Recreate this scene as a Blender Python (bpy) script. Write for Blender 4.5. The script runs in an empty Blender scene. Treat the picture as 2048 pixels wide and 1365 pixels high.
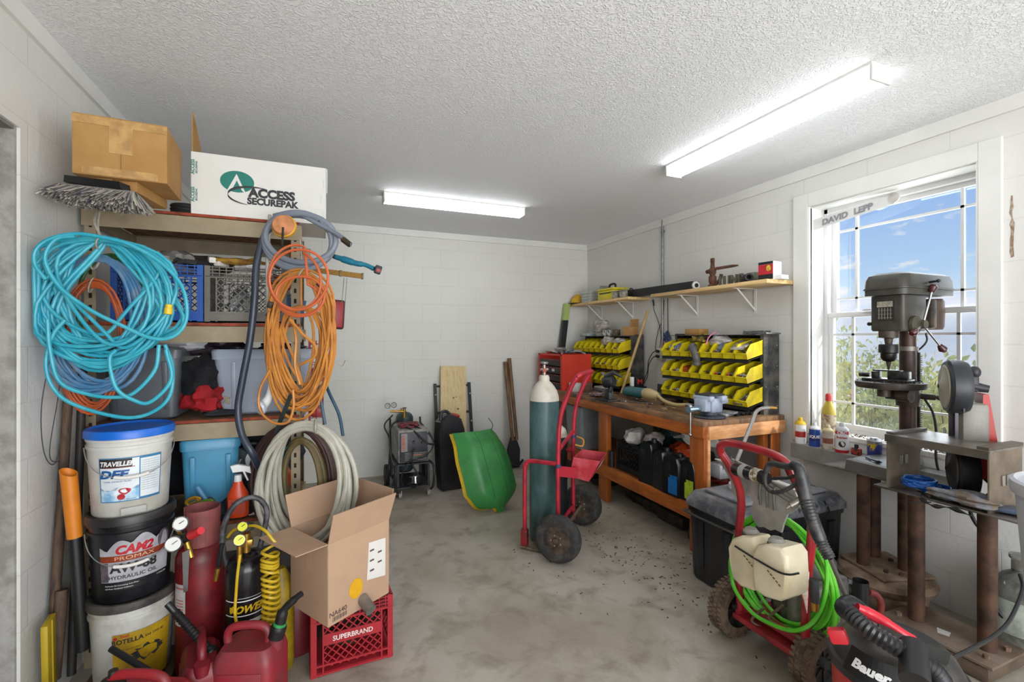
import bpy, bmesh, math, random
from mathutils import Vector as V, Matrix, Euler
from math import sin, cos, pi, radians as R
S = bpy.context.scene
C = S.collection
# ---------------------------------------------------------------- camera
TH = R(22.18); F = 931.7; Y0 = 677.8; H = 1.45
cd = bpy.data.cameras.new('camera'); cam = bpy.data.objects.new('camera', cd); C.objects.link(cam)
cd.sensor_width = 36; cd.lens = F/2048*36; cd.clip_start = .02; cd.clip_end = 2000
cd.shift_y = -(682.5-Y0)/2048
cam.location = (0, 0, H); cam.rotation_euler = (pi/2, 0, -TH); S.camera = cam
S.view_settings.view_transform = 'Standard'; S.view_settings.look = 'None'
S.view_settings.exposure = 0.09; S.view_settings.gamma = 1; S.view_settings.use_curve_mapping = False
try:
    S.cycles.max_bounces = 7; S.cycles.diffuse_bounces = 4; S.cycles.glossy_bounces = 3
    S.cycles.transparent_max_bounces = 10; S.cycles.transmission_bounces = 5
    S.cycles.sample_clamp_indirect = 4; S.cycles.caustics_reflective = False; S.cycles.caustics_refractive = False
    S.cycles.use_denoising = True
except Exception: pass
def ray(px, py):
    u = (px-1024)/F; v = (Y0-py)/F
    return V((sin(TH)+u*cos(TH), cos(TH)-u*sin(TH), v))
def W(px, py, X=None, Y=None, Z=None, D=None):
    r = ray(px, py)
    if X is not None: t = X/r.x
    elif Y is not None: t = Y/r.y
    elif Z is not None: t = (Z-H)/r.z
    else: t = D
    return V((0, 0, H))+r*t
# room: right wall, left wall, back wall, ceiling
XR, XL, YB, ZC, YF = 3.102, -.99, 5.085, 2.626, -2.6
# ---------------------------------------------------------------- sky
wd = bpy.data.worlds.new('sky'); S.world = wd; wd.use_nodes = True
nt = wd.node_tree; N = nt.nodes; L = nt.links; N.clear()
tc = N.new('ShaderNodeTexCoord'); sp = N.new('ShaderNodeSeparateXYZ'); L.new(tc.outputs['Generated'], sp.inputs[0])
rp = N.new('ShaderNodeValToRGB'); L.new(sp.outputs['Z'], rp.inputs[0])
e = rp.color_ramp.elements
e[0].position = .0; e[0].color = (.86, .90, .93, 1); e[1].position = .42; e[1].color = (.22, .38, .80, 1)
k = e.new(.045); k.color = (.72, .84, .93, 1); k = e.new(.11); k.color = (.48, .68, .93, 1); k = e.new(.23); k.color = (.31, .49, .86, 1)
mp = N.new('ShaderNodeMapping'); mp.inputs['Scale'].default_value = (1, 1, 2.6); mp.inputs['Location'].default_value = (.6, .1, .4)
L.new(tc.outputs['Generated'], mp.inputs[0])
nz = N.new('ShaderNodeTexNoise'); nz.inputs['Scale'].default_value = 9.5; nz.inputs['Detail'].default_value = 7; nz.inputs['Roughness'].default_value = .58
L.new(mp.outputs[0], nz.inputs['Vector'])
cr = N.new('ShaderNodeValToRGB'); L.new(nz.outputs[0], cr.inputs[0])
cr.color_ramp.elements[0].position = .56; cr.color_ramp.elements[1].position = .645
mx = N.new('ShaderNodeMix'); mx.data_type = 'RGBA'; L.new(cr.outputs[0], mx.inputs[0]); L.new(rp.outputs[0], mx.inputs[6])
mx.inputs[7].default_value = (.88, .88, .92, 1)
bg = N.new('ShaderNodeBackground'); L.new(mx.outputs[2], bg.inputs[0]); bg.inputs[1].default_value = 1.0
wo = N.new('ShaderNodeOutputWorld'); L.new(bg.outputs[0], wo.inputs[0])
# ---------------------------------------------------------------- sun and large lights
def lamp(name, typ, loc, to, energy, col=(1, 1, 1), **kw):
    ld = bpy.data.lights.new(name, typ); ld.energy = energy; ld.color = col
    for a, b in kw.items(): setattr(ld, a, b)
    o = bpy.data.objects.new(name, ld); C.objects.link(o); o.location = loc
    o.rotation_euler = (V(to)-V(loc)).to_track_quat('-Z', 'Y').to_euler(); return o
lamp('sun', 'SUN', (8, -9, 6), (8-.40, -9+.80, 6-.50), 3.6, (1, .95, .86), angle=R(2.5))
lamp('window_daylight', 'AREA', (3.45, 1.745, 1.62), (2.0, 1.745, 1.3), 19, (.93, .97, 1), shape='RECTANGLE', size=.95, size_y=1.6)
lamp('rear_fill_light', 'AREA', (1.1, -2.45, 1.3), (1.1, 3, 1.5), 160, (.97, .985, 1), shape='RECTANGLE', size=3.4, size_y=2.2)  # added room fill, set in an invented doorway behind the camera
# ---------------------------------------------------------------- helpers
def lin(c):
    if isinstance(c, str): c = tuple(int(c[i:i+2], 16)/255 for i in (0, 2, 4))
    return tuple(x/12.92 if x <= .04045 else ((x+.055)/1.055)**2.4 for x in c[:3])+(1,)
MC = {}
def mat(c, r=.5, m=0., v=.18, s=7., b=0., bs=40., c2=None, th=(.42, .62), em=0., spec=.5, tr=0., coat=0., name=None, stretch=None, al=1.):
    key = (c, r, m, v, s, b, bs, c2, th, em, spec, tr, coat, stretch, al)
    if key in MC: return MC[key]
    M_ = bpy.data.materials.new(name or 'surface_'+str(c)); M_.use_nodes = True; MC[key] = M_
    n = M_.node_tree.nodes; l = M_.node_tree.links; p = n['Principled BSDF']
    a = lin(c); d = lin(c2) if c2 else tuple(x*(1-v) for x in a[:3])+(1,)
    t = n.new('ShaderNodeTexCoord'); src = t.outputs['Object']
    if stretch:
        g = n.new('ShaderNodeMapping'); g.inputs['Scale'].default_value = stretch; l.new(src, g.inputs[0]); src = g.outputs[0]
    z = n.new('ShaderNodeTexNoise'); z.inputs['Scale'].default_value = s; z.inputs['Detail'].default_value = 6; z.inputs['Roughness'].default_value = .6
    l.new(src, z.inputs['Vector'])
    q = n.new('ShaderNodeValToRGB'); l.new(z.outputs[0], q.inputs[0]); q.color_ramp.elements[0].position = th[0]; q.color_ramp.elements[1].position = th[1]
    q.color_ramp.elements[0].color = a; q.color_ramp.elements[1].color = d
    l.new(q.outputs[0], p.inputs['Base Color'])
    p.inputs['Roughness'].default_value = r; p.inputs['Metallic'].default_value = m
    p.inputs['Specular IOR Level'].default_value = spec; p.inputs['Transmission Weight'].default_value = tr; p.inputs['Coat Weight'].default_value = coat
    p.inputs['Alpha'].default_value = al
    if em:
        p.inputs['Emission Color'].default_value = a; p.inputs['Emission Strength'].default_value = em
    if b:
        z2 = n.new('ShaderNodeTexNoise'); z2.inputs['Scale'].default_value = bs; z2.inputs['Detail'].default_value = 4; l.new(src, z2.inputs['Vector'])
        u = n.new('ShaderNodeBump'); u.inputs['Strength'].default_value = b; u.inputs['Distance'].default_value = .01
        l.new(z2.outputs[0], u.inputs['Height']); l.new(u.outputs[0], p.inputs['Normal'])
    return M_
def fr(ax):                                   # frame whose z runs along ax
    z = V(ax).normalized(); x = V((0, 0, 1)).cross(z)
    if x.length < 1e-3: x = V((1, 0, 0))
    x.normalize(); return x, z.cross(x).normalized(), z
class M:
    def __init__(s): s.v = []; s.f = []; s.k = []; s.mi = 0
    def add(s, vs, fs):
        o = len(s.v); s.v += [V(a) for a in vs]; s.f += [[i+o for i in a] for a in fs]; s.k += [s.mi]*len(fs); return s
    def box(s, c, d, rot=(0, 0, 0), bev=0., tap=1.):
        c = V(c); x, y, z = [a/2 for a in d]; m = Euler(rot).to_matrix(); bev = min(bev, x*.9, y*.9, z*.9)
        if bev <= 0:
            P = [V((sx*x*(tap if sz > 0 else 1), sy*y*(tap if sz > 0 else 1), sz*z)) for sz in (-1, 1) for sx, sy in ((-1, -1), (1, -1), (1, 1), (-1, 1))]
            return s.add([c+m@p for p in P], [(3, 2, 1, 0), (4, 5, 6, 7), (0, 1, 5, 4), (1, 2, 6, 5), (2, 3, 7, 6), (3, 0, 4, 7)])
        rings = []
        for zz, ins in ((-z, bev), (-z+bev*.3, bev*.3), (-z+bev, 0), (z-bev, 0), (z-bev*.3, bev*.3), (z, bev)):
            k = tap if zz > 0 else 1; rg = []
            for cx, cy, a0 in ((x-bev, y-bev, 0), (-(x-bev), y-bev, 90), (-(x-bev), -(y-bev), 180), (x-bev, -(y-bev), 270)):
                for a in (0, 45, 90):
                    q = R(a0+a); rg.append(V(((cx+(bev-ins)*cos(q))*k, (cy+(bev-ins)*sin(q))*k, zz)))
            rings.append([c+m@p for p in rg])
        return s.loft(rings)
    def loft(s, rings, cap=True, closed=True):
        n = len(rings[0]); vs = [p for r in rings for p in r]; fs = []
        for j in range(len(rings)-1):
            for i in range(n if closed else n-1):
                k = (i+1) % n; fs.append((j*n+i, j*n+k, (j+1)*n+k, (j+1)*n+i))
        if cap and closed: fs += [tuple(range(n-1, -1, -1)), tuple((len(rings)-1)*n+i for i in range(n))]
        return s.add(vs, fs)
    def cyl(s, a, b, r, r2=None, n=20, cap=True):
        a = V(a); b = V(b); x, y, z = fr(b-a); r2 = r if r2 is None else r2
        return s.loft([[p+(x*cos(2*pi*i/n)+y*sin(2*pi*i/n))*q for i in range(n)] for p, q in ((a, r), (b, r2))], cap)
    def lathe(s, prof, o=(0, 0, 0), ax=(0, 0, 1), n=32, cap=True, sq=(1, 1)):
        o = V(o); x, y, z = fr(ax)
        if abs(z.z) > .999: x, y = V((1, 0, 0)), V((0, 1, 0))*(1 if z.z > 0 else -1)
        return s.loft([[o+z*h+x*(r*sq[0]*cos(2*pi*i/n))+y*(r*sq[1]*sin(2*pi*i/n)) for i in range(n)] for r, h in prof], cap)
    def tube(s, P, r, n=8, closed=False, cap=True):
        P = [V(p) for p in P]; N_ = len(P); rings = []; up = None
        for i in range(N_):
            if closed: t = P[(i+1) % N_]-P[i-1]
            else: t = P[min(i+1, N_-1)]-P[max(i-1, 0)]
            if t.length < 1e-9: t = V((0, 0, 1))
            t.normalize()
            if up is None:
                x, y, _ = fr(t); up = x
            up = up-t*up.dot(t)
            if up.length < 1e-6: up = fr(t)[0]
            up.normalize(); w = t.cross(up); q = r[i] if isinstance(r, (list, tuple)) else r
            rings.append([P[i]+(up*cos(2*pi*j/n)+w*sin(2*pi*j/n))*q for j in range(n)])
        if closed: rings.append(rings[0]); return s.loft(rings, False)
        return s.loft(rings, cap)
    def ball(s, c, r, n=16, sq=(1, 1, 1)):
        c = V(c); rings = []
        for j in range(n//2+1):
            a = -pi/2+pi*j/(n//2); rr = max(cos(a), .001)
            rings.append([c+V((r*rr*cos(2*pi*i/n)*sq[0], r*rr*sin(2*pi*i/n)*sq[1], r*sin(a)*sq[2])) for i in range(n)])
        return s.loft(rings)
    def prism(s, out, o, ux, uy, th):              # outline in plane (ux, uy), thickness along ux x uy
        o = V(o); ux = V(ux).normalized(); uy = V(uy).normalized(); n = ux.cross(uy)
        A = [o+ux*a+uy*b-n*th/2 for a, b in out]; B = [p+n*th for p in A]; k = len(out)
        return s.add(A+B, [tuple(range(k-1, -1, -1)), tuple(range(k, 2*k))]+[(i, (i+1) % k, (i+1) % k+k, i+k) for i in range(k)])
    def grid(s, fn, nu, nv, closed=False):
        vs = [V(fn(i/(nu-1), j/(nv-1))) for j in range(nv) for i in range(nu)]
        return s.add(vs, [(j*nu+i, j*nu+i+1, (j+1)*nu+i+1, (j+1)*nu+i) for j in range(nv-1) for i in range(nu-1)])
    def shell(s, fn, nu, nv, th):                 # a surface with thickness th along its own normal
        P = [[V(fn(i/(nu-1), j/(nv-1))) for i in range(nu)] for j in range(nv)]; Q = []
        for j in range(nv):
            row = []
            for i in range(nu):
                a = P[j][min(i+1, nu-1)]-P[j][max(i-1, 0)]; b = P[min(j+1, nv-1)][i]-P[max(j-1, 0)][i]
                nn = a.cross(b); nn = nn.normalized() if nn.length > 1e-9 else V((0, 0, 1)); row.append(P[j][i]+nn*th)
            Q.append(row)
        vs = [p for r_ in P for p in r_]+[p for r_ in Q for p in r_]; o = nu*nv; g = lambda i, j: j*nu+i; fs = []
        for j in range(nv-1):
            for i in range(nu-1):
                q = (g(i, j), g(i+1, j), g(i+1, j+1), g(i, j+1)); fs.append(q[::-1]); fs.append(tuple(a+o for a in q))
        bd = [g(i, 0) for i in range(nu)]+[g(nu-1, j) for j in range(1, nv)]+[g(i, nv-1) for i in range(nu-2, -1, -1)]+[g(0, j) for j in range(nv-2, 0, -1)]
        for a in range(len(bd)):
            b = bd[(a+1) % len(bd)]; fs.append((bd[a], b, b+o, bd[a]+o))
        return s.add(vs, fs)
    def map(s, fn): s.v = [V(fn(p)) for p in s.v]; return s
    def text(s, t, size, o, ux, uy, bold=0., sx=1., center=True, fn=None, shear=0.):
        cu = bpy.data.curves.new('lettering', 'FONT'); cu.body = t; cu.size = 1; cu.offset = bold; cu.resolution_u = 3; cu.shear = shear
        ob = bpy.data.objects.new('lettering', cu); me = bpy.data.meshes.new_from_object(ob)
        vs = [v.co.copy() for v in me.vertices]; fs = [tuple(p.vertices) for p in me.polygons]
        bpy.data.objects.remove(ob); bpy.data.curves.remove(cu); bpy.data.meshes.remove(me)
        if not vs: return s
        x0 = min(v.x for v in vs); x1 = max(v.x for v in vs); cx = (x0+x1)/2 if center else x0
        if fn is None: o = V(o); ux = V(ux).normalized(); uy = V(uy).normalized()
        P = [((v.x-cx)*size*sx, v.y*size) for v in vs]
        vs = [fn(a, b) for a, b in P] if fn else [o+ux*a+uy*b for a, b in P]
        return s.add(vs, fs)
    def build(s, name, mt, parent=None, smooth=True, world=False, kind=None, label=None, loc=None, sub=0):
        me = bpy.data.meshes.new(name); off = V((0, 0, 0))
        p = parent
        if world:
            while p is not None: off += p.location; p = p.parent
        if loc is not None: off = off+V(loc)
        me.from_pydata([v-off for v in s.v] if (world or loc is not None) else s.v, [], s.f); me.validate()
        mts = mt if isinstance(mt, (list, tuple)) else [mt]
        for q in mts: me.materials.append(q)
        o = bpy.data.objects.new(name, me); C.objects.link(o)
        if len(me.polygons) == len(s.k):
            for i, pl in enumerate(me.polygons): pl.material_index = s.k[i]; pl.use_smooth = smooth
        elif smooth:
            for pl in me.polygons: pl.use_smooth = True
        if smooth:
            bm = bmesh.new(); bm.from_mesh(me); bmesh.ops.recalc_face_normals(bm, faces=bm.faces)
            for ed in bm.edges:
                if len(ed.link_faces) == 2 and ed.calc_face_angle(0) > R(38): ed.smooth = False
            bm.to_mesh(me); bm.free()
        if sub:
            md = o.modifiers.new('smooth', 'SUBSURF'); md.levels = md.render_levels = sub
        if parent: o.parent = parent
        if loc is not None: o.location = V(loc)-(V((0, 0, 0)))
        if kind: o['kind'] = kind
        if label: o['label'] = label
        return o
def tag(o, label, cat, group=None, kind=None):
    o['label'] = label; o['category'] = cat
    if group: o['group'] = group
    if kind: o['kind'] = kind
    return o
def thing(name, loc, label, cat, rz=0., group=None):
    o = bpy.data.objects.new(name, None); o.empty_display_size = .05; C.objects.link(o); o.location = loc; o.rotation_euler.z = rz
    return tag(o, label, cat, group)
def one(m, name, mt, label, cat, group=None, kind=None, smooth=True, loc=None, **k):   # a thing that is one mesh, origin at loc
    return tag(m.build(name, mt, None, smooth, loc=loc, **k), label, cat, group, kind)
def dup(root, loc, rz=None, label=None, scale=None):
    r = root.copy(); C.objects.link(r); r.location = loc
    if rz is not None: r.rotation_euler.z = rz
    if label: r['label'] = label
    if scale: r.scale = scale
    for ch in list(root.children):
        c = ch.copy(); C.objects.link(c); c.parent = r
        for g in list(ch.children):
            d = g.copy(); C.objects.link(d); d.parent = c
    return r
def bez(P, n=8):                              # Catmull-Rom through the points
    P = [V(p) for p in P]; Q = [P[0]*2-P[1]]+P+[P[-1]*2-P[-2]]; out = []
    for i in range(1, len(Q)-2):
        a, b, c, d = Q[i-1:i+3]
        for j in range(n):
            t = j/n; out.append(.5*((2*b)+(c-a)*t+(2*a-5*b+4*c-d)*t*t+(3*b-a-3*c+d)*t**3))
    return out+[P[-1]]
def struct(m, name, mt, smooth=False): return m.build(name, mt, None, smooth, kind='structure')
# ================================================================ the room
def block_mat(base, horiz, sc=1.0, name='painted_block', bumpd=.28):
    m_ = bpy.data.materials.new(name); m_.use_nodes = True; n = m_.node_tree.nodes; l = m_.node_tree.links; p = n['Principled BSDF']
    t = n.new('ShaderNodeTexCoord'); se = n.new('ShaderNodeSeparateXYZ'); co = n.new('ShaderNodeCombineXYZ'); l.new(t.outputs['Object'], se.inputs[0])
    l.new(se.outputs[horiz], co.inputs['X']); l.new(se.outputs['Z'], co.inputs['Y'])
    br = n.new('ShaderNodeTexBrick'); l.new(co.outputs[0], br.inputs['Vector']); br.inputs['Scale'].default_value = 1
    br.inputs['Brick Width'].default_value = .406; br.inputs['Row Height'].default_value = .203; br.inputs['Mortar Size'].default_value = .004; br.inputs['Mortar Smooth'].default_value = .9
    nz = n.new('ShaderNodeTexNoise'); nz.inputs['Scale'].default_value = 1.3; nz.inputs['Detail'].default_value = 6; l.new(t.outputs['Object'], nz.inputs['Vector'])
    r_ = n.new('ShaderNodeValToRGB'); l.new(nz.outputs[0], r_.inputs[0]); r_.color_ramp.elements[0].position = .3; r_.color_ramp.elements[1].position = .75
    r_.color_ramp.elements[0].color = lin(base[0]); r_.color_ramp.elements[1].color = lin(base[1])
    n3 = n.new('ShaderNodeTexNoise'); n3.inputs['Scale'].default_value = 9; n3.inputs['Detail'].default_value = 8; n3.inputs['Roughness'].default_value = .7; l.new(t.outputs['Object'], n3.inputs['Vector'])
    r3 = n.new('ShaderNodeValToRGB'); l.new(n3.outputs[0], r3.inputs[0]); r3.color_ramp.elements[0].position = .70; r3.color_ramp.elements[1].position = .78
    mx = n.new('ShaderNodeMix'); mx.data_type = 'RGBA'; l.new(r3.outputs[0], mx.inputs[0]); l.new(r_.outputs[0], mx.inputs[6]); mx.inputs[7].default_value = lin('8a8678')
    # mortar lines, faint and broken
    mm = n.new('ShaderNodeMath'); mm.operation = 'MULTIPLY'; l.new(br.outputs['Fac'], mm.inputs[0]); l.new(nz.outputs[0], mm.inputs[1])
    m2 = n.new('ShaderNodeMix'); m2.data_type = 'RGBA'; l.new(mm.outputs[0], m2.inputs[0]); l.new(mx.outputs[2], m2.inputs[6]); m2.inputs[7].default_value = lin('c6c4bd')
    l.new(m2.outputs[2], p.inputs['Base Color']); p.inputs['Roughness'].default_value = .6
    n2 = n.new('ShaderNodeTexNoise'); n2.inputs['Scale'].default_value = 55; n2.inputs['Detail'].default_value = 6; l.new(t.outputs['Object'], n2.inputs['Vector'])
    ad = n.new('ShaderNodeMath'); ad.operation = 'MULTIPLY_ADD'; l.new(br.outputs['Fac'], ad.inputs[0]); ad.inputs[1].default_value = -.35; l.new(n2.outputs[0], ad.inputs[2])
    bu = n.new('ShaderNodeBump'); bu.inputs['Strength'].default_value = bumpd; bu.inputs['Distance'].default_value = .006; l.new(ad.outputs[0], bu.inputs['Height']); l.new(bu.outputs[0], p.inputs['Normal'])
    return m_
MWx = block_mat(('e0dfda', 'd9d8d2'), 'X'); MWy = block_mat(('e0dfdb', 'd6d5d0'), 'Y')
WT = .2; WY0, WY1, WZ0, WZ1 = 1.297, 2.193, .80, 2.352      # window opening
struct(M().box(((XL+XR)/2, YB+WT/2, ZC/2), (XR-XL+2*WT, WT, ZC)), 'wall_back', MWx)
m = M()
for y0, y1, z0, z1 in ((YF, WY0, 0, ZC), (WY1, YB, 0, ZC), (WY0, WY1, 0, WZ0), (WY0, WY1, WZ1, ZC)):
    m.box((XR+WT/2, (y0+y1)/2, (z0+z1)/2), (WT, y1-y0, z1-z0))
struct(m, 'wall_right', MWy)
m = M()
for y0, y1, z0, z1 in ((2.186, YB, 0, ZC), (YF, 1.15, 0, ZC), (1.15, 2.186, 2.197, ZC)):
    m.box((XL-WT/2, (y0+y1)/2, (z0+z1)/2), (WT, y1-y0, z1-z0))
struct(m, 'wall_left', MWy)
m = M(); m.box((XL+.1, YF-WT/2, ZC/2), (.6, WT, ZC)).box((XR-.1, YF-WT/2, ZC/2), (.6, WT, ZC)).box(((XL+XR)/2, YF-WT/2, ZC-.14), (XR-XL, WT, .28))
struct(m, 'wall_front', MWx)
struct(M().box((XL-1.3, 1.6, ZC/2), (.1, 3.4, ZC)).box((XL-.7, 3.2, ZC/2), (1.2, .1, ZC)).box((XL-.7, .0, ZC/2), (1.2, .1, ZC)), 'wall_hallway', MWy)
struct(M().box((XL-.105, 2.180, 1.098), (.19, .012, 2.197)), 'trim_8', mat('aaa8a3', .9, v=.25, s=12, b=.5, bs=30, c2='8e8b85'))  # rough grey reveal facing; the doorway's shade is put into its colour
struct(M().box((XL-.105, 1.67, 2.191), (.19, 1.0, .012)), 'trim_9', mat('8b8781', .9, v=.2, b=.4, bs=30))  # soffit facing, darker still: shade put into the colour
# ceiling with stomped texture
cm = bpy.data.materials.new('textured_ceiling_paint'); cm.use_nodes = True; n = cm.node_tree.nodes; l = cm.node_tree.links; p = n['Principled BSDF']
p.inputs['Base Color'].default_value = lin('f4f5f7'); p.inputs['Roughness'].default_value = .75
t = n.new('ShaderNodeTexCoord'); w1 = n.new('ShaderNodeTexNoise'); w1.inputs['Scale'].default_value = 55; w1.inputs['Detail'].default_value = 5; w1.inputs['Distortion'].default_value = 1.6
l.new(t.outputs['Object'], w1.inputs['Vector']); rr = n.new('ShaderNodeValToRGB'); rr.color_ramp.elements[0].position = .46; rr.color_ramp.elements[1].position = .62; l.new(w1.outputs[0], rr.inputs[0])
bu = n.new('ShaderNodeBump'); bu.inputs['Strength'].default_value = .62; bu.inputs['Distance'].default_value = .007; l.new(rr.outputs[0], bu.inputs['Height']); l.new(bu.outputs[0], p.inputs['Normal'])
struct(M().box(((XL+XR)/2-.6, (YF+YB)/2, ZC+.05), (XR-XL+1.9, YB-YF+.5, .1)), 'ceiling', cm)
# concrete floor
fm = bpy.data.materials.new('concrete'); fm.use_nodes = True; n = fm.node_tree.nodes; l = fm.node_tree.links; p = n['Principled BSDF']
t = n.new('ShaderNodeTexCoord')
def nzr(sc, det, e0, e1, c0, c1, dist=0.):
    a = n.new('ShaderNodeTexNoise'); a.inputs['Scale'].default_value = sc; a.inputs['Detail'].default_value = det; a.inputs['Roughness'].default_value = .62; a.inputs['Distortion'].default_value = dist
    l.new(t.outputs['Object'], a.inputs['Vector']); b = n.new('ShaderNodeValToRGB'); l.new(a.outputs[0], b.inputs[0])
    b.color_ramp.elements[0].position = e0; b.color_ramp.elements[1].position = e1; b.color_ramp.elements[0].color = c0; b.color_ramp.elements[1].color = c1; return a, b
_, A = nzr(1.5, 7, .38, .64, lin('b0a99e'), lin('948b7b'), .5)
_, B = nzr(5.5, 9, .50, .72, (0, 0, 0, 1), (1, 1, 1, 1), .4)
_, D = nzr(28, 5, .64, .70, (0, 0, 0, 1), (1, 1, 1, 1))
m1 = n.new('ShaderNodeMix'); m1.data_type = 'RGBA'; l.new(B.outputs[0], m1.inputs[0]); l.new(A.outputs[0], m1.inputs[6]); m1.inputs[7].default_value = lin('81786a')
m2 = n.new('ShaderNodeMix'); m2.data_type = 'RGBA'; mu = n.new('ShaderNodeMath'); mu.operation = 'MULTIPLY'; l.new(D.outputs[0], mu.inputs[0]); l.new(B.outputs[0], mu.inputs[1])
l.new(mu.outputs[0], m2.inputs[0]); l.new(m1.outputs[2], m2.inputs[6]); m2.inputs[7].default_value = lin('6a5f50'); l.new(m2.outputs[2], p.inputs['Base Color'])
p.inputs['Roughness'].default_value = .55
a = n.new('ShaderNodeTexNoise'); a.inputs['Scale'].default_value = 60; a.inputs['Detail'].default_value = 5; l.new(t.outputs['Object'], a.inputs['Vector'])
bu = n.new('ShaderNodeBump'); bu.inputs['Strength'].default_value = .22; bu.inputs['Distance'].default_value = .004; l.new(a.outputs[0], bu.inputs['Height']); l.new(bu.outputs[0], p.inputs['Normal'])
struct(M().box(((XL+XR)/2-.6, (YF+YB)/2-1, -.05), (XR-XL+1.9, YB-YF+2.5, .1)), 'floor', fm)
WHT = mat('e4e3df', .45, v=.06, s=3); VIN = mat('e9e9e9', .35, v=.04)
struct(M().box(((XL+XR)/2, YB-.009, ZC-.034), (XR-XL, .018, .068)), 'trim_1', WHT)
struct(M().box((XR-.009, (YF+YB)/2, ZC-.036), (.018, YB-YF-.04, .072)), 'trim_2', WHT)
struct(M().box((XL+.009, (YF+YB)/2, ZC-.036), (.018, YB-YF-.04, .072)), 'trim_3', WHT)
# window casing
cw = .105; m = M(); x = XR-.011
for y0, y1, z0, z1 in ((WY1, WY1+cw, .74, WZ1+cw-.01), (WY0-.09, WY0, .74, WZ1+cw-.01), (WY0, WY1, WZ1, WZ1+cw-.01)):
    m.box((x, (y0+y1)/2, (z0+z1)/2), (.022, y1-y0, z1-z0), bev=.003)
for y in (WY1-.004, WY0+.004): m.box((XR-.004, y, (WZ0+WZ1)/2), (.03, .008, WZ1-WZ0))
struct(m, 'trim_4', WHT)
# reveal lining and sill
m = M(); m.box((XR+.09, WY1-.004, (WZ0+WZ1)/2), (.18, .008, WZ1-WZ0)).box((XR+.09, WY0+.004, (WZ0+WZ1)/2), (.18, .008, WZ1-WZ0)).box((XR+.09, (WY0+WY1)/2, WZ1-.004), (.18, WY1-WY0, .008))
struct(m, 'trim_5', WHT)
struct(M().box((XR+.085, (WY0+WY1)/2, WZ0+.012), (.19, WY1-WY0-.02, .03), (0, 0, 0), bev=.004), 'trim_6', mat('d9d5cc', .5, v=.25, s=14, c2='8a7c68', th=(.56, .75)))
GREY = mat('8b8986', .55, v=.2, s=9, b=.1)
struct(M().box((3.04, 1.765, .69), (.124, .95, .10), bev=.004), 'trim_7', [GREY])
# double hung window with prairie muntins
win = bpy.data.objects.new('window_1', None); C.objects.link(win); win.location = (3.28, 1.745, WZ0); win['kind'] = 'structure'
xg = 3.285; MR = 1.605
def sash(nm, x, z0, z1, hz):
    m = M(); y0, y1 = WY0+.03, WY1-.03; w_ = .035
    m.box((x, y0+w_/2, (z0+z1)/2), (.03, w_, z1-z0), bev=.003).box((x, y1-w_/2, (z0+z1)/2), (.03, w_, z1-z0), bev=.003)
    m.box((x, (y0+y1)/2, z0+w_/2), (.034, y1-y0, w_), bev=.003).box((x, (y0+y1)/2, z1-w_/2), (.034, y1-y0, w_), bev=.003)
    m.build(nm, VIN, win, world=True)
    for y in (2.005, 1.452): M().box((x, y, (z0+z1)/2), (.014, .016, z1-z0-.06)).build('muntin', VIN, win, world=True)
    for z in hz: M().box((x, (y0+y1)/2, z), (.014, y1-y0-.06, .014)).build('muntin', VIN, win, world=True)
sash('upper_sash', 3.30, MR-.01, WZ1-.03, (2.185, 1.722)); sash('lower_sash', 3.262, WZ0+.045, MR+.022, (1.478, 1.02))
m = M()
for y in (WY0+.018, WY1-.018): m.box((3.28, y, (WZ0+WZ1)/2+.01), (.085, .028, WZ1-WZ0-.03))
m.box((3.28, (WY0+WY1)/2, WZ1-.022), (.085, WY1-WY0-.02, .028)).box((3.29, (WY0+WY1)/2, WZ0+.036), (.10, WY1-WY0-.02, .02)); m.build('frame', VIN, win, world=True)
M().box((3.235, 1.90, MR+.03), (.03, .05, .012), bev=.003).build('sash_lock', VIN, win, world=True)
gm = bpy.data.materials.new('window_glass'); gm.use_nodes = True; n = gm.node_tree.nodes; l = gm.node_tree.links; n.remove(n['Principled BSDF'])
a = n.new('ShaderNodeBsdfTransparent'); b = n.new('ShaderNodeBsdfGlossy'); b.inputs['Roughness'].default_value = .02; c = n.new('ShaderNodeMixShader'); c.inputs[0].default_value = .045
a.inputs[0].default_value = (.97, .98, .98, 1)
l.new(a.outputs[0], c.inputs[1]); l.new(b.outputs[0], c.inputs[2]); l.new(c.outputs[0], n['Material Output'].inputs[0])
M().box((3.305, 1.745, (MR+WZ1)/2), (.003, WY1-WY0-.09, WZ1-MR-.08)).build('glass_pane', gm, win, world=True)
M().box((3.264, 1.745, (MR+WZ0)/2+.03), (.003, WY1-WY0-.09, MR-WZ0-.08)).build('glass_pane', gm, win, world=True)
sm = bpy.data.materials.new('insect_screen'); sm.use_nodes = True; n = sm.node_tree.nodes; l = sm.node_tree.links; n.remove(n['Principled BSDF'])
a = n.new('ShaderNodeBsdfTransparent'); b = n.new('ShaderNodeBsdfDiffuse'); b.inputs[0].default_value = (.5, .52, .55, 1); c = n.new('ShaderNodeMixShader'); c.inputs[0].default_value = .10
l.new(a.outputs[0], c.inputs[1]); l.new(b.outputs[0], c.inputs[2]); l.new(c.outputs[0], n['Material Output'].inputs[0])
M().box((3.33, 1.745, (MR+WZ0)/2+.03), (.002, WY1-WY0-.06, MR-WZ0-.05)).build('insect_screen', sm, win, world=True)
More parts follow.
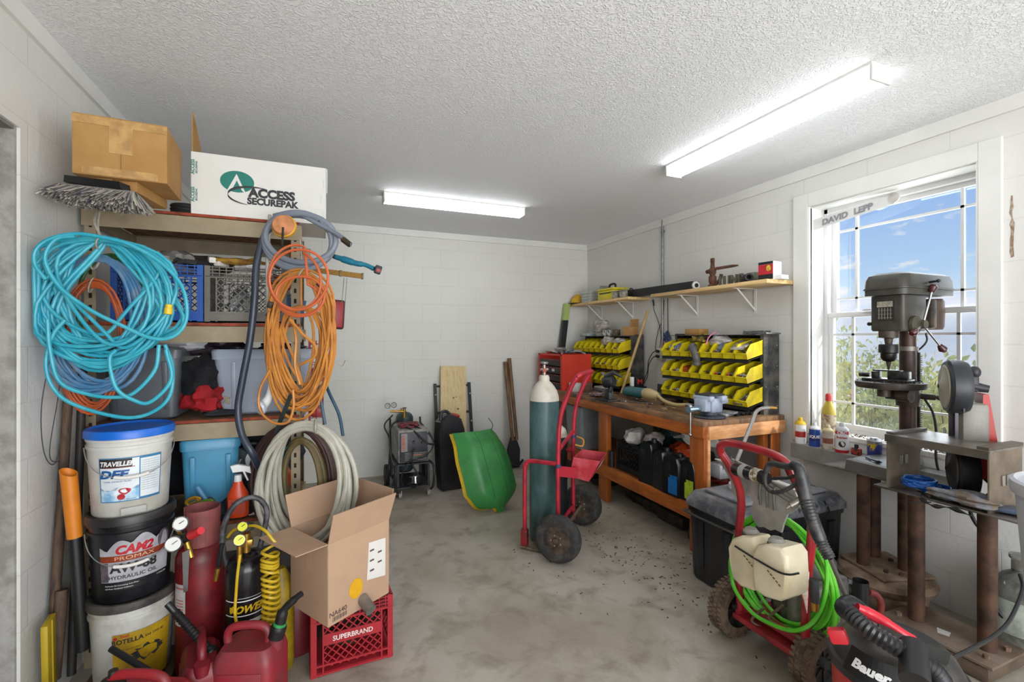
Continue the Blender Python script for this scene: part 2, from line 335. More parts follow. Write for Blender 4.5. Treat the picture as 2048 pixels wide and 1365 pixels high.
# ---- fluorescent fixtures
DIFF = mat('f0f4f6', .4, v=.02, em=8.5, name='lit_diffuser'); ENDC = mat('dcdcd8', .4, v=.05)
def tube_light(cx, cy, ln, along, label):
    t = thing('ceiling_light', (cx, cy, ZC), label, 'ceiling light', 0 if along == 'X' else pi/2)
    M().box((0, 0, -.006), (ln, .135, .012)).build('housing', WHT, t)
    M().loft([[V((sx*(ln/2-.012), y, z)) for y, z in ((-.062, -.012), (.062, -.012), (.062, -.05), (.045, -.072), (-.045, -.072), (-.062, -.05))] for sx in (-1, 1)]).build('diffuser', DIFF, t, False)
    for sx in (-1, 1): M().box((sx*(ln/2-.005), 0, -.038), (.012, .13, .075), bev=.003).build('end_cap', ENDC, t)
tube_light(1.069, 3.88, 1.228, 'X', 'long fluorescent ceiling light parallel to the back wall')
tube_light(2.22, 1.89, 1.28, 'Y', 'long fluorescent ceiling light running beside the window')
tube_light(1.1, -1.0, 1.25, 'X', 'added fluorescent ceiling light behind the camera, unseen')  # unseen fixture added behind the camera to light the room
# ---- outside
random.seed(5)
g = M().grid(lambda u, v: (3.6+u*60, -20+v*60, -.6-u*14), 3, 3); g.build('ground_outside', mat('7a8650', .9, v=.4, s=.5), None, False, kind='structure')
hm = mat('fff4e4', 1., v=.1, s=.05, spec=0, c2='ebefe6', th=(.4, .7))  # distance haze is put into this pale hill colour
def hill(u, v):
    y = -260+v*620; h_ = 22+5*sin(y*.013+1)+3*sin(y*.041)+1.5*sin(y*.11)
    return (40+u*300+8*sin(y*.03), y, -28+(h_*1.25+28)*min(1, u*1.05)+1.0*sin(u*9+y*.05))
M().grid(hill, 12, 60).build('hillside', hm, None, True, kind='structure')
def leafmat(c1, c2):
    m_ = mat(c1, .55, v=.3, s=2.2, c2=c2, th=(.35, .65)); n = m_.node_tree.nodes; l = m_.node_tree.links; p = n['Principled BSDF']
    t = n.new('ShaderNodeBsdfTranslucent'); x = n.new('ShaderNodeMixShader'); x.inputs[0].default_value = .65; src = p.inputs['Base Color'].links[0].from_socket
    l.new(src, t.inputs[0]); l.new(p.outputs[0], x.inputs[1]); l.new(t.outputs[0], x.inputs[2]); l.new(x.outputs[0], n['Material Output'].inputs[0]); return m_
LM = [leafmat('f2ee96', 'd0d284'), leafmat('f4eaa0', 'd8d88c'), leafmat('d8da8c', 'b2bc80')]
def shrub(x, y, z0, h, w, k, label, nleaf=12000):
    t = thing('shrub', (x, y, z0), label, 'shrub'); m = M(); br_ = M()
    tips = []
    for i in range(34):
        a = random.uniform(0, 2*pi); q = random.uniform(.25, 1)*w; hh = h*random.uniform(.55, 1.0)
        P = bez([(0, 0, 0), (q*.35*cos(a), q*.35*sin(a), hh*.5), (q*cos(a), q*sin(a), hh)], 5); br_.tube(P, [.012*(1-j/len(P)*.8) for j in range(len(P))], 4); tips.append(P)
    for i in range(nleaf):
        P = random.choice(tips); c = P[random.randint(len(P)//4, len(P)-1)]+V([random.gauss(0, .10) for _ in range(3)])
        if c.z < 0: c.z = .02
        m.mi = 0 if random.random() < .6 else 1
        s_ = random.uniform(.020, .046); e_ = Euler([random.uniform(0, 6) for _ in range(3)]).to_matrix()
        m.add([c+e_@V(p_) for p_ in ((-s_, 0, 0), (0, -s_*.5, s_*.12), (s_, 0, 0), (0, s_*.5, s_*.12))], [(0, 1, 2, 3)])
    m.build('foliage', [LM[k], LM[(k+1) % 3]], t, False); br_.build('stem', mat('5d4a34', .9), t)
shrub(4.7, 3.35, -.75, 2.2, .45, 0, 'leafy yellow green shrub outside the left part of the window')
shrub(4.7, 2.10, -.75, 1.95, .45, 1, 'pale leafy shrub outside behind the drill press column')
shrub(5.0, .90, -.85, 2.1, .45, 0, 'yellow green shrub outside the right part of the window')
shrub(6.4, 3.6, -1.0, 2.35, .62, 2, 'darker shrub further out at the left beyond the other shrubs', 9000)
shrub(6.5, 2.1, -1.0, 2.1, .62, 2, 'darker shrub further out at the right beyond the other shrubs', 9000)
# ================================================================ left wall: rack, boxes, hoses
BEIGE = mat('9c8d72', .55, v=.15, s=12); RUSTO = mat('a8482c', .8, v=.5, s=18, c2='5a2a1c', th=(.35, .7))
OSB = mat('8d6a45', .85, v=.4, s=30, b=.3, c2='5c3e26', th=(.4, .6), stretch=(1, 3, 1))
RX0, RX1, RY0, RY1 = -.965, -.105, 2.60, 3.20
rack = thing('shelving_rack', (RX0, RY0, 0), 'beige steel shelving rack with particle board decks against the left wall', 'shelving rack')
SZ = (2.03, 1.515, 1.055, .56)
for x in (RX0, RX1):
    for y in (RY0, RY1):
        m = M(); sx = 1 if x == RX0 else -1; sy = 1 if y == RY0 else -1
        m.box((x+sx*.02, y, 1.03), (.04, .003, 2.06)).box((x, y+sy*.02, 1.03), (.003, .04, 2.06)); m.mi = 1
        for k in range(38): m.box((x+sx*.021, y-sy*.0022, .08+k*.052), (.011, .002, .022))
        m.build('post', [BEIGE, mat('1c1a18', .8)], rack, world=True)
for z in SZ:
    m = M()
    for y, s_ in ((RY0-.004, 1), (RY1+.004, -1)): m.box(((RX0+RX1)/2, y, z-.045), (RX1-RX0+.02, .004, .075)).box(((RX0+RX1)/2, y+s_*.012, z-.008), (RX1-RX0, .024, .003))
    for x in (RX0+.004, RX1-.004): m.box((x, (RY0+RY1)/2, z-.04), (.004, RY1-RY0, .06))
    m.build('beam', BEIGE, rack, world=True)
    M().box(((RX0+RX1)/2, (RY0+RY1)/2, z+.002), (RX1-RX0-.01, RY1-RY0-.012, .016)).build('deck', [OSB], rack, world=True)
    M().box(((RX0+RX1)/2, RY0-.004, z+.003), (RX1-RX0, .006, .013)).build('deck_edge', RUSTO, rack, world=True)
# ---- cardboard
CB = mat('b58a52', .8, v=.1, s=5, b=.05, c2='a87c45'); CBD = mat('8f6a3f', .85, v=.1); TAPE = mat('c59d62', .28, v=.2, s=22, c2='a98250', b=.2, bs=25)
b0 = thing('cardboard_box', (-.745, 2.43, 2.085), 'brown taped cardboard box on top of the rack by the left wall', 'box', R(3))
m = M(); m.box((0, 0, .118), (.30, .27, .235), bev=.004); m.mi = 1; m.box((0, -.136, .118), (.003, .001, .23)).box((.146, -.10, .16), (.003, .06, .14))
m.build('carton', [CB, CBD], b0)
m = M(); m.box((0, -.1362, .16), (.075, .0012, .13)).box((-.0, -.1361, .215), (.30, .001, .03)).box((.0, -.1361, .02), (.24, .001, .03)).box((0, 0, .2355), (.05, .27, .001)); m.build('packing_tape', TAPE, b0)
m = M(); m.prism([(-.15, 0), (.15, 0), (.13, .05), (-.12, .045)], (0, -.128, .2365), (1, 0, 0), (0, .96, .1), .003); m.build('flap', CB, b0)
sb = thing('small_carton', (-.76, 2.46, 2.042), 'small flattened brown carton wedged under the taped box', 'box', R(-8))
M().box((.0, .0, .022), (.17, .26, .042), bev=.003).build('carton', CB, sb); M().prism([(-.08, 0), (.02, 0), (0, .03), (-.07, .035)], (0, -.132, .02), (1, 0, 0), (0, -.3, .9), .003).build('flap', CB, sb)
M().box((.0, -.1312, .025), (.06, .001, .02)).build('label', mat('b9bcae', .6, v=.1), sb)
WB = mat('deddd8', .55, v=.05, s=4); GRN = mat('17776b', .5, v=.08); INK = mat('26242a', .5, v=.05)
wb = thing('white_carton', (-.276, 2.78, 2.04), 'white shipping carton with green and black logo on top of the rack', 'box', 0)
m = M(); fw, fd, fh = .586, .36, .292
for sy in (-1, 1): m.box((0, sy*fd/2, fh/2), (fw, .005, fh))
for sx in (-1, 1): m.box((sx*fw/2, 0, fh/2), (.005, fd, fh))
m.box((0, 0, .004), (fw, fd, .005)); m.build('carton', WB, wb)
m = M(); m.prism([(0, 0), (.19, .0), (.155, .085), (.055, .16), (0, .185)], (-fw/2+.003, -fd/2, fh), (0, 1, 0), (0, 0, 1), .004); m.build('flap', CB, wb, label='raised brown cardboard flap')
m = M(); m.prism([(-fd/2, 0), (fd/2, 0), (fd/2-.02, -.12), (-fd/2+.02, -.12)], (fw/2+.006, 0, fh-.002), (0, 1, 0), (0, 0, 1), .004); m.build('flap', WB, wb)
yf = -fd/2-.0032
m = M(); m.add([(-.105+.088*.82*cos(a*pi/24), yf, .172+.052*sin(a*pi/24)) for a in range(48)], [tuple(range(48))])
m.mi = 1; m.add([(-.108, yf-.0005, .21), (-.158, yf-.0005, .105), (-.139, yf-.0005, .105), (-.107, yf-.0005, .178), (-.085, yf-.0005, .13), (-.068, yf-.0005, .118)], [(0, 1, 2, 3), (0, 3, 4, 5)])
m.build('logo', [GRN, WB], wb, False)
m = M(); P = [(-.03+.115*cos(a), yf-.002, .108+.045*sin(a)) for a in [R(q) for q in range(62, 262, 8)]]
m.loft([[V(p)+V((0, 0, w_)), V(p)+V((0, -.0005, w_*.5)), V(p)-V((0, 0, w_))] for p, w_ in zip(P, [.001+.0055*sin(pi*min(1, i/24)) for i in range(25)])], False)
m.text('ACCESS', .058, (.045, yf-.001, .107), (1, 0, 0), (0, 0, 1), .055, 1.0).text('SECUREPAK', .044, (.052, yf-.001, .070), (1, 0, 0), (0, 0, 1), .05, .96)
m.build('lettering', INK, wb, False)
m = M(); m.box((0, yf+.002, fh/2), (.003, .001, fh)); m.build('crease', mat('c2c1bb', .6), wb)
m = M()
for k in range(2): m.text('ACCESS', .02, (-fw/2+.012, yf-.001, .09+k*.13), (0, 0, 1), (-1, 0, 0), .03).text('SECUREPAK', .011, (-fw/2+.024, yf-.001, .09+k*.13), (0, 0, 1), (-1, 0, 0), .03)
m.build('lettering', GRN, wb, False)
m = M()
for k in range(3): m.text('securepak', .010, (fw/2-.008-.012*(k % 2), yf-.001, .05+k*.08), (0, 0, 1), (-1, 0, 0), .0)
m.box((fw/2-.02, yf+.002, fh/2), (.045, .001, fh)); m.build('packing_tape', mat('c6d4d0', .3, v=.15, s=30), wb, False)
# dark coil and blue strap in the gap between the boxes
m = M()
for k in range(4): m.tube([(-.60+.06*cos(a), 2.66+.05*sin(a), 2.02+.012+.016*k) for a in [2*pi*i/20 for i in range(20)]], .009, 6, True)
one(m, 'hose', mat('1d1b1b', .6, v=.2), 'small black hose coil on the rack top between the two boxes', 'hose', loc=(-.60, 2.66, 2.04))
m = M().box((-.63, 2.83, 2.06), (.12, .09, .05), bev=.01); m.box((-.63, 2.83, 2.09), (.13, .1, .012), bev=.004)
one(m, 'storage_case', mat('2f78b8', .4, v=.1), 'blue plastic case between boxes on the rack top', 'case', loc=(-.63, 2.83, 2.03))
# ---- push broom standing bristles up
random.seed(11)
bp = W(200, 388, D=1.80); pole_b = bp+V((0, .06, -.10))
br = thing('push_broom', pole_b, 'push broom with grey bristles hanging over the front of the rack top', 'broom')
M().tube([V((-.145, .85, .125)), bp-pole_b+V((-.01, .03, .035))], .012, 10).build('handle', mat('7b6a55', .6, v=.3, s=20), br)
bx = V((.93, -.37, -.12)).normalized(); o = bp-pole_b
m = M(); m.prism([(-.118, -.010), (.100, -.010), (.095, .016), (-.115, .016)], o+V((0, 0, .035)), bx, (0, 0, 1), .05); m.build('block', mat('17171a', .4, v=.2), br)
BR = [mat('a8a29b', .8, v=.3, s=30), mat('c4baac', .8, v=.2), mat('56565c', .8, v=.2)]
m = M(); yv = bx.cross(V((0, 0, 1))).normalized()
for i in range(6500):
    u = random.uniform(-1, 1); w_ = random.uniform(-1, 1); m.mi = random.choice((0, 0, 1, 2))
    a = o+bx*(u*.135)+yv*(w_*.03)+V((0, 0, .026-.012*abs(w_))); d = (bx*(u*.22+random.gauss(0, .20))+yv*(w_*1.2+random.gauss(0, .3))+V((0, 0, -1.0))).normalized()
    ln = random.uniform(.045, .085); c = a+d*ln; q = (bx*random.gauss(0, 1)+yv*random.gauss(0, 1)).normalized()*.0026
    m.add([a-q, a+q, c+q, c-q], [(0, 1, 2, 3)])
m.build('bristles', BR, br, False)
# ---- hanging coils
def coil(cx, cy, ztop, rx, ry, turns, r, seed, jx=.15, jy=.15, dj=.03, n=30, phase=0., tilt=0., per=8, ax=(.955, -.30), swing=.02, cross=.0):
    rd = random.Random(seed); ks = [(rd.uniform(1-jx, 1+jx), rd.uniform(1-jy, 1+jy), rd.gauss(0, dj), rd.gauss(0, swing), rd.gauss(0, .006), rd.gauss(0, cross)) for _ in range(int(turns)+2)]
    P = []; T = int(turns*n)
    axv = V((ax[0], ax[1], 0)).normalized(); dv = V((axv.y, -axv.x, 0))
    for i in range(T+1):
        t = i/n; k = int(t); f_ = t-k; f_ = f_*f_*(3-2*f_); a, b = ks[k], ks[k+1]
        w = [a[q]*(1-f_)+b[q]*f_ for q in range(6)]; th = 2*pi*t+phase; s_ = (1-cos(th))/2
        x = rx*w[0]*sin(th)+w[3]*s_+w[5]*sin(2*th)+tilt*s_; z = -2*ry*w[1]*s_+w[4]; d = w[2]*s_**.7+rd.gauss(0, .0008)
        P.append(V((cx, cy, ztop+z))+axv*x+dv*d)
    return P
def hang(name, P, r, mt, label, sides=8, cat='hose', group=None, top=None):
    o = thing(name, top or P[0], label, cat, group=group)
    M().tube(P, r, sides).build('hose_loops' if cat == 'hose' else 'cord_loops', mt, o, world=True); return o
CY = mat('2ea3bb', .40, v=.1, s=14, c2='48b2c4'); CY2 = mat('4b86b4', .4, v=.2, s=12, c2='7a98b4'); ORC = mat('c05a2c', .45, v=.2, s=14)
tp = W(205, 480, Y=2.25); AX = (1, -.04)
def Wy(y, *q): return [W(a_, b_, Y=y) for a_, b_ in q]
P = coil(tp.x+.012, tp.y, tp.z, .168, .222, 17, .0072, 4, .24, .16, .016, swing=.035, cross=.045, ax=AX)
P2 = coil(tp.x+.0, tp.y-.03, tp.z, .225, .235, 4, .0072, 8, .06, .06, .010, swing=.015, cross=.02, ax=AX)
P3 = bez(Wy(2.20, (330, 690), (345, 735), (340, 790), (310, 822), (260, 836), (190, 824), (130, 800), (100, 765), (92, 720), (106, 670), (130, 640)), 8)
P4 = bez(Wy(2.18, (318, 690), (310, 740), (270, 785), (235, 795), (180, 790), (120, 765), (100, 700), (95, 640)), 8)
P5 = bez(Wy(2.16, (332, 700), (342, 760), (300, 805), (265, 800), (235, 780), (222, 745), (220, 715), (232, 700)), 8)
P6 = bez(Wy(2.15, (92, 560), (70, 530), (72, 500), (100, 478), (150, 468), (200, 474), (260, 490), (320, 525), (362, 570), (374, 620), (366, 655), (340, 676), (300, 676), (240, 650), (180, 620), (120, 575), (90, 520), (110, 480), (150, 472)), 8)
c1 = thing('hose', tp, 'big tangled coil of cyan hose with a yellow connector at the left wall', 'hose')
m = M()
P7 = coil(tp.x+.02, tp.y-.02, tp.z-.01, .15, .20, 4, .007, 88, .25, .2, .02, swing=.06, cross=.09, ax=AX)
for q in (P, P2, P3, P4, P5, P6, P7): m.tube([V((max(p_.x, XL+.012+.02*abs(sin(k_*.05))), p_.y, p_.z)) for k_, p_ in enumerate(q)], .0070, 8)
m.build('hose_loops', CY, c1, world=True)
q = W(337, 619, Y=2.13); m = M().lathe([(.010, -.02), (.0135, -.018), (.0135, .004), (.0115, .006), (.0115, .018), (.007, .02)], q, (.1, 0, 1), 16); m.build('connector', mat('dfc02c', .45, v=.15), c1, world=True)
m = M().tube([tp+V((.01*cos(a), -.05*sin(a), .026*cos(a)-.012)) for a in [2*pi*k/16 for k in range(16)]], .0032, 5, True).tube(bez([tp+V((-.004, 0, .01)), tp+V((-.035, .03, .07)), tp+V((-.05, .09, .12))], 6), .004, 5).tube(bez([tp+V((-.008, 0, .01)), tp+V((-.025, .03, .06)), tp+V((-.04, .09, .13))], 6), .004, 5)
STR = mat('b9b1a4', .8, v=.3, s=30); m.build('tie_strap', STR, c1, world=True)
tp2 = W(190, 516, Y=2.36)
P = coil(tp2.x+.01, tp2.y, tp2.z, .150, .265, 13, .007, 21, .16, .09, .016, swing=.02, ax=AX)
c2_ = hang('hose', P, .0075, CY2, 'faded blue air hose coil hanging behind the cyan one')
M().tube([tp2+V((.008*cos(a), -.035*sin(a), .035*cos(a)-.01)) for a in [2*pi*k/16 for k in range(16)]], .004, 5, True).build('tie_strap', mat('c9c7c4', .7), c2_, world=True)
tp3 = W(183, 566, Y=2.44)
P = coil(tp3.x+.01, tp3.y, tp3.z, .10, .27, 10, .005, 33, .15, .10, .010, swing=.02, ax=AX)
c3_ = hang('extension_lead', P, .0052, ORC, 'rusty orange extension cord coil behind the blue hoses', cat='cord')
M().tube([tp3+V((.008*cos(a), -.02*sin(a), .03*cos(a)-.01)) for a in [2*pi*k/16 for k in range(16)]], .003, 5, True).build('tie_strap', STR, c3_, world=True)
tp4 = W(222, 512, Y=2.50)
P = coil(tp4.x, tp4.y, tp4.z, .12, .22, 3, .006, 43, .1, .10, .008, swing=.02, ax=AX)
hang('garden_hose', P, .0055, mat('2f6b2c', .45, v=.2), 'dark green hose loop glimpsed behind the blue hose')
# thin wires dangling at the wall
m = M(); m.tube(bez([(XL+.02, 2.35, 1.42), (XL+.03, 2.25, 1.2), (XL+.03, 2.27, 1.02), (XL+.02, 2.38, .97), (XL+.02, 2.45, 1.2)], 8), .0018, 5).tube(bez([(XL+.02, 2.45, 1.4), (XL+.03, 2.36, 1.2), (XL+.02, 2.33, 1.0), (XL+.02, 2.43, .95)], 8), .0018, 5)
one(m, 'wire', mat('4a4a50', .6), 'thin dark wire dangling on the wall behind the blue hoses', 'wire', loc=(XL+.02, 2.35, 1.42))
# ---- crates on the second shelf
def crate(name, loc, w, d, h, col, label, rz=0., th=.004, parts=True, text=None, inner=True):
    t = thing(name, loc, label, 'crate', rz); mt = mat(col, .5, v=.15, s=10); m = M(); b = .018
    m.box((0, 0, .01), (w, d, .008))
    for s_, L_, ux in ((0, w, V((1, 0, 0))), (1, d, V((0, 1, 0)))):
        for sg in (-1, 1):
            off = (V((0, sg*d/2, 0)) if s_ == 0 else V((sg*w/2, 0, 0)))
            def bar(a0, z0, a1, z1, wd=.008, t_=.006):
                p, q = off+ux*a0+V((0, 0, z0)), off+ux*a1+V((0, 0, z1)); dd = q-p; nrm = (V((0, 1, 0)) if s_ == 0 else V((1, 0, 0))); up = nrm.cross(dd).normalized()
                m.loft([[c+up*wd/2*s1+nrm*t_/2*s2 for s1, s2 in ((-1, -1), (1, -1), (1, 1), (-1, 1))] for c in (p, q)])
            for k in range(4): bar(-L_/2, h-.006-k*.015, L_/2, h-.006-k*.015, .004, .012)
            for zz in (.008, .045, h-.055): bar(-L_/2, zz, L_/2, zz, .008, .012)
            for k in range(13): bar(-L_/2+L_*k/12, h-.055, -L_/2+L_*k/12, h, .004, .008)
            for e in (-1, 1): bar(e*(L_/2-.008), 0, e*(L_/2-.008), h, .022, .01); bar(e*(L_/2-.045), 0, e*(L_/2-.045), h-.05, .006, .010)
            z0, z1 = .045, h-.055
            if text: z0, z1 = .035, h*.44; zz0, zz1 = h*.62, h-.055
            hw = L_/2-.045; n = 7
            def lat(z0, z1):
                hh = z1-z0; st = 2*hw/n
                for k in range(-int(hh/st)-1, n):
                    for dr in (1, -1):
                        a0, a1 = -hw+k*st, -hw+k*st+hh
                        p0, q0 = z0, z1
                        if a0 < -hw: p0 = z0+(-hw-a0); a0 = -hw
                        if a1 > hw: q0 = z1-(a1-hw); a1 = hw
                        if q0 > p0: bar(dr*a0, p0, dr*a1, q0, .0045, .006)
            lat(z0, z1)
            if text: lat(zz0, zz1); m.box(off+V((0, 0, h*.53)), (L_*.72, .007, h*.17) if s_ == 0 else (.007, L_*.72, h*.17))
            if not text: m.box(off+V((0, 0, .026)), (L_, .006, .04) if s_ == 0 else (.006, L_, .04))
    m.build('shell', mt, t, False); 
    if text: M().text(text, h*.105, (0, -d/2-.0046, h*.495), (1, 0, 0), (0, 0, 1), .02, .92).build('lettering', mat('e8dcd8', .5), t, False)
    return t
crate('milk_crate', (-.345, 2.79, 1.532), .345, .33, .27, '6f6a62', 'grey plastic milk crate of bottles and gloves on the second shelf')
crate('milk_crate', (-.705, 2.79, 1.532), .345, .33, .27, '2358b0', 'blue plastic milk crate behind the hanging hoses on the second shelf')
# contents of the grey crate
random.seed(3)
for k, (x, y, a) in enumerate(((-.43, 2.72, .5), (-.34, 2.73, -.4), (-.26, 2.72, .9))):
    m = M().lathe([(.001, 0), (.030, .002), (.032, .09), (.03, .10), (.012, .13), (.012, .15), (.001, .15)], (0, 0, 0), (sin(a), .1, cos(a)), 16)
    one(m, 'glass_bottle', mat('b9bdc0', .08, v=.1, tr=.75, spec=.6), ('clear glass bottle in the left of the grey crate', 'clear glass bottle in the middle of the grey crate', 'clear glass bottle in the right of the grey crate')[k], 'bottle').location = (x, y, 1.59)
def lump(name, c, r, sq, mt, label, cat, seed=1, amp=.2, n=22, fr_=2.2, kind=None):
    rd = random.Random(seed); ph = [rd.uniform(0, 6) for _ in range(9)]
    m = M().ball((0, 0, 0), r, n, (1, 1, 1))
    def f(p):
        q = V(p)/r; a = 1+amp*(.5*sin(q.x*fr_*1.7+ph[0]+1.3*sin(q.z*fr_+ph[1]))+.5*sin(q.y*fr_*2.1+ph[2]+sin(q.x*fr_*2+ph[3]))+.35*sin(q.z*fr_*3.3+ph[4]+2*q.x)+.25*sin((q.x+q.y)*fr_*5+ph[5])+.2*sin((q.y-q.z)*fr_*6+ph[6]))
        return V((p.x*sq[0]*a, p.y*sq[1]*a, max(p.z*a, -r*.8)*sq[2]))
    m.map(f); o = one(m, name, mt, label, cat, kind=kind); o.location = c; return o
def glove(c, rz, mt, label, rx=0.):
    t = thing('work_glove', c, label, 'glove', rz); m = M()
    m.loft([[V((x, y*w_, z*h_+.018)) for y, z in ((-1, 0), (-.7, .8), (0, 1), (.7, .8), (1, 0), (.7, -.8), (0, -1), (-.7, -.8))] for x, w_, h_ in ((-.11, .045, .012), (-.05, .038, .014), (0, .042, .02), (.05, .046, .016), (.06, .04, .012))])
    for k, (y, a, l_) in enumerate(((-.034, -.15, .075), (-.012, -.04, .085), (.012, .05, .08), (.034, .16, .065))):
        m.tube([(.045, y, .018), (.045+l_*.6, y+l_*.5*a, .024+.004*k), (.045+l_, y+l_*a, .014)], [.012, .0115, .009], 8)
    m.tube([(-.01, .04, .018), (.03, .065, .022), (.06, .07, .016)], [.013, .012, .009], 8); m.build('shell', mt, t); M().box((-.105, 0, .018), (.03, .088, .028), bev=.006).build('cuff', mat('e0dcd4', .8), t); t.rotation_euler.x = rx; return t
YG = mat('b48a34', .85, v=.35, s=20, c2='7c5a26', b=.2)
glove((-.40, 2.70, 1.82), R(15), YG, 'yellow leather work glove lying across the left of the grey crate', .2)
glove((-.28, 2.70, 1.805), R(-10), YG, 'yellow leather work glove on the right of the grey crate', -.1)
glove((-.56, 2.72, 1.80), R(160), mat('3b3a3c', .8, v=.3), 'dark work glove between the blue and grey crates')
lump('rag', (-.30, 2.66, 1.80), .05, (2.0, .8, .35), mat('d9d8da', .9, v=.1, b=.3), 'white and red rag draped over the grey crate front', 'rag', 4, .3)
lump('plastic_sheet', (-.70, 2.8, 1.82), .08, (1.8, 1.3, .7), mat('a3a19c', .4, v=.3, s=12), 'crumpled clear plastic filling the blue crate', 'plastic sheet', 9, .3)
lump('dark_bundle', (-.60, 2.95, 1.84), .07, (2.4, 1.2, .6), mat('4b3f3a', .9, v=.4, b=.3), 'dark bundled cloth at the back of the second shelf', 'cloth', 14, .3)
# ---- third shelf: totes and clothes
def tote(name, loc, w, d, h, col, label, rz=0., rim=None, open_=True, cat='storage tote'):
    t = thing(name, loc, label, cat, rz); mt = mat(col, .38, v=.12, s=6); m = M(); k = .86
    def ring(z, s_, ins=0): return [V((sx*(w/2*s_-ins), sy*(d/2*s_-ins), z)) for sx, sy in ((-1, -1), (1, -1), (1, 1), (-1, 1))]
    def rr(z, s_, ins, rad=.03, nn=4):
        out = []
        X_, Y_ = w/2*s_-ins, d/2*s_-ins
        for cx, cy, a0 in ((X_-rad, Y_-rad, 0), (-X_+rad, Y_-rad, 90), (-X_+rad, -Y_+rad, 180), (X_-rad, -Y_+rad, 270)):
            for j in range(nn+1): a = R(a0+90*j/nn); out.append(V((cx+rad*cos(a), cy+rad*sin(a), z)))
        return out
    m.loft([rr(0, k, .01), rr(.01, k, 0), rr(h-.05, .975, 0), rr(h-.05, 1, -.004), rr(h-.01, 1, -.006), rr(h, 1, .0), rr(h, 1, .006), rr(h-.02, .97, .006), rr(.012, k, .006)])
    m.build('tub', mt, t)
    for sx in (-1, 1):
        for a in (-.3, .3): M().box((a*w, sx*(d/2*.935), h*.45), (.02, .006, h*.72), (sx*R(-5)*(d/w)*1.2, 0, 0), bev=.002).build('rib', mt, t)
    return t
tote('storage_tote', (-.27, 2.86, 1.067), .46, .40, .33, '98a0b0', 'light grey blue plastic tote on the third shelf')
tote('storage_tote', (-.775, 2.84, 1.067), .30, .40, .34, '5b6167', 'dark grey plastic tote behind the cyan hose')
DK = mat('17171c', .95, v=.3, s=20, b=.5, bs=12); RD = mat('9c0f1a', .85, v=.35, s=14, b=.5, bs=12)
lump('folded_jacket', (-.555, 2.74, 1.25), .10, (1.0, 1.0, 1.1), DK, 'black clothing bundle between the two totes', 'clothing', 3, .28, 30)
lump('folded_jacket', (-.53, 2.70, 1.155), .085, (1.15, .8, .85), RD, 'red garment tucked below the black clothing bundle', 'clothing', 8, .35, 30, 3)
lump('folded_jacket', (-.46, 2.69, 1.085), .05, (1.7, .9, .42), mat('34363c', .9, v=.3, b=.4), 'dark grey knit cap lying at the shelf edge', 'clothing', 5, .25, 26)
lump('rag', (-.43, 2.70, 1.15), .035, (.8, .7, 1.0), mat('a89f88', .9, v=.2, b=.3), 'pale cream rag between red garment and tote', 'rag', 6, .3)
lump('plastic_bag', (-.52, 2.85, 1.40), .08, (1.5, 1.0, .6), mat('4c4048', .25, v=.5, s=12, tr=.2), 'crinkled purple plastic bag under the second shelf', 'bag', 6, .35)
lump('plastic_bag', (-.66, 2.80, 1.42), .07, (1.6, 1.2, .55), mat('c3c3c8', .3, v=.15), 'white plastic bag on the dark grey tote', 'bag', 7, .2)
lump('cloth_bundle', (-.2, 2.86, 1.40), .06, (2.2, 1.6, .45), mat('57434f', .9, v=.5, s=22, c2='2f4a52'), 'patterned cloth piled in the light tote', 'cloth', 17, .3)
# ---- post side: hoses, cords
def gz(px, py, D): return W(px, py, D=D)
GR = mat('7f8794', .38, v=.15, s=9); 
ho = thing('hose', gz(600, 420, 2.27), 'thick grey hose looped round the top of the right rack post', 'hose')
def ell(cx, cy, ax, ay, D, ph, turns, n=36, rot=0, seed=1, j=5):
    rd = random.Random(seed); ks = [(rd.gauss(0, j), rd.gauss(0, j), rd.gauss(0, j), rd.gauss(0, j), rd.gauss(0, .02)) for _ in range(int(turns)+2)]; out = []
    for i in range(int(n*turns)+1):
        t = i/n; k = int(t); f_ = t-k; w = [ks[k][q]*(1-f_)+ks[k+1][q]*f_ for q in range(5)]; a = ph+2*pi*t
        x, y = (ax+w[2])*cos(a), (ay+w[3])*sin(a); out.append(W(cx+w[0]+x*cos(rot)-y*sin(rot), cy+w[1]+x*sin(rot)+y*cos(rot), D=D+w[4]))
    return out
P = ell(597, 478, 70, 54, 2.18, -.9, 3, rot=.12, seed=3, j=4)
M().tube(P, .0135, 10).tube(bez([gz(548, 432, 2.2), gz(590, 426, 2.19), gz(640, 450, 2.17), gz(676, 470, 2.15), gz(700, 490, 2.13)], 6), .011, 10).build('hose_loops', GR, ho, world=True)
M().cyl(gz(686, 479, 2.14), gz(700, 490, 2.13), .014, .013, 14).build('fitting', mat('6b5a4a', .4, m=.8, v=.3), ho, world=True)
NV = mat('363e4c', .35, v=.2, s=9)
m = M().tube(bez([gz(560, 440, 2.25), gz(530, 470, 2.2), gz(513, 530, 2.17), gz(509, 600, 2.16), gz(500, 680, 2.16), gz(485, 760, 2.16), gz(476, 820, 2.16), gz(484, 870, 2.15), gz(503, 905, 2.15), gz(520, 940, 2.2), gz(548, 990, 2.2)], 8), .0155, 10)
one(m, 'hose', NV, 'dark navy thick hose sagging in front of the shelves', 'hose', loc=gz(560, 440, 2.25))
sh = thing('shower_hose', gz(537, 470, 2.2), 'white hose with hand spray hanging left of the orange cords', 'hose')
M().tube(bez([gz(540, 430, 2.22), gz(535, 520, 2.2), gz(536, 620, 2.19), gz(536, 700, 2.19), gz(540, 748, 2.19)], 8), .0085, 8).build('hose_loops', mat('aaa79e', .4, v=.12), sh, world=True)
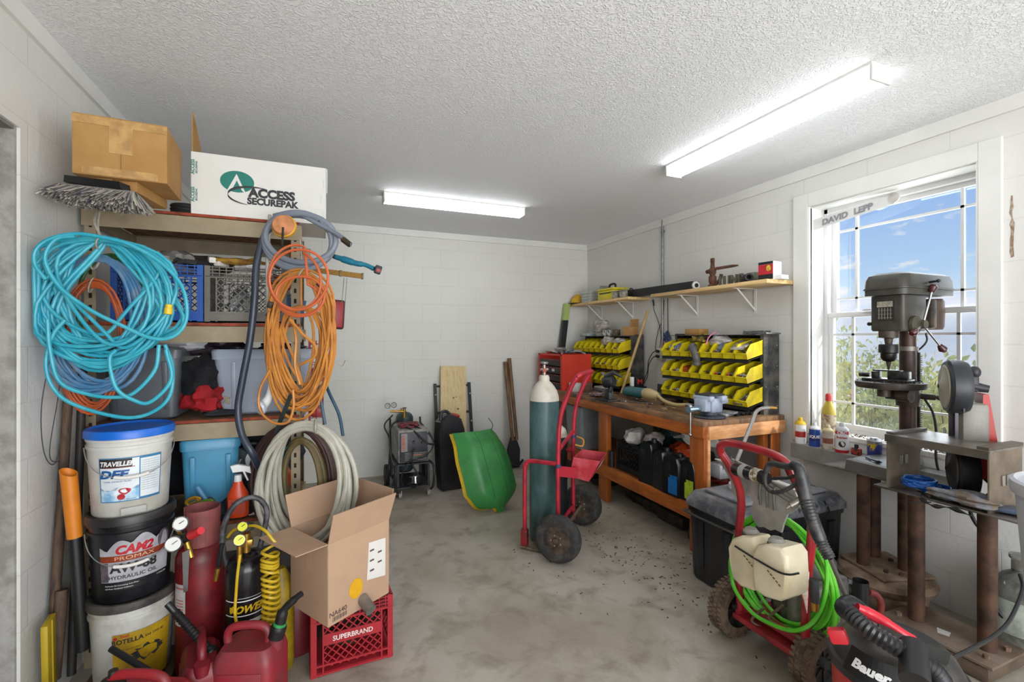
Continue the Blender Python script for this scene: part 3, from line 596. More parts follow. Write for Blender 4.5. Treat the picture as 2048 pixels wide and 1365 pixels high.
m = M().tube(bez([gz(541, 745, 2.19), gz(543, 775, 2.18), gz(535, 800, 2.16), gz(520, 815, 2.14)], 6), [.011, .012, .014, .016, .017, .017, .017, .018, .018, .018, .019, .019, .02, .021, .022, .024, .026, .027, .027][:19], 12)
m.build('spray_handle', mat('d8d8d8', .25, v=.04), sh, world=True)
M().lathe([(.001, 0), (.033, 0), (.036, .008), (.03, .022), (.012, .03), (.001, .03)], gz(517, 817, 2.12), (.75, .5, .3), 22).build('spray_face', mat('b9c0cc', .3), sh, world=True)
OR1 = mat('c8863a', .42, v=.18, s=10, c2='b06f30'); OR2 = mat('c8633a', .42, v=.12)
tq = gz(602, 546, 2.17)
oc = thing('extension_lead', tq, 'long bundle of orange extension cord on the right rack post', 'cord')
P = coil(tq.x, tq.y, tq.z, .130, .305, 17, .006, 6, .22, .12, .028, swing=.02, cross=.012, ax=(.95, -.3), n=28)
P += coil(tq.x, tq.y+.02, tq.z-.16, .085, .22, 6, .006, 9, .3, .15, .02, swing=.03, cross=.02, ax=(.95, -.3), n=28)
m = M().tube(P, .0062, 7)
P = bez([gz(585, 640, 2.06), gz(592, 680, 2.05), gz(590, 730, 2.05), gz(600, 770, 2.05)], 6); m.tube(P, .0062, 7)
P = bez([gz(540, 740, 2.1), gz(520, 780, 2.1), gz(520, 820, 2.1), gz(545, 845, 2.1), gz(575, 845, 2.1), gz(587, 815, 2.1), gz(586, 780, 2.1)], 8); m.tube(P, .0058, 7)
P = bez([gz(580, 640, 2.04), gz(605, 668, 2.03), gz(630, 692, 2.03), gz(628, 715, 2.04), gz(600, 730, 2.05)], 8); m.tube(P, .0062, 7)
m.build('cord_loops', OR1, oc, world=True)
M().tube([tq+V((.012*cos(a), -.03*sin(a), .02*cos(a))) for a in [2*pi*k/16 for k in range(16)]], .004, 5, True).tube(bez([tq+V((0, 0, .01)), tq+V((.0, .05, .08)), gz(600, 480, 2.28)], 5), .004, 5).build('tie_strap', STR, oc, world=True)
m = M().box(gz(540, 610, 2.14), (.022, .016, .03), (.2, .3, 0), bev=.004).cyl(gz(538, 622, 2.14), gz(532, 632, 2.14), .003, .003, 6); m.build('plug', mat('26221e', .5), oc, world=True)
o2 = thing('extension_lead', gz(600, 500, 2.12), 'red orange cord in a few wide loops over the bundle', 'cord')
P = ell(598, 560, 50, 62, 2.0, -1.2, 2, seed=12, j=6)+ell(598, 590, 47, 40, 2.02, -1.2, 1.6, seed=13, j=5, rot=.1)
M().tube(P, .0058, 8).build('cord_loops', OR2, o2, world=True)
m = M().box(gz(640, 572, 2.04), (.035, .018, .018), (0, .8, 0), bev=.005); m.build('plug', mat('2a2826', .5), o2, world=True)
# white / ivory hose coil low on the post
tw = gz(612, 850, 2.12)
wc = thing('hose', tw, 'large coil of ivory hose hanging low behind the open cardboard box', 'hose')
P = coil(tw.x, tw.y, tw.z, .185, .27, 11, .012, 17, .16, .10, .045, swing=.02, ax=(.93, -.37), n=34)
m = M().tube(P, .0118, 9); m.build('hose_loops', mat('b3b1a4', .42, v=.14, s=8, c2='a09d90'), wc, world=True)
M().tube([tw+V((.04+.016*cos(a)*0, -.05*sin(a), .03*cos(a)-.01)) for a in [2*pi*k/16 for k in range(16)]], .005, 6, True).build('tie_strap', mat('a9a898', .6), wc, world=True)
tw2 = gz(585, 855, 2.30)
P = coil(tw2.x, tw2.y, tw2.z, .20, .27, 5, .012, 27, .12, .08, .02, swing=.02, ax=(.93, -.37), n=34)
hang('hose', P, .013, mat('4d3330', .5, v=.3), 'dark maroon hose coil behind the ivory hose')
P = coil(tw2.x+.04, tw2.y-.04, tw2.z-.06, .10, .2, 3, .012, 28, .12, .08, .02, swing=.02, ax=(.93, -.37), n=34)
hang('hose', P, .014, mat('6d6038', .5, v=.3), 'olive brown hose loop inside the ivory coil')
# blue hoses at right
m = M().tube(bez([gz(648, 760, 2.35), gz(660, 790, 2.3), gz(678, 830, 2.28), gz(686, 872, 2.25)], 6), .008, 8)
one(m, 'hose', mat('2c4a62', .45), 'short dark blue hose hanging right of the orange bundle', 'hose', loc=gz(648, 760, 2.35))
m = M().tube(bez([gz(632, 750, 2.4), gz(640, 790, 2.38), gz(650, 850, 2.36)], 6), .008, 8)
one(m, 'hose', mat('4c6478', .45), 'second faded blue hose just left of the short dark one', 'hose', loc=gz(632, 750, 2.4))
m = M().tube(bez([gz(582, 790, 2.1), gz(570, 820, 2.12), gz(555, 860, 2.15), gz(552, 900, 2.16)], 6), .009, 8)
one(m, 'hose', mat('25383c', .45), 'dark teal hose crossing behind the ivory coil top', 'hose', loc=gz(582, 790, 2.1))
# orange float / tape reel near top
fl = thing('marker_reel', gz(571, 456, 2.10), 'faded orange reel with yellow rim inside the grey hose loops', 'reel')
ax_ = (-.25, -.9, .15)
M().lathe([(.001, 0), (.045, 0), (.052, .008), (.052, .022), (.044, .028)], fl.location, ax_, 26).build('rim', mat('d7a01e', .5, v=.2), fl, world=True)
M().lathe([(.001, .0), (.047, .001), (.047, .034), (.04, .044), (.012, .047), (.001, .05)], fl.location, ax_, 26).build('face', mat('cf8a5c', .7, v=.3, s=25), fl, world=True)
M().tube(bez([gz(566, 455, 2.05), gz(565, 480, 2.05), gz(563, 500, 2.06)], 4), .005, 6).build('tube', mat('222222', .5), fl, world=True)
# chainsaw style pole tool, teal
sw = thing('cordless_tool', gz(672, 517, 2.3), 'teal cordless power tool sticking out from the rack side', 'power tool')
TEAL = mat('1d7590', .4, v=.12); BLK = mat('18181a', .45, v=.2)
m = M().tube(bez([gz(670, 514, 2.3), gz(690, 520, 2.3), gz(712, 527, 2.3), gz(730, 530, 2.3), gz(748, 538, 2.3)], 5), [.010]+[.013]*3+[.017]*5+[.014]*5+[.011]*5+[.012]*2, 12); m.build('body', TEAL, sw, world=True)
M().box(gz(756, 540, 2.3), (.032, .035, .04), (0, .3, 0), bev=.005).build('battery', mat('2b2f36', .5), sw, world=True)
M().box(gz(757, 541, 2.28), (.018, .002, .014), (0, .3, 0)).build('battery_label', mat('a8382e', .5), sw, world=True)
M().cyl(gz(655, 508, 2.32), gz(673, 515, 2.3), .009, .012, 12).build('nose', BLK, sw, world=True)
lv = thing('wooden_rule', gz(640, 545, 2.36), 'yellowish wooden bar sticking out below the teal tool', 'bar')
a, b = gz(610, 538, 2.4), gz(726, 553, 2.33); m = M(); d = (b-a); m.loft([[p+V((0, s1*.009, s2*.012)) for s1, s2 in ((-1, -1), (1, -1), (1, 1), (-1, 1))] for p in (a, b)]); m.build('bar', mat('a98442', .5, v=.3, s=20, stretch=(1, 8, 8)), lv, world=True)
M().box(a+d*.62, (.014, .022, .03), bev=.002).box(b-d*.01, (.01, .024, .03), bev=.002).build('clip', mat('6e5c3a', .5, m=.3), lv, world=True)
# clear frame / strap under tool
m = M().tube([gz(688, 556, 2.4), gz(684, 605, 2.42), gz(660, 606, 2.42)], .002, 5).tube([gz(694, 556, 2.4), gz(690, 610, 2.42)], .002, 5)
one(m, 'wire_hanger', mat('a9a9a6', .3, m=.6), 'thin wire frame hanging below the wooden bar', 'frame', loc=gz(688, 556, 2.4))
# red reflector plate and red wire rack on the side
rp_ = thing('tool_case', gz(668, 629, 2.45), 'red rectangular case with black edge behind the orange cords', 'case')
m = M().box(rp_.location, (.105, .03, .155), (0, R(3), R(8)), bev=.012); m.build('edge', mat('2a1518', .5), rp_, world=True)
M().box(rp_.location+V((0, -.012, 0)), (.092, .02, .142), (0, R(3), R(8)), bev=.008).build('face', mat('8f1a22', .45, v=.15), rp_, world=True)
wr = thing('wire_rack', gz(668, 760, 2.5), 'narrow red wire rack of small packages beside the shelving', 'rack'); m = M()
for k in range(9): z = 1.42-k*.055; m.tube([(-.065, 2.72, z), (.005, 2.72, z), (.005, 3.0, z), (-.065, 3.0, z)], .0025, 5, True)
for x, y in ((-.065, 2.72), (.005, 2.72), (.005, 3.0), (-.065, 3.0), (.005, 2.86), (-.03, 2.72)): m.tube([(x, y, .95), (x, y, 1.44)], .003, 5)
m.build('frame', mat('b01c30', .4), wr, world=True)
for k, (z, c, l_) in enumerate(((1.37, 'b8b4b0', 'white and grey package at the top of the red wire rack'), (1.26, '8c2b30', 'maroon package in the red wire rack'), (1.15, '3b4668', 'blue package in the red wire rack'), (1.04, 'a52820', 'red boxed package at the bottom of the red wire rack'))):
    one(M().box((-.03, 2.80+.02*k, z), (.06, .13, .05), (0, 0, .05*k), bev=.003), 'package', mat(c, .4, v=.3, s=25), l_, 'package', loc=(-.03, 2.80, z-.025))
m = M().tube(bez([(-.01, 2.72, 1.42), (.05, 2.73, 1.34), (.10, 2.74, 1.30), (.12, 2.75, 1.33)], 6), .002, 5)
one(m, 'wire', mat('8d8a84', .4, m=.5), 'thin bent wire poking out of the red rack', 'wire', loc=(-.01, 2.72, 1.42))
# second shelf right side items
for k, (x, y, z, d, c, l_) in enumerate(((-.14, 2.66, 1.86, (.03, .03, .07), 'c66a2a', 'small orange box hung by the right post'), (-.08, 2.68, 1.88, (.04, .03, .09), '9a8f80', 'grey beige packet hung right of the post'), (-.14, 2.70, 1.60, (.1, .05, .12), '3d567e', 'blue printed box at the right end of the second shelf'), (-.2, 2.75, 1.75, (.10, .08, .05), 'a62d24', 'red box behind the orange cords'))):
    one(M().box((0, 0, 0), d, (0, .1*k, .2), bev=.003), 'small_box', mat(c, .5, v=.3, s=20), l_, 'box').location = (x, y, z)
# ================================================================ floor, left: pails, tanks, cans, crate, box
def cylmap(o, r0, zc, a0, k=0.):             # flat print (x, z) bent round a pail; a0 faces the viewer
    return lambda x, z: V(((r0+k*z)*cos(a0+x/r0), (r0+k*z)*sin(a0+x/r0), zc+z))
def patch(m, f, x0, x1, z0, z1, n=16, g=None):
    for i in range(n):
        a, b = x0+(x1-x0)*i/n, x0+(x1-x0)*(i+1)/n
        za, zb = (g(a), g(b)) if g else ((z0, z1), (z0, z1))
        m.add([f(a, za[0]), f(b, zb[0]), f(b, zb[1]), f(a, za[1])], [(0, 1, 2, 3)])
def pail(loc, label, body, lid, rz=0., lidh=.03):
    t = thing('pail', loc, label, 'bucket', rz); t.scale = (.93, .93, .93)
    m = M().lathe([(.001, 0), (.126, 0), (.132, .008), (.146, .285), (.151, .286), (.151, .297), (.146, .30), (.147, .315), (.152, .317), (.152, .345), (.147, .348), (.001, .346)], n=56); m.build('body', body, t)
    m = M().lathe([(.154, .328), (.158, .33), (.158, .352), (.154, .362), (.146, .364), (.140, .355), (.001, .353)], n=56, cap=True); m.build('lid', lid, t)
    return t
aP = math.atan2(-2.35, .73)                    # towards the camera
def facing(p): return math.atan2(-p[1], -p[0])
def bail(t, a0, z=.30, drop=.09, r=.156, wire='c9c9c9', grip='e6e4de', sp=1.25):
    P = []
    for k in range(25):
        u = -1+k/12; a = a0+u*sp; rr = r+.012*(1-u*u)
        P.append((rr*cos(a), rr*sin(a), z-drop*(1-abs(u)**2.2)))
    b = M().tube(P, .002, 6).build('bail', mat(wire, .3, m=.8), t); M().tube(P[9:16], .007, 10).build('grip', mat(grip, .5, v=.15), b)
    m = M()
    for u in (-1, 1): a = a0+u*sp; m.ball((.153*cos(a), .153*sin(a), z), .012, 10)
def lab(t, mt, fn, nm='label', label=None): m = M(); fn(m); return m.build(nm, mt, t, False, label=label)
BB = mat('141417', .3, v=.3, s=8, c2='26262a'); WBk = mat('d3d3cf', .4, v=.08, s=5, c2='b7b3a8')
pc = V((-.712, 2.345, .10))
one(M().box((-.712, 2.335, .048), (.30, .28, .096), bev=.004), 'wooden_block', mat('5b4636', .8, v=.3), 'wooden block under the pile of three pails', 'block', loc=(-.712, 2.335, 0))
# lower pail
p1 = pail(pc+V((.0, -.005, 0)), 'white motor oil pail with yellow label at the bottom of the stack', mat('c9c8c2', .45, v=.2, s=6, c2='9f9a8a'), mat('4a4540', .6, v=.4, s=10, c2='2a2724'))
a0 = facing(pc)+.12; f = cylmap(None, .1452, .14, a0, .05)
YL = mat('c9a21c', .5, v=.3, s=9, c2='a8861c'); DI = mat('2c2a28', .5, v=.1); RDI = mat('b8202a', .45, v=.1); WHI = mat('e9e9e9', .45, v=.05)
lab(p1, YL, lambda m: patch(m, f, -.085, .12, -.13, .10, 20)); f = cylmap(None, .1458, .14, a0, .05)
lab(p1, DI, lambda m: (m.text('ROTELLA', .026, None, (1, 0, 0), (0, 0, 1), .03, .95, fn=lambda x, z: f(x-.035, z+.060)), m.text('SAE 15W-40', .013, None, (1, 0, 0), (0, 0, 1), .03, fn=lambda x, z: f(x+.055, z+.062)), m.text('T1 30  DETERGENT', .009, None, (1, 0, 0), (0, 0, 1), .0, fn=lambda x, z: f(x-.03, z+.03))), 'lettering')
lab(p1, RDI, lambda m: (m.text('Shell', .016, None, (1, 0, 0), (0, 0, 1), .02, fn=lambda x, z: f(x-.045, z+.086)), m.add([f(-.075+.007*cos(a*pi/8), .085+.007*sin(a*pi/8)) for a in range(16)], [tuple(range(16))])), 'logo')
lab(p1, mat('3c3c3a', .6, v=.5, s=30), lambda m: m.add([f(.03+(.055+.012*sin(a*2.3))*cos(a*pi/16), -.0+(.028+.008*sin(a*1.7))*sin(a*pi/16)) for a in range(32)], [tuple(range(32))]), 'oil_stain')
bail(p1, a0+pi*.95, .30, .09)
# middle pail
p2 = pail(pc+V((-.005, 0, .329)), 'black hydraulic oil pail with silver and red label in the middle of the stack', BB, mat('2c2a2a', .4, v=.5, s=8, c2='6e675c', th=(.55, .8)))
a0 = facing(pc)+.10; f = cylmap(None, .1452, .16, a0, .05)
SIL = mat('b5b5bc', .35, v=.25, s=16)
lab(p2, SIL, lambda m: patch(m, f, -.125, .125, 0, 0, 26, lambda x: (-.075, .075+.03*abs(sin(x*38+.6))+.02*sin(x*18+1.2))))
f = cylmap(None, .1457, .16, a0, .05)
lab(p2, mat('8c3a22', .45, v=.3, s=12), lambda m: patch(m, f, -.125, .11, .022, .048, 24), 'band')
lab(p2, BB, lambda m: patch(m, f, -.125, .125, -.098, -.062, 24), 'band')
lab(p2, mat('6a6068', .4, v=.5, s=30), lambda m: (patch(m, f, -.125, -.095, -.06, .02, 6), m.add([f(.10+.026*cos(a*pi/12), .075+.04*sin(a*pi/12)) for a in range(24)], [tuple(range(24))])), 'emblem')
f = cylmap(None, .1462, .16, a0, .05)
lab(p2, RDI, lambda m: m.text('CAM2', .048, None, (1, 0, 0), (0, 0, 1), .05, .98, shear=.25, fn=lambda x, z: f(x-.005, z+.054)), 'lettering')
lab(p2, mat('e3b08c', .45), lambda m: m.text('PROMAX', .022, None, (1, 0, 0), (0, 0, 1), .0, 1.5, fn=lambda x, z: f(x-.005, z+.028)), 'lettering')
lab(p2, DI, lambda m: (m.text('AW-68', .050, None, (1, 0, 0), (0, 0, 1), .04, 1.05, fn=lambda x, z: f(x-.01, z-.022)), m.text('HYDRAULIC OIL', .021, None, (1, 0, 0), (0, 0, 1), .015, 1.1, fn=lambda x, z: f(x-.01, z-.050))), 'lettering')
f = cylmap(None, .147, .16, a0, .05)
lab(p2, WHI, lambda m: (m.text('5 GALLON', .009, None, (1, 0, 0), (0, 0, 1), 0, fn=lambda x, z: f(x+.095, z-.075)), m.text('Hydraulic Oil Containing Anti-Wear', .008, None, (1, 0, 0), (0, 0, 1), 0, fn=lambda x, z: f(x-.05, z-.078)), m.text('and Rust, Oxidation Inhibitors', .008, None, (1, 0, 0), (0, 0, 1), 0, fn=lambda x, z: f(x-.06, z-.09))), 'lettering')
bail(p2, a0-.12, .288, .12, sp=1.35)
# top pail
p3 = pail(pc+V((-.010, .005, .658)), 'white exhaust fluid pail with blue lid on top of the stack', WBk, mat('1c6cd4', .35, v=.12, s=5))
a0 = facing(pc)+.06; f = cylmap(None, .1445, .165, a0, .05)
lab(p3, mat('3d7fae', .4, v=.2, s=8), lambda m: patch(m, f, -.118, .100, -.095, .088, 24)); f = cylmap(None, .1450, .165, a0, .05)
lab(p3, mat('dfe6ea', .4, v=.08), lambda m: (patch(m, f, -.114, .018, -.045, .084, 14), patch(m, f, .022, .096, -.085, .078, 10)))
lab(p3, mat('7fb4d8', .35, v=.5, s=14, c2='e4f0f6'), lambda m: patch(m, f, -.114, .018, -.091, -.045, 14, lambda x: (-.091, -.04+.008*sin(x*90))))
f = cylmap(None, .1456, .165, a0, .05)
lab(p3, DI, lambda m: patch(m, f, -.116, -.005, .048, .084, 14), 'banner')
lab(p3, RDI, lambda m: (patch(m, f, -.108, .004, .0475, .0505, 12), m.add([f(-.03+.020*cos(a*pi/8)+.004*sin(a*pi/4), -.052+.014*sin(a*pi/8)) for a in range(16)], [tuple(range(16))]), m.add([f(-.042+.014*cos(a*pi/8), -.074+.012*sin(a*pi/8)) for a in range(16)], [tuple(range(16))])), 'print')
f = cylmap(None, .1461, .165, a0, .05)
lab(p3, WHI, lambda m: m.text('TRAVELLER', .026, None, (1, 0, 0), (0, 0, 1), .04, .88, shear=.2, fn=lambda x, z: f(x-.055, z+.056)), 'lettering')
lab(p3, mat('2a5f9c', .4), lambda m: (m.text('DEF', .044, None, (1, 0, 0), (0, 0, 1), .05, 1.25, shear=.25, fn=lambda x, z: f(x-.065, z+.006)), m.text('DIESEL EXHAUST FLUID', .009, None, (1, 0, 0), (0, 0, 1), .0, fn=lambda x, z: f(x-.055, z-.012))), 'lettering')
lab(p3, mat('8d9298', .5), lambda m: ([m.text('mixing storage and handling notice', .0062, None, (1, 0, 0), (0, 0, 1), 0, .75, fn=lambda x, z, k=k: f(x+.058, z+.066-k*.0095)) for k in range(14)], m.text('2.5 GALLONS', .008, None, (1, 0, 0), (0, 0, 1), .02, fn=lambda x, z: f(x-.015, z-.088))), 'lettering')
bail(p3, a0-.05, .292, .118, sp=1.35)
m = M(); m.box((0, 0, 0), (.085, .01, .03), bev=.003)
q = a0; M().map(lambda p: p); m.map(lambda p: Euler((0, 0, q+pi/2)).to_matrix()@p+V((.137*cos(q), .137*sin(q), .028))); m.build('spout_recess', mat('b5b4b0', .5), p3)
m = M(); m.text('|||| ||||', .03, None, (1, 0, 0), (0, 0, 1), 0, fn=lambda x, z: f(x+.075, z-.08)); 
# ---- handles and boards in the corner
WD = mat('5b4636', .75, v=.4, s=14, stretch=(4, 4, .6), c2='3b2c24')
def pole(pts, r, mt, name, label, cat='handle', n=10): return one(M().tube(pts, r, n), name, mt, label, cat, loc=pts[0])
pole([W(100, 1362, D=1.77), W(136, 800, D=1.90)], .017, WD, 'wooden_pole', 'dark wooden tool handle leaning in the corner left of the pails')
pole([W(143, 1350, D=1.88), W(166, 730, D=1.96)], .015, mat('2f2a28', .6, v=.3), 'steel_bar', 'dark steel bar leaning beside the dark wooden handle', 'bar')
pole([W(108, 1360, D=1.77), W(124, 1180, D=1.81)], .02, WD, 'wooden_post', 'short brown wooden stake at floor level by the left wall', 'stake')
pt = thing('plastic_tube', W(158, 1250, D=1.80), 'orange cut plastic tube with black lower half leaning by the pails', 'tube')
a, b, c = W(166, 1300, D=1.80), W(150, 1075, D=1.79), W(137, 945, D=1.78)
M().cyl(a, b, .021, .022, 20).build('lower_tube', BLK, pt, world=True)
x, y, z = fr(c-b); m = M(); n_ = 24
r0 = [b+(x*cos(2*pi*i/n_)+y*sin(2*pi*i/n_))*.024 for i in range(n_)]; r1 = [c+z*(.016*cos(2*pi*i/n_+2.2))+(x*cos(2*pi*i/n_)+y*sin(2*pi*i/n_))*.026 for i in range(n_)]
r2 = [c+z*(.016*cos(2*pi*i/n_+2.2))+(x*cos(2*pi*i/n_)+y*sin(2*pi*i/n_))*.022 for i in range(n_)]; r3 = [b+(x*cos(2*pi*i/n_)+y*sin(2*pi*i/n_))*.020 for i in range(n_)]
m.loft([r0, r1, r2, r3], False); m.build('upper_tube', mat('dd8320', .45, v=.15), pt, world=True)
one(M().box(W(98, 1320, D=1.72)+V((0, 0, .0)), (.02, .09, .30), (R(3), 0, R(8)), bev=.003).box(W(98, 1320, D=1.72)+V((.012, 0, 0)), (.004, .01, .30), (R(3), 0, R(8))), 'level', mat('b59a1e', .5, v=.2), 'yellow level standing against the left wall by the pails', 'level', loc=W(98, 1360, D=1.72))
# ---- red gas tank
def tankprof(r, h, sh=.06): return [(.001, 0), (r*.8, 0), (r, .02)]+[(r, h-sh)]+[(r*(.25+.75*cos(a)), h-sh+sh*sin(a)) for a in [R(q) for q in (15, 35, 55, 75, 90)]]+[(.02, h+.002), (.001, h+.004)]
RT = mat('7c1a20', .42, v=.35, s=9, c2='5c1519', b=.06, bs=14)
q = V((-.475, 2.33, 0)); rt = thing('gas_cylinder', q, 'tall dark red gas cylinder with collar beside the stacked pails', 'gas cylinder')
M().lathe(tankprof(.092, .60, .075), n=40).build('body', RT, rt)
m = M()
for k in range(26):
    a0_, a1_ = R(-60+k*11), R(-60+(k+1)*11); z1 = .735
    m.loft([[V((rr*cos(a), rr*sin(a), z)) for rr, z in ((.064, .585), (.067, z1), (.071, z1), (.068, .585))] for a in (a0_, a1_)])
m.map(lambda p: Euler((0, 0, facing(q)+R(15))).to_matrix()@p); m.build('collar', mat('8a4a48', .6, v=.3, s=10), rt)
M().cyl((0, 0, .595), (0, 0, .66), .014).ball((0, 0, .67), .02, 10).build('valve', mat('6c5a3c', .4, m=.7, v=.3), rt)
M().lathe([(.03, .0), (.034, .006), (.034, .014), (.03, .02), (.001, .02)], (0, 0, .675), n=12).build('hand_wheel', mat('3d2f2e', .5), rt)
f = cylmap(None, .0925, .40, facing(q)-.95); lab(rt, mat('c9c4c0', .5, v=.15, s=20), lambda m: patch(m, f, -.03, .03, -.12, .05, 8), 'label')
f = cylmap(None, .0929, .40, facing(q)-.95); lab(rt, RDI, lambda m: (m.text('DANGER', .012, None, (1, 0, 0), (0, 0, 1), .03, fn=lambda x, z: f(x, z+.03)), [patch(m, f, -.022, .022, -.10+k*.012, -.097+k*.012, 4) for k in range(8)]), 'lettering')
# regulator with two white gauges
def gauge(p, ax, r, face, rim, parent, needle='1a1a1a', sub=None):
    ax = V(ax).normalized(); g = M().lathe([(.001, -.022), (r*.9, -.022), (r, -.014), (r, 0), (r*.93, .003), (r*.84, .001), (.001, .001)], p, ax, 28).build('gauge', rim, parent, world=True)
    M().lathe([(r*.82, .0012), (.001, .0014)], p, ax, 28, False).build('dial', face, g, world=True)
    x, y, z = fr(ax); M().tube([V(p)+z*.0025-x*r*.15, V(p)+z*.0025+(x*.6+y*.5)*r*.7], .0012, 4).build('needle', mat(needle, .4), g, world=True)
    return g
GW = mat('dfe0dc', .3, v=.05); CHR = mat('b9b9bb', .22, m=.9, v=.2); BRS = mat('b48b3f', .3, m=.85, v=.3, s=20)
rg = thing('pressure_regulator', W(372, 1075, D=1.80), 'gas regulator with two white gauges and a red knob on the red cylinder', 'regulator')
vw = -ray(360, 1065)
gauge(W(361, 1048, D=1.76), vw+V((-.25, 0, .1)), .027, GW, CHR, rg); gauge(W(347, 1089, D=1.76), vw+V((-.2, 0, 0)), .029, GW, CHR, rg)
a, b = W(362, 1080, D=1.81), W(402, 1062, D=1.76)
M().tube([a, a+(b-a)*.45], [.02, .018], 16).build('body', BLK, rg, world=True); M().tube([a+(b-a)*.5, a+(b-a)*.52, b], [.015, .018, .014], 16).build('knob', mat('d0222c', .35, v=.1), rg, world=True)
M().tube(bez([W(372, 1080, D=1.82), W(378, 1100, D=1.82), W(383, 1115, D=1.82)], 4), .012, 12).tube([W(352, 1056, D=1.80), W(366, 1078, D=1.82)], .007, 8).build('fitting', BRS, rg, world=True)
M().prism([(-.012, 0), (.012, .01), (.006, -.15), (-.008, -.155)], W(372, 1105, D=1.80), (1, 0, .0), (0, 0, 1), .004).build('lever', mat('7f8083', .3, m=.8), rg, world=True)
# ---- black CO2 tank
q2 = V((-.292, 2.215, 0)); bt = thing('gas_cylinder', q2, 'black painted gas tank with tubular carry handle and yellow gauges', 'gas cylinder')
BT = mat('101013', .25, v=.3, s=8, c2='1c1c20')
M().lathe(tankprof(.078, .56, .06), n=40).build('body', BT, bt)
d = V((cos(facing(q2)+pi/2), sin(facing(q2)+pi/2), 0))
P = bez([d*-.07+V((0, 0, .52)), d*-.085+V((0, 0, .60)), d*-.075+V((0, 0, .70)), d*-.04+V((0, 0, .765)), d*.01+V((0, 0, .785)), d*.05+V((0, 0, .77)), d*.075+V((0, 0, .72)), d*.068+V((0, 0, .65)), d*.05+V((0, 0, .57))], 6)
M().tube(P, .011, 12).build('handle', mat('2c2c30', .5, v=.5, s=30, c2='5a5a5e'), bt)
M().cyl((0, 0, .555), (0, 0, .64), .016, .016, 14).box((0, 0, .60), (.05, .03, .03), bev=.004).build('valve', BRS, bt)
m = M().lathe([(.03, 0), (.034, .004), (.034, .014), (.028, .02), (.001, .02)], (.0, 0, .655), n=10); m.build('hand_wheel', mat('2c3024', .5), bt)
GY = mat('d4d233', .35, v=.05); v2 = -ray(490, 1075)
gauge(W(485, 1054, D=1.85), v2+V((0, 0, .3)), .0205, GY, CHR, bt); gauge(W(479, 1081, D=1.83), v2, .023, GY, CHR, bt)
M().tube([W(479, 1092, D=1.86), W(479, 1125, D=1.86)], .010, 12).build('fitting', BRS, bt, world=True)
a0 = facing(q2)+.25; f = cylmap(None, .0785, .36, a0)
lab(bt, WHI, lambda m: (patch(m, f, -.11, .08, .032, .036, 18), patch(m, f, -.11, .08, -.026, -.022, 18)), 'stripe')
lab(bt, mat('d9b41e', .4, v=.1), lambda m: (m.text('POWERT', .040, None, (1, 0, 0), (0, 0, 1), .04, .95, shear=.35, fn=lambda x, z: f(x-.0, z-.012)), patch(m, f, -.085, -.062, -.01, .012, 4)), 'lettering')
lab(bt, mat('c9c9c4', .5, v=.3, s=40), lambda m: (patch(m, f, -.02, .06, -.15, -.105, 8), patch(m, f, -.012, .04, -.062, -.045, 6)), 'label')
lab(bt, mat('c9c9c4', .5, v=.3, s=40), lambda m: patch(m, f, -.05, .085, .045, .047, 8), 'stripe')
P = bez([W(480, 1110, D=1.82), W(475, 1150, D=1.81), W(472, 1190, D=1.81), W(470, 1225, D=1.80), W(475, 1250, D=1.80), W(490, 1255, D=1.80)], 6); M().tube(P, .0055, 8).build('air_line', mat('c9a81e', .4), bt, world=True)
# yellow spring hose hanging from it
rd = random.Random(2); P = []; T = 15
for i in range(T*16):
    t = i/16; a = 2*pi*t; c = W(541-1.5*sin(t*.5), 1095+t*10.8+(6*sin(t) if t < 5 else 0), D=1.86); P.append(c+V((.030*cos(a), .030*sin(a)*.9, .004*sin(a*2))))
P = bez([W(455, 1075, D=1.93), W(470, 1060, D=1.92), W(505, 1052, D=1.9), W(530, 1062, D=1.87), W(545, 1080, D=1.86)], 5)+P
sc_ = thing('spring_hose', W(541, 1260, D=1.86), 'yellow coiled spring air hose hanging right of the black tank', 'hose'); M().tube(P, .0058, 7).build('coils', mat('c8a820', .35, v=.12), sc_, world=True)
hb = thing('air_hose', W(437, 1110, D=1.88), 'short black hose with brass end between the two tanks', 'hose')
M().tube(bez([W(445, 1085, D=1.9), W(440, 1110, D=1.86), W(436, 1135, D=1.82)], 5), .009, 10).build('tube', BLK, hb, world=True); M().cyl(W(436, 1137, D=1.82), W(431, 1162, D=1.82), .009, .008, 12).build('fitting', BRS, hb, world=True)
# ---- jugs behind the tanks, blue bin, spray bottle, lower shelf stuff
tote('storage_bin', (-.52, 2.80, .57), .24, .40, .40, '4a93b8', 'light blue plastic bin on the lowest shelf', R(8))
lump('tool_bag', (-.53, 2.72, .99), .06, (1.0, 1.2, .55), mat('5c1f22', .8, v=.4, b=.3), 'dark red item sticking out of the light blue bin', 'bag', 12, .25)
sp_ = thing('spray_bottle', W(476, 1020, D=2.2)-V((0, 0, .03)), 'orange spray bottle with white trigger on the lowest shelf', 'bottle')
m = M().lathe([(.001, 0), (.042, 0), (.046, .01), (.046, .09), (.042, .11), (.022, .15), (.017, .17), (.001, .17)], n=24, sq=(1, .65)); m.build('body', mat('d8481e', .3, v=.08), sp_)
M().box((0, -.031, .055), (.07, .002, .07)).build('label', mat('b83c1c', .5), sp_); M().text('klean', .02, (0, -.0325, .065), (1, 0, 0), (0, 0, 1), .03).build('lettering', mat('1c1a1a', .5), sp_, False)
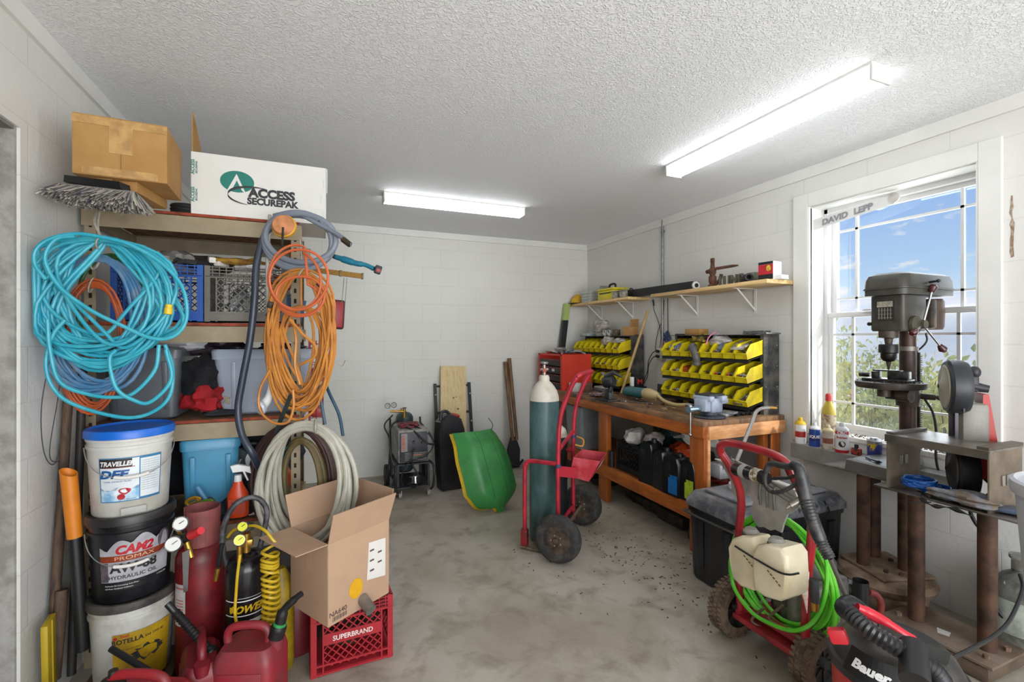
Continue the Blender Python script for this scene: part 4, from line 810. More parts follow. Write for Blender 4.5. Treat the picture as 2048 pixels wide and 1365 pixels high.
m = M().cyl((0, 0, .165), (0, 0, .195), .017, .015, 14).prism([(-.02, 0), (.03, 0), (.055, -.012), (.05, .02), (.0, .035), (-.03, .03)], (0, 0, .21), (1, 0, 0), (0, 0, 1), .022).prism([(.02, 0), (.028, 0), (.045, -.045), (.038, -.045)], (0, 0, .21), (1, 0, 0), (0, 0, 1), .012); m.build('trigger', WHI, sp_)
lump('dark_bundle', (-.74, 3.02, .78), .17, (1.0, .8, 1.1), mat('23242c', .9, v=.4, b=.3), 'large dark lump added behind the light blue bin', 'cloth', 25, .2)  # dark lumps added here so the back of the shelf stays dark
lump('dark_bundle', (-.30, 3.05, .80), .15, (1.2, .7, 1.0), mat('2c2e38', .9, v=.4, b=.3), 'dark lump added at the right back of the lowest shelf', 'cloth', 26, .2)
# circular saw, pumps on the lower shelf
cs = thing('circular_saw', W(470, 930, D=2.42), 'silver and black circular saw on the lowest shelf', 'power tool')
o = cs.location; M().lathe([(.001, -.02), (.085, -.02), (.09, 0), (.085, .02), (.001, .025)], o, (-.3, -.9, .2), 30).build('guard', mat('a4a4a6', .3, m=.7, v=.3), cs, world=True)
M().prism([(-.10, -.02), (.10, .02), (.10, .03), (-.10, -.01)], o+V((-.02, -.03, -.06)), (.3, .1, 1), (1, 0, 0), .07).build('shoe', CHR, cs, world=True); M().tube(bez([o+V((.02, .03, .06)), o+V((.08, .03, .10)), o+V((.13, .04, .06))], 5), .018, 10).build('handle', BLK, cs, world=True)
ws = thing('angle_grinder', W(565, 905, D=2.45), 'teal and white power tool on the lowest shelf behind the ivory hose', 'power tool')
o = ws.location; M().tube([o+V((-.10, 0, .02)), o+V((-.03, 0, .0)), o+V((.06, .02, -.02))], [.035, .04, .03], 14).build('body', mat('2ba0b0', .35, v=.2), ws, world=True); M().lathe([(.001, 0), (.05, 0), (.055, .02), (.001, .03)], o+V((-.11, -.02, -.02)), (-.2, -1, 0), 24).build('guard', WHI, ws, world=True)
m = M()
for k in range(9): m.box(o+V((-.07+k*.014, -.04, .0)), (.004, .004, .03))
m.build('vent', BLK, ws, world=True)
one(M().tube(bez([W(395, 975, D=2.15), W(412, 1000, D=2.15), W(432, 1025, D=2.15)], 5), .012, 12), 'torch', mat('4f86b0', .35, v=.2), 'light blue tube shaped tool lying on the lower shelf stuff', 'tool', loc=W(412, 1000, D=2.15))
P = ell(388, 1003, 13, 7, 2.12, 0, 5, seed=5, j=2, rot=-.3); one(M().tube(P, .004, 6), 'wire_coil', mat('c08a22', .4), 'small yellow orange wire coil near the blue bin', 'wire', loc=W(388, 1012, D=2.12))
P = ell(402, 1016, 22, 9, 2.08, 0, 4, seed=6, j=3, rot=-.4); one(M().tube(P, .006, 6), 'cord_coil', mat('5f8a24', .4, v=.3), 'small green cord coil in front of the blue bin', 'cord', loc=W(402, 1025, D=2.08))
one(M().tube([W(352, 1068, D=2.1), W(425, 1000, D=2.15)], .02, 12), 'pipe', mat('4b4a48', .6, v=.3), 'grey pipe lying slanted behind the red cylinder', 'pipe', loc=W(352, 1068, D=2.1))
lump('oily_rag', (-.42, 2.62, .62), .07, (1.6, 1, .7), mat('232a38', .9, v=.4, b=.4), 'dark navy bundle on the lowest shelf beside the blue bin', 'rag', 22, .3)
lump('canvas_bag', (-.33, 2.92, .66), .12, (1.4, 1, .9), mat('262a38', .9, v=.3, b=.4), 'dark bag at the back of the lowest shelf', 'bag', 24, .2)
one(M().box((-.29, 2.70, .60), (.12, .10, .07), (0, 0, .2), bev=.004), 'carton', mat('cfcbc4', .5, v=.2, s=20), 'small white carton on the lowest shelf below the saw', 'box', loc=(-.29, 2.7, .565))
one(M().box((-.20, 2.80, .70), (.07, .12, .10), (.2, .1, .3), bev=.01), 'ratchet_case', mat('c8481c', .4, v=.2), 'orange plastic tool piece seen through the ivory hose coil', 'tool', loc=(-.2, 2.8, .65))
m = M().box((-.36, 2.88, .125), (.44, .34, .25), bev=.01); one(m, 'tool_chest', mat('3f3833', .7, v=.4), 'dark chest under the lowest shelf', 'chest', loc=(-.36, 2.88, 0))
# ---- petrol cans
RC = mat('90222e', .48, v=.3, s=7, c2='6e3034', b=.05, bs=20); RC2 = mat('a8202a', .45, v=.25, s=7, c2='7e2a2e')
def jerry(loc, rz, label, w=.24, d=.17, h=.24, mt=RC, tilt=0.):
    t = thing('petrol_can', loc, label, 'petrol can', rz); t.rotation_euler.y = tilt
    m = M(); b = .03
    rings = []
    for z, ins in ((0, .02), (.015, .003), (.03, 0), (h*.72, 0), (h*.80, .006), (h*.86, .02)):
        X_, Y_ = w/2-ins, d/2-ins; rad = b; rg = []
        for cx, cy, a0 in ((X_-rad, Y_-rad, 0), (-X_+rad, Y_-rad, 90), (-X_+rad, -Y_+rad, 180), (X_-rad, -Y_+rad, 270)):
            for j in range(6): a = R(a0+18*j); rg.append(V((cx+rad*cos(a), cy+rad*sin(a), z)))
        rings.append(rg)
    m.loft(rings); m.build('body', mt, t)
    P = bez([(-w*.38, 0, h*.80), (-w*.40, 0, h*.93), (-w*.30, 0, h*1.0), (0, 0, h*1.02), (w*.22, 0, h*1.0), (w*.30, 0, h*.93), (w*.28, 0, h*.82)], 6)
    M().tube(P, .015, 12).build('handle', mt, t)
    M().cyl((w*.40, 0, h*.78), (w*.43, 0, h*.90), .026, .024, 20).build('neck', mt, t)
    m = M().box((0, -d/2-.001, h*.42), (w*.72, .006, h*.52), bev=.003); m.build('panel', mt, t)
    return t
g1 = jerry((-.245, 1.985, 0), R(-20), 'dusty red petrol can with raised lettering at the front beside the milk crate', .215, .17, .37)
M().text('GASOLINE', .026, (0, -.0895, .17), (1, 0, 0), (0, 0, 1), .03, 1.2).text('DANGER EXTREMELY FLAMMABLE', .009, (0, -.0895, .205), (1, 0, 0), (0, 0, 1)).text('VAPORS CAN IGNITE', .012, (0, -.0895, .145), (1, 0, 0), (0, 0, 1)).build('lettering', mat('c2535a', .5, v=.1), g1, False)
sp1 = M().tube(bez([(.09, 0, .33), (.105, 0, .38), (.12, 0, .43), (.165, 0, .475), (.185, 0, .49)], 5), [.028]*5+[.02]*5+[.014]*5+[.011]*6, 14).build('spout', BLK, g1)
M().cyl((.097, 0, .355), (.107, 0, .385), .026, .022, 18).build('green_collar', mat('2f9a52', .4), sp1)
g2 = jerry((-.415, 2.04, 0), R(-78), 'dark red petrol can with long black corrugated spout', .22, .13, .33, mat('7d1c26', .45, v=.3, s=7, b=.05))
a, b = W(428, 1312, D=1.75), W(335, 1208, D=1.72); d_ = (b-a); P = [a+d_*(k/40) for k in range(41)]
m = M().tube(P, [.024 if k < 5 else (.0165 if k % 2 else .0135) if k < 34 else .012 for k in range(41)], 16); s2 = m.build('spout', mat('1a1a1c', .4, v=.2), g2, world=True); 
s2.parent = g2; s2.matrix_parent_inverse = g2.matrix_basis.inverted(); s2.data.transform(Matrix.Translation(g2.location))
g3 = jerry((-.545, 1.87, 0), R(-25), 'bright red petrol can with moulded handle in front of the white oil pail', .27, .17, .345, RC2)
m = M().lathe([(.03, 0), (.034, .004), (.034, .03), (.028, .034), (.014, .036), (.013, .06), (.001, .06)], (-.10, .0, .30), n=22); m.build('cap', mat('26241f', .5, v=.3), g3)
pole([W(300, 1345, D=1.66), W(222, 1298, D=1.70)], .011, mat('1c1c1e', .5), 'spout', 'black plastic spout lying above the bright red petrol can', 'spout')
# blackish jug behind tanks by the crate
one(M().lathe([(.001, 0), (.09, 0), (.1, .01), (.1, .22), (.08, .27), (.03, .3), (.03, .33), (.001, .33)], (-.115, 2.42, 0), n=28), 'jug', mat('6d1a20', .4, v=.2), 'dark red jug between the black tank and the milk crate', 'jug', loc=(-.115, 2.42, 0))
one(M().lathe([(.001, 0), (.05, 0), (.055, .01), (.055, .36), (.03, .42), (.02, .44), (.001, .44)], (-.17, 2.29, 0), n=24), 'bottle', mat('a88c1c', .45, v=.4, s=12), 'tall yellow container behind the spring hose', 'bottle', loc=(-.17, 2.29, 0))
# ---- red crate, with tools, and the open box
ck = crate('milk_crate', (.118, 2.335, 0), .335, .335, .285, 'a51f2a', 'red plastic milk crate with white lettering on the front under the open box', R(3), text='SUPERBRAND')
bx_ = thing('cardboard_box', (.052, 2.205, .298), 'open cardboard box with raised flaps standing on the red milk crate', 'box')
bx_.rotation_euler = (R(1.5), 0, R(0))
KB = mat('b39379', .8, v=.08, s=5, b=.04); KI = mat('9a7b62', .85, v=.08)
e1 = V((.84, .54, 0)).normalized(); e2 = V((-.62, .78, 0)).normalized(); e2 = V((-e1.y, e1.x, 0)); c0 = V((-.03, -.200, 0)); L1, L2, HB = .305, .27, .335
cor = [c0, c0+e1*L1, c0+e1*L1+e2*L2, c0+e2*L2]; up = V((0, 0, 1)); cen = (cor[0]+cor[2])/2
m = M()
def panel(m, pts, th=.004, nrm=None):
    pts = [V(p) for p in pts]; n_ = (pts[1]-pts[0]).cross(pts[-1]-pts[0]).normalized()*th/2; k = len(pts)
    m.add([p-n_ for p in pts]+[p+n_ for p in pts], [tuple(range(k-1, -1, -1)), tuple(range(k, 2*k))]+[(i, (i+1) % k, (i+1) % k+k, i+k) for i in range(k)])
for i in range(4): panel(m, [cor[i], cor[(i+1) % 4], cor[(i+1) % 4]+up*HB, cor[i]+up*HB])
panel(m, cor); m.build('carton', [KB], bx_)
def flap(i, lean, ln, name='flap', mt=KB, ta=.0):
    a, b = cor[i]+up*HB, cor[(i+1) % 4]+up*HB; out = ((a+b)/2-cen-up*HB*1.0); out.z = 0; out.normalize(); d = out*cos(lean)+up*sin(lean); dd = (b-a).normalized()
    m = M(); panel(m, [a, b, b-dd*ta+d*ln, a+dd*ta+d*ln]); return m.build(name, mt, bx_)
flap(0, R(72), .135, ta=-.006); flap(1, R(78), .135); flap(2, R(62), .14, ta=.01); flap(3, R(2), .135)
m = M(); u1 = e1; fo = e1.cross(up)*.0026
def onf(s_, z): return cor[0]+e1*s_+up*z+e1.cross(up)*.0030
m.add([onf(.185, .11), onf(.285, .09), onf(.285, .26), onf(.195, .27)], [(0, 1, 2, 3)]); m.build('packing_slip', mat('d9d6d2', .4, v=.08), bx_, False)
m = M(); m.add([onf(.13+.034*cos(a*pi/16), .10+.042*sin(a*pi/16)) for a in range(32)], [tuple(range(32))]); m.build('round_sticker', mat('e0a818', .5), bx_, False)
m = M()
for k in range(5): m.add([onf(.20+.03*(k % 2)*1.4, .14+.022*k)+e1.cross(up)*.0008+d for d in (V((0, 0, 0)), e1*.022, e1*.022+up*.008, up*.008)], [(0, 1, 2, 3)])
m.text('NA640', .028, onf(.045, .035), e1, up, .02)
for k in range(15): m.add([onf(.018+k*.0045, .012)+d for d in (V((0, 0, 0)), e1*(.0014+.001*(k % 3)), e1*(.0014+.001*(k % 3))+up*.018, up*.018)], [(0, 1, 2, 3)])
m.build('print', mat('5c4a40', .6), bx_, False)
m = M(); 
for (s0, z0), (w_, h_) in (((.10, .20), (.045, .135)),):
    pth = cor[0]+e2*s0; m.add([pth+up*z0-e1*.003, pth+e2*w_+up*z0-e1*.003, pth+e2*w_+up*(z0+h_)-e1*.003, pth+up*(z0+h_)-e1*.003], [(0, 1, 2, 3)])
m.build('packing_tape', mat('bfa085', .35, v=.05), bx_, False)
hm_ = thing('mallet', W(730, 1205, D=2.0), 'grey cylindrical metal fitting on the edge of the red crate', 'fitting')
M().cyl(W(724, 1197, D=2.0), W(742, 1222, D=1.96), .024, .024, 20).build('head', mat('8c8580', .35, m=.5, v=.3), hm_, world=True)
one(M().cyl((.20, 2.25, .15), (.25, 2.42, .30), .02, .02, 14), 'pipe', mat('6c6a5c', .4, m=.5, v=.3), 'metal pipe standing in the red milk crate', 'pipe', loc=(.2, 2.25, .13))
lump('oily_rag', (.12, 2.37, .09), .10, (1.3, 1.2, .7), mat('3a3226', .9, v=.5, b=.4), 'dark oily rags at the bottom of the red crate', 'rag', 41, .3)
# ================================================================ back wall and the cylinder cart
# ---- welder on its cart
wl = thing('welding_machine', (.78, 4.52, 0), 'grey and black welding machine on a wheeled cart against the back wall', 'welder')
DG = mat('6e6c68', .5, v=.4, s=9, c2='9a968c', b=.05); CHAR = mat('2d2f34', .5, v=.25, s=12, c2='45474c')
case = M().box((0, 0, .46), (.28, .42, .30), bev=.012).build('case', DG, wl)
M().box((0, -.213, .455), (.255, .01, .27), bev=.004).build('front_panel', CHAR, wl)
m = M(); m.box((-.085, -.22, .50), (.055, .003, .165)); m.build('name_strip', mat('8f8d88', .5, v=.2), wl)
M().text('HOBART', .034, (-.083, -.223, .50), (0, 0, 1), (-1, 0, 0), .03, 1.05).text('handler', .02, (.04, -.220, .375), (1, 0, 0), (0, 0, 1), .04, 1.2).build('lettering', mat('c8402c', .5), wl, False)
m = M()
for k in range(6): m.box((.02, -.219, .335+k*.013), (.20, .004, .004))
m.build('louvre', mat('8f8d86', .5), wl)
for x, z in ((.0, .50), (.05, .54), (.08, .49)): M().cyl((x, -.219, z), (x, -.240, z), .014, .012, 14).build('knob', BLK, wl)
# red cables on top
rd = random.Random(8); P = [V((-.02+.085*cos(t*1.9+rd.uniform(-.3, .3)), -.06+.07*sin(t*2.3), .622+.012*(1+sin(t*3.1)))) for t in [k*.35 for k in range(60)]]
M().tube(bez(P, 3), .008, 6).build('torch_lead', mat('7c3038', .5, v=.3), wl)
m = M(); m.tube(bez([(-.10, -.05, .64), (.0, -.20, .60), (.10, -.26, .50), (.17, -.24, .47), (.20, -.15, .47), (.17, -.05, .55), (.10, .0, .64)], 8), .009, 8)
m.tube(bez([(.0, -.1, .64), (.12, -.2, .58), (.18, -.22, .47), (.1, -.28, .38), (-.06, -.28, .33), (-.12, -.27, .2), (-.1, -.25, .12)], 8), .006, 8)
m.tube(bez([(-.1, .1, .66), (-.19, -.05, .6), (-.2, -.15, .4), (-.17, -.2, .25), (-.19, -.22, .05), (-.14, -.25, .03)], 8), .009, 8)
m.tube(bez([(-.14, .15, .7), (-.23, .05, .62), (-.2, -.1, .5), (-.22, -.12, .2), (-.24, .0, .05)], 8), .007, 8)
m.tube(bez([(0, -.24, .44), (-.03, -.29, .38), (-.02, -.28, .30), (.03, -.3, .2), (0, -.27, .1), (-.06, -.2, .12)], 8), .008, 8); m.build('cable', mat('202024', .5, v=.2), wl)
m = M()
for sx in (-.15, .15): m.tube(bez([(sx, -.20, .31), (sx*1.12, -.26, .29), (sx*1.15, -.29, .22), (sx*1.12, -.27, .10), (sx, -.25, .06)], 6), .011, 8)
m.box((0, 0, .30), (.32, .46, .012)).box((0, 0, .09), (.30, .46, .012))
for sx in (-.14, .14):
    for sy in (-.2, .2): m.box((sx, sy, .19), (.02, .02, .21))
m.tube([(-.15, .2, .09), (-.15, .26, .65)], .01, 8).tube([(.15, .2, .09), (.15, .26, .65)], .01, 8); m.build('cart_frame', mat('26272b', .5, v=.3), wl)
for sx in (-.13, .13): w_ = M().lathe([(.001, -.012), (.022, -.012), (.026, -.008), (.026, .008), (.022, .012), (.001, .012)], (sx, -.235, .026), (1, 0, 0), 20).build('caster', mat('8b8780', .5, v=.3), wl); M().box((0, 0, .03), (.006, .02, .06)).build('fork', CHR, w_).location = (sx+.015, -.235, .012)
for sx in (-.19, .19): M().lathe([(.001, -.02), (.06, -.02), (.10, -.018), (.105, 0), (.10, .018), (.06, .02), (.001, .02)], (sx, .2, .105), (1, 0, 0), 28).build('wheel', mat('1e1d1d', .7, v=.3), wl)
M().lathe([(.03, -.03), (.055, -.03), (.055, -.025), (.035, -.022), (.035, .022), (.055, .025), (.055, .03), (.03, .03)], (.03, -.12, .125), (0, .2, 1), 24).build('wire_spool', CHR, wl)
M().lathe(tankprof(.085, .60, .06), (0, .30, .10), n=28).build('gas_bottle', mat('3e4a4c', .5, v=.3), wl)
M().tube([(-.16, .18, .735), (-.02, .18, .725)], .010, 10).cyl((-.02, .18, .66), (-.02, .18, .75), .014).cyl((-.05, .18, .72), (-.05, .18, .76), .01).build('regulator_body', BRS, wl)
for x, z in ((-.185, .79), (-.125, .795)): gauge(wl.location+V((x, .17, z)), (-.2, -1, .1), .027, mat('b9bab6', .4), mat('2a2a2a', .4), wl)
M().lathe([(.001, 0), (.02, 0), (.022, .008), (.001, .012)], (-.02, .18, .755), n=12).build('valve_knob', mat('4d5254', .5), wl)
# ---- plank, black frame, black container, sled
PINE = mat('ddc796', .55, v=.12, s=5, stretch=(14, 14, .9), c2='c9a86c', th=(.45, .75))
def leaner(name, top, bot, w, th, mt, label, cat, tilt=0.):
    top, bot = V(top), V(bot); t = thing(name, bot, label, cat); d = (top-bot); ux = V((1, 0, 0)); ux = (ux-d.normalized()*ux.dot(d.normalized())).normalized()
    M().prism([(-w/2, 0), (w/2, 0), (w/2, d.length), (-w/2, d.length)], (0, 0, 0), ux, d, th).build('board', mt, t, False); return t, d, ux
pl, d, ux = leaner('pine_board', W(906, 733, Y=5.045), (1.30, 4.86, .0), .285, .038, PINE, 'wide knotty pine board leaning on the back wall', 'board')
m = M(); nn = ux.cross(d.normalized())*-.0198
for u_, v_, s_ in ((-.02, .63, .012), (.045, .57, .014), (.05, .68, .012), (.0, .80, .010), (.03, .81, .007)):
    c = ux*u_+d.normalized()*(d.length-1.15+v_)
    s__ = -1 if nn.y > 0 else 1
    m.add([c+V((0, -.0205, .003))+ux*(s_*cos(a*pi/6))+d.normalized()*(s_*.8*sin(a*pi/6)) for a in range(12)], [tuple(range(12))])
m.build('knot', mat('7a5330', .6, v=.4, s=60), pl, False)
fr_t = thing('rung_frame', (1.19, 4.93, 0), 'black steel frame with rungs leaning behind the pine board', 'frame'); m = M()  # plain steel frame with rungs
BK = mat('24252b', .5, v=.25)
A0, A1 = W(870, 768, Y=5.05), W(877, 952, Y=4.97); B0, B1 = W(938, 765, Y=5.05), W(948, 948, Y=4.97)
for a, b in ((A0, A1), (B0, B1)):
    d_ = b-a; m.loft([[p+V((s1*.015, s2*.012, 0)) for s1, s2 in ((-1, -1), (1, -1), (1, 1), (-1, 1))] for p in (a, b)])
m.build('rail', BK, fr_t, world=True); m = M()
for k in (.03, .32, .72, .98): m.tube([A0+(A1-A0)*k, B0+(B1-B0)*k], .012, 6)
m.build('rung', BK, fr_t, world=True)
m = M()
for k in (.12, .42, .6, .93):
    for a, b in ((A0, A1), (B0, B1)): m.ball(a+(b-a)*k+V((0, -.016, 0)), .009, 8)
m.build('bolt', mat('cfcfcf', .3), fr_t, world=True)
# black flat container on edge
oc_ = thing('oil_drain_container', (1.165, 4.42, 0), 'tall black plastic container with a red cap standing before the pine board', 'container', R(8)); oc_.rotation_euler.x = -R(5)
out = [(-.12, 0), (.10, 0), (.125, .03), (.135, .25), (.13, .56), (.10, .66), (.03, .70), (-.02, .715), (-.07, .69), (-.12, .64), (-.135, .5), (-.13, .2)]
PB = mat('1d1d22', .35, v=.3, s=6, c2='2b2b32')
m = M(); m.loft([[V((x*k, y, z*(.98 if k < 1 else 1)+.008*(k < 1))) for x, z in out] for y, k in ((-.085, .86), (-.07, 1), (.07, 1), (.085, .86))]); m.build('body', PB, oc_)
m = M(); m.prism([(x*.72-.005, z*.80+.05) for x, z in out], (0, -.086, .01), (1, 0, 0), (0, 0, 1), .012); m.build('panel', PB, oc_)
M().lathe([(.001, 0), (.04, 0), (.045, .006), (.045, .03), (.038, .036), (.001, .036)], (.045, -.03, .672), (.25, -.25, 1), 20).build('cap', mat('b01d26', .4), oc_)
M().tube(bez([(-.1, -.03, .66), (-.09, -.03, .73), (-.04, -.03, .74), (-.0, -.03, .70)], 5), .016, 10).build('handle', PB, oc_)
# green sled
o = V((1.365, 3.70, .02)); ex = V((.975, .20, 0)).normalized(); ey = V((-.115, .20, .59)).normalized(); en = ex.cross(ey).normalized()
if en.dot(V((0, -1, 0))) < 0: en = -en
sl = thing('plastic_sled', o, 'green plastic sled with a yellow underside leaning against the black container', 'sled')
def sledf(u, v, k=1., off=0.):
    hw = (.10+.145*min(1, (v/.22))**.55 if v < .22 else .245-.05*max(0, (v-.6)/.4)**1.3)*k; s_ = 2*u-1
    if v < .001: hw = .10
    x = s_*hw; prof = (1-max(0, abs(s_)-.55)/.45*1.0); z = .075*min(1, prof)+.02*(1-s_*s_)+.03*sin(v*pi)
    y = v*.655+(.02*s_*s_ if v > .9 else 0)-(.05*(1-v)*(abs(s_) < .3))*(v < .08)
    return ex*x+ey*y+en*(z+off-.05*(1-min(1, v/.15))+(-.05*max(0, (v-.85)/.15)))
SG = mat('3a8a46', .45, v=.18, s=6, c2='31763c', b=.04)
M().shell(lambda u, v: sledf(u, v), 21, 24, -.006).build('deck', SG, sl, True, sub=0)
m = M().tube([sledf(.40, v)+en*.001 for v in [.12+.86*k/20 for k in range(21)]], .0025, 5).tube([sledf(.68, v)+en*.0 for v in [.1+.86*k/20 for k in range(21)]], .0015, 5); m.build('groove', mat('1e5f2b', .5), sl)
M().shell(lambda u, v: sledf(u, v, 1.01, -.028)-ex*.016, 21, 24, -.006).build('underside', mat('c9a51c', .45, v=.2), sl, label='yellow underside')
m = M().tube(bez([sledf(.95, .98), sledf(.95, .98)+V((.01, 0, .05)), sledf(.95, .98)+V((-.03, 0, .11))], 5), .004, 5); m.build('strap', mat('5a6a3c', .6), sl)
lump('bin_bag', (1.72, 4.88, .13), .15, (1.0, .9, 1.0), mat('22242e', .18, v=.5, s=9, c2='2c4668', b=.6, bs=9), 'black plastic bag with a blue sheen put into its colour, on the floor at the back wall', 'bag', 31, .22, 28, 3)  # black plastic; its blue sheen is put into the second colour
lump('plastic_bag', (1.63, 4.90, .30), .07, (1.0, .9, .9), mat('2f6fa0', .2, v=.3, s=9, b=.4, bs=12), 'small bright blue bag on top of the black bag', 'bag', 32, .25)
one(M().lathe([(.001, 0), (.06, 0), (.075, .12), (.08, .13), (.07, .13), (.001, .12)], (1.60, 4.55, 0), n=24), 'plant_pot', mat('8c4030', .6, v=.2), 'terracotta coloured pot half hidden behind the sled', 'pot', loc=(1.60, 4.55, 0))
# post hole digger
dg = thing('post_hole_digger', (2.0, 4.86, 0), 'post hole digger with two wooden handles leaning at the back wall', 'digger')
HW = mat('7d5d3c', .55, v=.35, s=9, stretch=(3, 3, .6), c2='5b402a')
for k, (tx, tz, bx2) in enumerate(((-.03, 1.18, -.01), (.02, 1.22, .04))):
    a_ = M().tube([V((bx2, 0, .30)), V((tx, .18, tz))], [.019, .022], 12).build('handle', HW, dg)
m = M().prism([(-.06, 0), (.06, 0), (.075, .2), (.03, .34), (-.03, .34), (-.075, .2)], (.0, -.02, .0), (1, 0, 0), (0, .1, 1), .03).tube([(-.07, -.05, .06), (.02, -.09, .03), (.1, -.03, .08)], .012, 8); m.build('blade', mat('1b1a1b', .6, v=.3), dg)
# ---- cylinder cart
ct = thing('cylinder_cart', (1.63, 2.92, 0), 'red hand cart with two pneumatic wheels carrying gas cylinders', 'cart')
RP = mat('b8283a', .38, v=.22, s=8, c2='962030'); RPD = mat('8c2028', .45, v=.4, s=18, c2='5a2a22')
axd = V((.695, .719, 0)); fwd = V((-.72, .69, 0)); P0 = V((1.46, 2.765, 0)); P1 = P0+axd*.405
def post(b): return bez([b+V((0, 0, .10)), b+V((0, 0, .66)), b-fwd*.017+V((0, 0, .925)), b-fwd*.085+V((0, 0, 1.12)), b-fwd*.125+V((0, 0, 1.19))], 7)
a, b = post(P0), post(P1)
P = a+bez([a[-1], a[-1]+axd*.035-fwd*.02+V((0, 0, .022)), b[-1]-axd*.035-fwd*.02+V((0, 0, .022)), b[-1]], 6)[1:-1]+b[::-1]
M().tube(P, .0155, 14).build('handle_frame', RP, ct, world=True)
H0 = V((1.300, 2.955, 0)); H1 = H0+axd*.405
def hoop(h, p): return bez([h+V((0, 0, .02)), h+V((0, 0, .52)), h+fwd*-.012+V((0, 0, .58)), h-fwd*.05+V((0, 0, .607)), p+V((0, 0, .612))], 6)
M().tube(hoop(H0, P0), .015, 14).build('front_hoop', RP, ct, world=True); M().tube(hoop(H1, P1), .015, 14).build('front_hoop', RP, ct, world=True)
M().tube([P0+V((0, 0, .70)), P1+V((0, 0, .76))], .014, 12).build('cross_bar', RP, ct, world=True)
M().tube([P0+V((0, 0, .2)), P1+V((0, 0, .2))], .013, 12).build('cross_bar', RP, ct, world=True)
q = [P0-fwd*.02-axd*.03, P1-fwd*.02+axd*.03, H1+fwd*.03+axd*.03, H0+fwd*.03-axd*.03]
m = M(); m.add([p+V((0, 0, .012)) for p in q]+[p+V((0, 0, .022)) for p in q], [(0, 1, 2, 3), (7, 6, 5, 4), (0, 4, 5, 1), (1, 5, 6, 2), (2, 6, 7, 3), (3, 7, 4, 0)]); m.build('base_plate', mat('8f826c', .6, m=.3, v=.5, s=14, c2='5e4a38'), ct, world=True, smooth=False)
for h in (H0, H1): M().box(h+V((0, 0, .07)), (.045, .045, .12), (0, 0, R(45)), bev=.004).build('bracket', RPD, ct, world=True)
aw0, aw1 = V((1.41, 2.675, .158)), V((1.872, 3.151, .158)); ad = (aw1-aw0).normalized()
M().tube([aw0, aw1], .012, 10).build('axle', mat('8a7c6a', .5, m=.5, v=.3), ct, world=True)
RUB = mat('2b2a29', .8, v=.35, s=20, c2='55504a', th=(.5, .8), b=.1); HUB = mat('2c2521', .6, v=.5, s=16, c2='57473a', m=.2)
for w0, s_ in ((aw0, -1), (aw1, 1)):
    t_ = M().lathe([(.088, -.034)]+[(.118+.038*sin(R(a_)), -.042*cos(R(a_))) for a_ in range(10, 171, 20)]+[(.088, .034)], w0, ad, 48, False).build('tyre', RUB, ct, world=True)
    m = M()
    for k in (-.022, -.008, .008, .022): m.lathe([(.1540-abs(k)*.35, k-.0015), (.1575-abs(k)*.35, k), (.1540-abs(k)*.35, k+.0015)], w0, ad, 48, False)
    m.build('tread', mat('6f6a64', .8), t_, world=True)
    h_ = M().lathe([(.090, -.034), (.088, -.026), (.066, -.014), (.050, -.018), (.046, -.032), (.02, -.036), (.018, -.05), (.001, -.052), (.001, .02), (.046, .02), (.088, .03)], w0, ad*(-s_ if False else 1), 36).build('hub', HUB, ct, world=True)
    x, y, z = fr(ad); m = M()
    for k in range(5): c = w0+(x*cos(2*pi*k/5)+y*sin(2*pi*k/5))*.034; m.cyl(c-z*.04, c+z*.028, .005, .005, 8)
    m.build('wheel_bolt', mat('a59b8c', .4, m=.5), h_, world=True)
# red parts box hung on the cart
bo = P0-fwd*.10+axd*.15+V((0, 0, .56))
def bxp(a, f, z): return bo+axd*a-fwd*f+V((0, 0, z))
m = M(); L_ = .122
sec = [(.0, .10), (-.03, -.03), (.10, -.05), (.175, .09)]
for s0 in (-1, 1): panel(m, [bxp(s0*L_, f_, z) for f_, z in sec], .003)
for k in range(3): panel(m, [bxp(-L_, *sec[k]), bxp(L_, *sec[k]), bxp(L_, *sec[k+1]), bxp(-L_, *sec[k+1])], .003)
tb = m.build('parts_box', mat('b02534', .45, v=.25, s=9, c2='c85560'), ct, world=True, smooth=False)
m = M(); panel(m, [bxp(-L_-.03, -.10, -.03), bxp(-L_-.03, .03, -.03), bxp(-L_-.03, .03, .04), bxp(-L_-.03, -.10, .04)], .004); m.build('bracket', RP, ct, world=True, smooth=False)
p_ = [bxp(-.07, .14, .02), bxp(.05, .14, .02), bxp(.05, .165, .07), bxp(-.07, .165, .07)]; m = M(); m.add([v_-fwd*.006+V((0, 0, -.002)) for v_ in p_], [(0, 1, 2, 3)]); m.build('label', mat('d8b8b4', .5, v=.2, s=30), tb, world=True, smooth=False)
m = M().tube(bez([P1+V((.02, -.02, .72)), P1+V((.05, -.06, .70)), P1+V((.03, -.08, .66)), P1+V((-.02, -.06, .67))], 5), .006, 8); m.build('hook', mat('c98a24', .4), ct, world=True)
m = M()
for p in (P0, P1): m.lathe([(.018, -.012), (.019, 0), (.018, .012)], p+V((0, 0, .60 if p is P0 else .72)), (0, 0, 1), 14)
m.build('tape', mat('3c4466', .6), ct, world=True)
